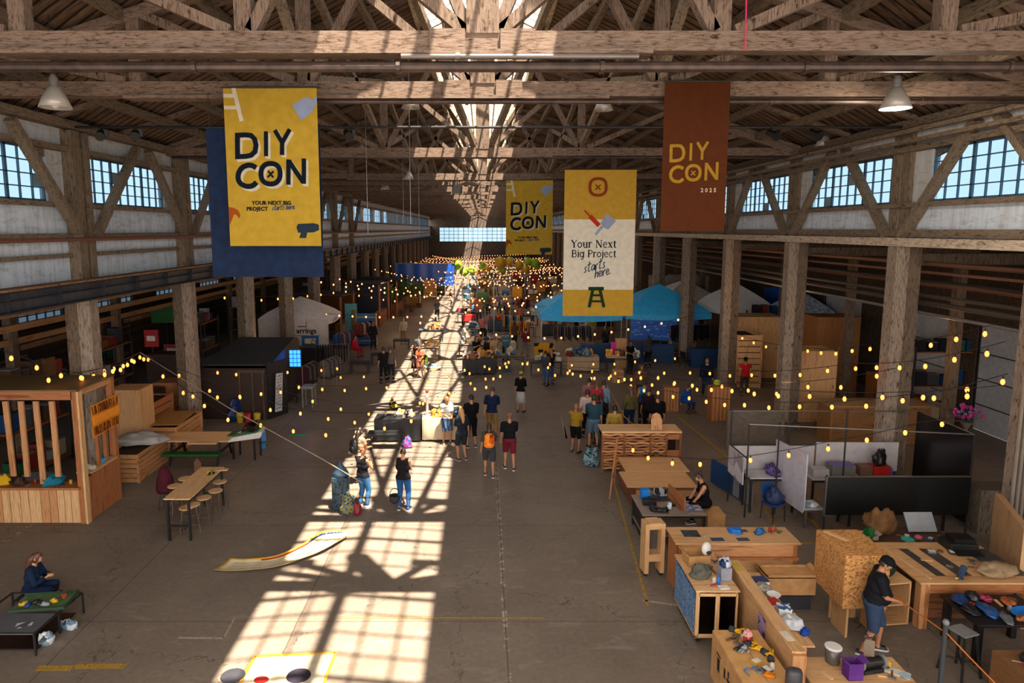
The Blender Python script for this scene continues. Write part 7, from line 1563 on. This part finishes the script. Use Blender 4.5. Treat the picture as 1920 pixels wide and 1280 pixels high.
for i, (px, py, Y, w_, h_, c_, lb) in enumerate(((284, 634, 27.0, .55, .7, '#a3141c', 'red sign on a post in the left aisle'), (323, 655, 28.5, .7, .45, '#8a1c24', 'second red and white sign in the left aisle'), (310, 590, 33.0, 1.4, .8, '#1d5a22', 'green machine cover high in the left aisle'))):
    p = P(px, py, Y); t = thing('aisle_sign', lb, 'sign', (p.x, Y, 0)); MB().box((0, 0, p.z), (w_, .08, h_), mat(c_, rough=.5)).build('board', t); MB().box((0, .06, p.z / 2), (.06, .04, p.z), IRON).build('post', t); MB().box((0, -.05, p.z), (w_ * .6, .01, h_ * .3), WHITE if i != 2 else GREEN).build('stripe', t)
plybox('storage_cabinet', 'dark red-brown tall cabinet beyond the crates in the left aisle', (-12.9, 26.9), (1.4, .8, 2.3), mat('#2c1410', rough=.5), 0, 'cabinet', doors=2)
plybox('storage_cabinet', 'brown plywood stack on the aisle side of the third column', (-11.9, 24.9), (.9, .9, 1.6), W_CEDAR('x'), 0, 'cabinet', doors=1)
for i, (x, y, lb) in enumerate(((15.4, 35.2, 'black storage rack in the right aisle beyond the wardrobe'), (17.2, 24.6, 'black storage rack by the white doors'))): storage(lb, x, y, 0)

# =============== THE GLOW OF THE FESTOON BULBS ===============
def bulb_light(x, y, z, e):
    l = bpy.data.lights.new('bulb_light', 'POINT'); l.energy = e; l.color = (1, .58, .28); l.shadow_soft_size = .12
    o = bpy.data.objects.new('bulb_light', l); COL.objects.link(o); o.location = (x, y, z)
for x, y, z, e in ((-4, 44, 3.4, 110), (5, 46, 3.3, 130), (0, 56, 3.2, 150), (-6.5, 52, 3.0, 90), (6, 60, 3.2, 170), (-5, 66, 3, 150), (2, 72, 3, 200), (-4, 84, 2.8, 200), (5, 86, 2.8, 260), (0, 100, 2.6, 300), (6, 38.5, 2.2, 60), (11.5, 27.5, 4.2, 60), (9, 19.6, 2.9, 30), (-8.6, 22.5, 2.6, 25), (-8.5, 31, 2.7, 40), (14, 20.5, 3.4, 40)): bulb_light(x, y, z, e)
# =============== SMALL CLUTTER ON THE RIGHT-HAND BENCHES ===============
rr = random.Random(99)
def small(x, y, z, lab, grp):
    j = rr.randrange(6); a = rr.uniform(0, 6.28); c_ = mat(rr.choice(['#2a2a2e', '#6a6a6e', '#8a2a20', '#b8912a', '#2a4a7a', '#b9b2a8', '#6a4a2c']), rough=.5)
    if j == 0: o = MB().tube([(0, 0, .015), (.09, 0, .015)], .014, c_, 8).tube([(.09, 0, .015), (.2, 0, .015)], .005, STEEL, 6).build('screwdriver', loc=(x, y, z), rz=a)
    elif j == 1: o = MB().lathe([(.03, 0), (.055, 0), (.055, .035), (.03, .035), (.03, .0)], (0, 0, 0), c_, 16).build('tape_roll', loc=(x, y, z))
    elif j == 2: o = MB().box((0, 0, .02), (.14, .1, .04), c_).box((0, 0, .043), (.12, .08, .006), WHITE).build('parts_box', loc=(x, y, z), rz=a)
    elif j == 3: o = MB().lathe([(.03, 0), (.035, .01), (.035, .08), (.03, .1), (.012, .11)], (0, 0, 0), c_, 10).build('paint_pot', loc=(x, y, z))
    elif j == 4: o = MB().box((0, 0, .012), (.22, .03, .02), W_DARK('x')).box((.1, 0, .02), (.035, .11, .035), STEEL).build('hammer', loc=(x, y, z), rz=a)
    else: o = MB().box((0, 0, .008), (.2, .05, .016), W_PINE('x')).build('wood_offcut', loc=(x, y, z), rz=a)
    tag(o, lab, 'tool', grp)
for n_, x0, x1, y0, y1, z, g in ((9, 3.85, 4.45, 8.9, 9.9, .813, 'the cardboard crate'), (7, 5.0, 6.2, 9.1, 9.5, .702, 'the low bench'), (9, 4.9, 5.1, 9.6, 11.4, .995, 'the divider ledge'), (12, 8.35, 9.5, 10.45, 11.2, .762, 'the black tool table'),
                                 (8, 8.3, 9.9, 11.6, 12.8, .926, 'the broad workbench'), (7, 3.85, 4.4, 11.1, 12.0, 1.037, 'the rolling cabinet'), (10, 3.85, 5.05, 14.8, 15.8, .752, 'the crowded worktable'), (6, 4.1, 6.2, 12.75, 13.15, 1.104, 'the plywood counter'),
                                 (8, 8.0, 9.9, 13.5, 13.95, .722, 'the dark side table'), (10, 9.0, 11.2, 15.55, 15.9, .803, 'the dark booth table'), (5, 8.2, 9.1, 8.95, 9.6, .745, 'the corner drawer cabinet'), (8, -13.0, -10.2, 15.9, 16.2, .962, 'the stall counter')):
    for i in range(n_): small(rr.uniform(x0, x1), rr.uniform(y0, y1), z, 'small tool or part lying among others on ' + g, 'small things on ' + g)
# =============== WHO IS WHERE ===============
# near right: man with headset at the workbench
who(1630, 1222, 65, 'heavy-set man in black t-shirt, cap and denim shorts standing at the big workbench', H=1.8, shirt='#17181f', pants='#33425c', leg=.55, sleeve=.42, bulk=1.28, hs='short', hair='#2b1d15', hat='#101114', arms=('hold', 'down'), lean=8, headp=18, stride=.25, near=True, shoe='#17181c')
w0 = person(G(1322, 1000) + Vector((.02, .1, 0)), FACE(-90), 'seated woman in a black vest bent over her work table', H=1.66, shirt='#0d0d10', pants='#0e0e12', sleeve=.0, hs='bun', hair='#2c1712', arms=('table', 'table'), lean=14, headp=25, pose='sit', seat=.62, female=True, near=True)
w1 = person(Vector((-8.95, 12.38, 0)), FACE(100), 'seated woman with long brown hair and navy jacket holding a cup, bottom left corner', H=1.66, shirt='#15233d', pants='#1a1c24', sleeve=.9, hs='long', hair='#5a3320', arms=('phone', 'phone'), lean=12, headp=18, pose='sit', seat=.12, female=True, near=True, skin='c')
# women in the sunlit strip
a = G(682, 950); who(682, 950, 150, 'woman in black patterned tank top and blue jeans, nearest the waste bin', H=1.62, shirt='#16161a', pants='#3a6a9a', sleeve=0, hs='bun', hair='#7a4a2c', arms=('phone', 'phone'), headp=12, female=True, near=True, shoe='#d9d4cc')
a = G(688, 905); who(676, 908, 140, 'dark-haired woman with a small backpack standing behind the tank-top woman', H=1.7, shirt='#c9a184', pants='#2b2a2e', sleeve=.3, hs='long', hair='#23130d', arms=('hold', 'phone'), female=True, near=True)
backpack(G(676, 908), 140, 1.66, 'small black backpack on the dark-haired woman in the sun', BLACK)
who(757, 955, 172, 'woman in black sleeveless top and dark blue jeans looking down at her hands', H=1.66, shirt='#17151a', pants='#23508a', sleeve=0, hs='short', hair='#3a2018', arms=('hold', 'phone'), headp=28, female=True, near=True, shoe='#1d3a66', bulk=1.08)
# centre aisle couple
who(955, 879, 180, 'man in black t-shirt and maroon shorts walking away in the middle of the floor', H=1.78, shirt='#141417', pants='#6d2030', leg=.5, sleeve=.42, hs='short', hair='#6d4a34', hat='#7b5a46', arms=('hold', 'down'), stride=.2, near=True, bulk=1.08)
who(917, 892, 180, 'walker in grey shorts with an orange pack, left of the maroon shorts man', H=1.62, shirt='#4a4038', pants='#3a3d44', leg=.5, sleeve=.45, hs='long', hair='#3d241a', arms=('hold', 'down'), stride=.25, near=True, female=True)
backpack(G(917, 892), 180, 1.62, 'bright orange and red backpack carried in the middle of the floor', mat('#d4491c', 'pile', '#e08a28', .6))
who(922, 822, 165, 'man in navy polo and khaki trousers bending his head, mid floor', H=1.84, shirt='#14213f', pants='#8a6a3a', sleeve=.42, hs='short', hair='#3a2c26', arms=('hold', 'down'), lean=6, headp=20, near=True)
who(866, 862, 205, 'person in dark shirt and shorts beside the sunlit tables, facing away', H=1.7, shirt='#1d2430', pants='#262b33', leg=.5, sleeve=.45, hs='long', hair='#c08d5a', arms=('down', 'hold'), near=True, female=True)
who(884, 838, 190, 'tall person in black with curly dark hair at the end of the sunlit tables', H=1.82, shirt='#101012', pants='#121217', leg=.75, sleeve=.5, hs='bun', hair='#1b1210', arms=('hold', 'down'), near=True)
who(838, 832, 20, 'person in white shirt with grey straps behind the sunlit tables', H=1.68, shirt='#d7d2cc', pants='#3d5272', leg=.5, sleeve=.4, hs='short', hair='#c2854e', arms=('hold', 'hold'), near=True)
# standing further up the floor
who(976, 772, 160, 'woman in black top and yellow hat with a pale skirt, alone mid floor', H=1.66, shirt='#0f0f10', pants='#a8a9ac', kind='skirt', leg=.4, sleeve=.5, hs='short', hair='#1c1512', hat='#a98a2a', arms=('hold', 'down'), female=True)
who(1032, 720, 200, 'person in black jacket and jeans standing before the first market tables', H=1.74, shirt='#17171b', pants='#2d4a7a', sleeve=1, hs='long', hair='#a35a34', arms=('hold', 'hold'))
who(1022, 722, 150, 'person in blue jeans and grey top left of the black jacket', H=1.66, shirt='#3c4350', pants='#42608c', sleeve=1, hs='short', arms=('down', 'hold'), stride=.3)
who(720, 718, 200, 'person in black carrying a bag, left of the sunlit strip', H=1.76, shirt='#15151a', pants='#17171b', sleeve=.5, hs='short', arms=('hold', 'down'))
who(733, 716, 170, 'person in grey patterned shirt right beside the black-clad bag carrier', H=1.74, shirt='#5a544c', pants='#1d1f26', sleeve=.5, hs='short', hair='#4b3424', arms=('down', 'down'))
who(779, 704, 30, 'person in black dress at the edge of the sunlit strip', H=1.66, shirt='#1a1315', pants='#1a1315', kind='skirt', leg=.4, sleeve=.0, hs='long', hair='#7a3b1e', arms=('hold', 'down'), female=True)
who(788, 708, -10, 'person in reddish top with bare legs, partly behind the black dress', H=1.62, shirt='#a34d35', pants='#8f5b4a', leg=.4, sleeve=.4, hs='bun', hair='#3a1f16', arms=('hold', 'hold'), female=True)
# queue on the right
q = [(1078, 848, 150, 'man in yellow shirt and black shorts at the left end of the queue', dict(shirt='#8c6d1f', pants='#0f0f12', leg=.5, sleeve=.45, hair='#7a5a45', hs='bald', skin='b', arms=('hold', 'face'), H=1.66)),
     (1100, 820, 170, 'person in white shirt and black trousers at the back left of the queue', dict(shirt='#c3aaa6', pants='#111114', arms=('hold', 'down'))),
     (1112, 838, 180, 'heavy-set person in teal shirt and pale shorts facing away in the queue', dict(shirt='#27404f', pants='#5a7288', leg=.55, bulk=1.2, H=1.8, hs='cap', hat='#1d4a30', arms=('down', 'hold'))),
     (1118, 800, 185, 'person in red shirt with ponytail in the middle of the queue', dict(shirt='#a8313a', pants='#2a3d5c', hs='pony', hair='#7a3a1e', female=True)),
     (1130, 798, 150, 'person in pale blue denim shirt at the back of the queue', dict(shirt='#6f8ea6', pants='#23272f', sleeve=.9, hair='#16110f')),
     (1124, 832, 200, 'woman in black vest turning right within the queue', dict(shirt='#151214', pants='#1b1518', sleeve=0, female=True, hs='long', hair='#22140f', arms=('hold', 'hold'))),
     (1103, 792, 160, 'person with dark curly hair at the far end of the queue', dict(shirt='#8a5a5a', pants='#15151a', hs='bun', hair='#1a1210'))]
for px, py, dg, lb, kw in q: who(px, py, dg, lb, near=False, **{**dict(H=1.74), **kw})
q = [(1180, 812, 190, 'person in olive jacket and dark jeans behind the slatted pallet bench', dict(shirt='#54502e', pants='#14294a', sleeve=1, hs='long', hair='#5c3c22', female=True)),
     (1206, 800, 175, 'dark-haired person in bright blue vest holding a board behind the pallet bench', dict(shirt='#1d6fae', pants='#2b2b31', sleeve=0, hair='#131215', arms=('hold', 'down'), H=1.8)),
     (1214, 814, 170, 'person in maroon cap and black shirt behind the pallet bench', dict(shirt='#24171d', pants='#17171b', hs='cap', hat='#5a2a3a')),
     (1230, 830, 185, 'broad person all in black at the right end of the pallet bench', dict(shirt='#0c0c0e', pants='#0d0d10', bulk=1.2, hair='#2a1a14', sleeve=.6)),
     (1200, 760, 10, 'person in brown jacket farther back between the two groups', dict(shirt='#6b5138', pants='#3a2f28', sleeve=1, hs='long', hair='#4a2c1c'))]
for px, py, dg, lb, kw in q: who(px, py, dg, lb, **{**dict(H=1.74), **kw})
person(G(1152, 840) + Vector((0, .1, 0)), FACE(170), 'seated person in mustard yellow jumper just behind the pallet bench', H=1.74, shirt='#a8863a', pants='#2b2b33', sleeve=1, hair='#17110f', pose='sit', seat=.5, skin='c')
person(G(1283, 774), FACE(30), 'child-sized person in blue hunched on a low cart by the cabinets', H=1.5, shirt='#1c4f9c', pants='#232a3a', sleeve=1, pose='sit', seat=.4, lean=15, headp=20, hair='#2b1c14')
who(1323, 745, -20, 'person in navy jacket and white scarf walking by the cabinets', H=1.76, shirt='#121a2c', pants='#23304a', sleeve=1, stride=.4, hair='#3a2a20')
who(1395, 742, 170, 'person in red vest and black hat beside the tall crates', H=1.72, shirt='#b01f22', pants='#3d3a38', hat='#0e0e10', sleeve=.2)
# farther groups
far = [(893, 690, 'person in black top and jeans', '#16161a', '#1a1d26'), (915, 688, 'person in dark jacket and tan trousers', '#2a2320', '#8a6a52'), (927, 690, 'person in beige coat', '#a98b6a', '#8c7258'), (870, 660, 'person in white top', '#d8d2cc', '#8d8782'),
       (905, 640, 'person in pink top', '#b06a66', '#26262c'), (948, 680, 'person in teal shirt', '#2f6b80', '#2a2a30'), (985, 668, 'person in maroon top', '#6a2430', '#7a7672'), (965, 655, 'person in brown coat', '#5c4030', '#2a2a30'),
       (887, 607, 'tall person in light blue shirt', '#4f86b8', '#15151a'), (898, 604, 'person in sky blue shirt and blue jeans', '#3d8fd0', '#3a5f92'), (870, 612, 'person in black', '#141416', '#17171b'), (820, 602, 'person in grey dress', '#4a4a50', '#2a2a30'),
       (757, 645, 'person in cream shirt', '#b8a488', '#7c6650'), (700, 655, 'person in dark coat', '#1d1a1c', '#24242a'), (950, 610, 'person in navy top', '#18264a', '#22222a'), (975, 615, 'person in orange top', '#c0693a', '#2a2a30'),
       (1000, 612, 'person in white blouse', '#cfc8c0', '#3a4a68'), (1030, 625, 'person in blue cap', '#1d5fae', '#2a2a30'), (1055, 620, 'person in dark green', '#22382a', '#22222a'), (1080, 630, 'person in black hoodie', '#131316', '#22222a'),
       (1215, 690, 'person in grey jacket', '#3a3d46', '#1c1c22'), (1180, 700, 'person in black with silver bag', '#101014', '#1a1a20'), (915, 590, 'person in rust top', '#9a4a2c', '#22222a'), (935, 585, 'person in lilac top', '#7a6a98', '#2a2a38'),
       (845, 575, 'person in dark red', '#5a1a20', '#22222a'), (1110, 640, 'person in yellow top', '#b8962c', '#2a2a30'), (1245, 668, 'person in turquoise', '#1f7a8c', '#22222a'), (1135, 668, 'person in charcoal', '#26262c', '#1a1a20')]
rr = random.Random(3)
for i, (px, py, lb, c1, c2) in enumerate(far):
    extra = ['beside the far sunlit strip', 'among the far market stalls', 'at the far tables', 'in the middle distance'][i % 4] if i > 8 else 'standing around the first far tables'
    who(px, py, rr.choice([0, 30, 160, 180, 200, -60, 90]), lb + ' ' + extra, H=rr.uniform(1.62, 1.8), shirt=c1, pants=c2, hs=rr.choice(['short', 'long', 'bun', 'short']), hair=rr.choice(['#2a1a12', '#5a3a22', '#17110f', '#8a5a34']), arms=(rr.choice(['hold', 'down', 'phone']), rr.choice(['down', 'hold'])), skin=rr.choice('abc'), sleeve=rr.choice([.45, 1]))
person(G(666, 672), FACE(60), 'person in red sitting outside the stall right of the white tent', H=1.6, shirt='#b01c2e', pants='#a31e30', sleeve=1, pose='sit', seat=.45, hair='#2a1a12')
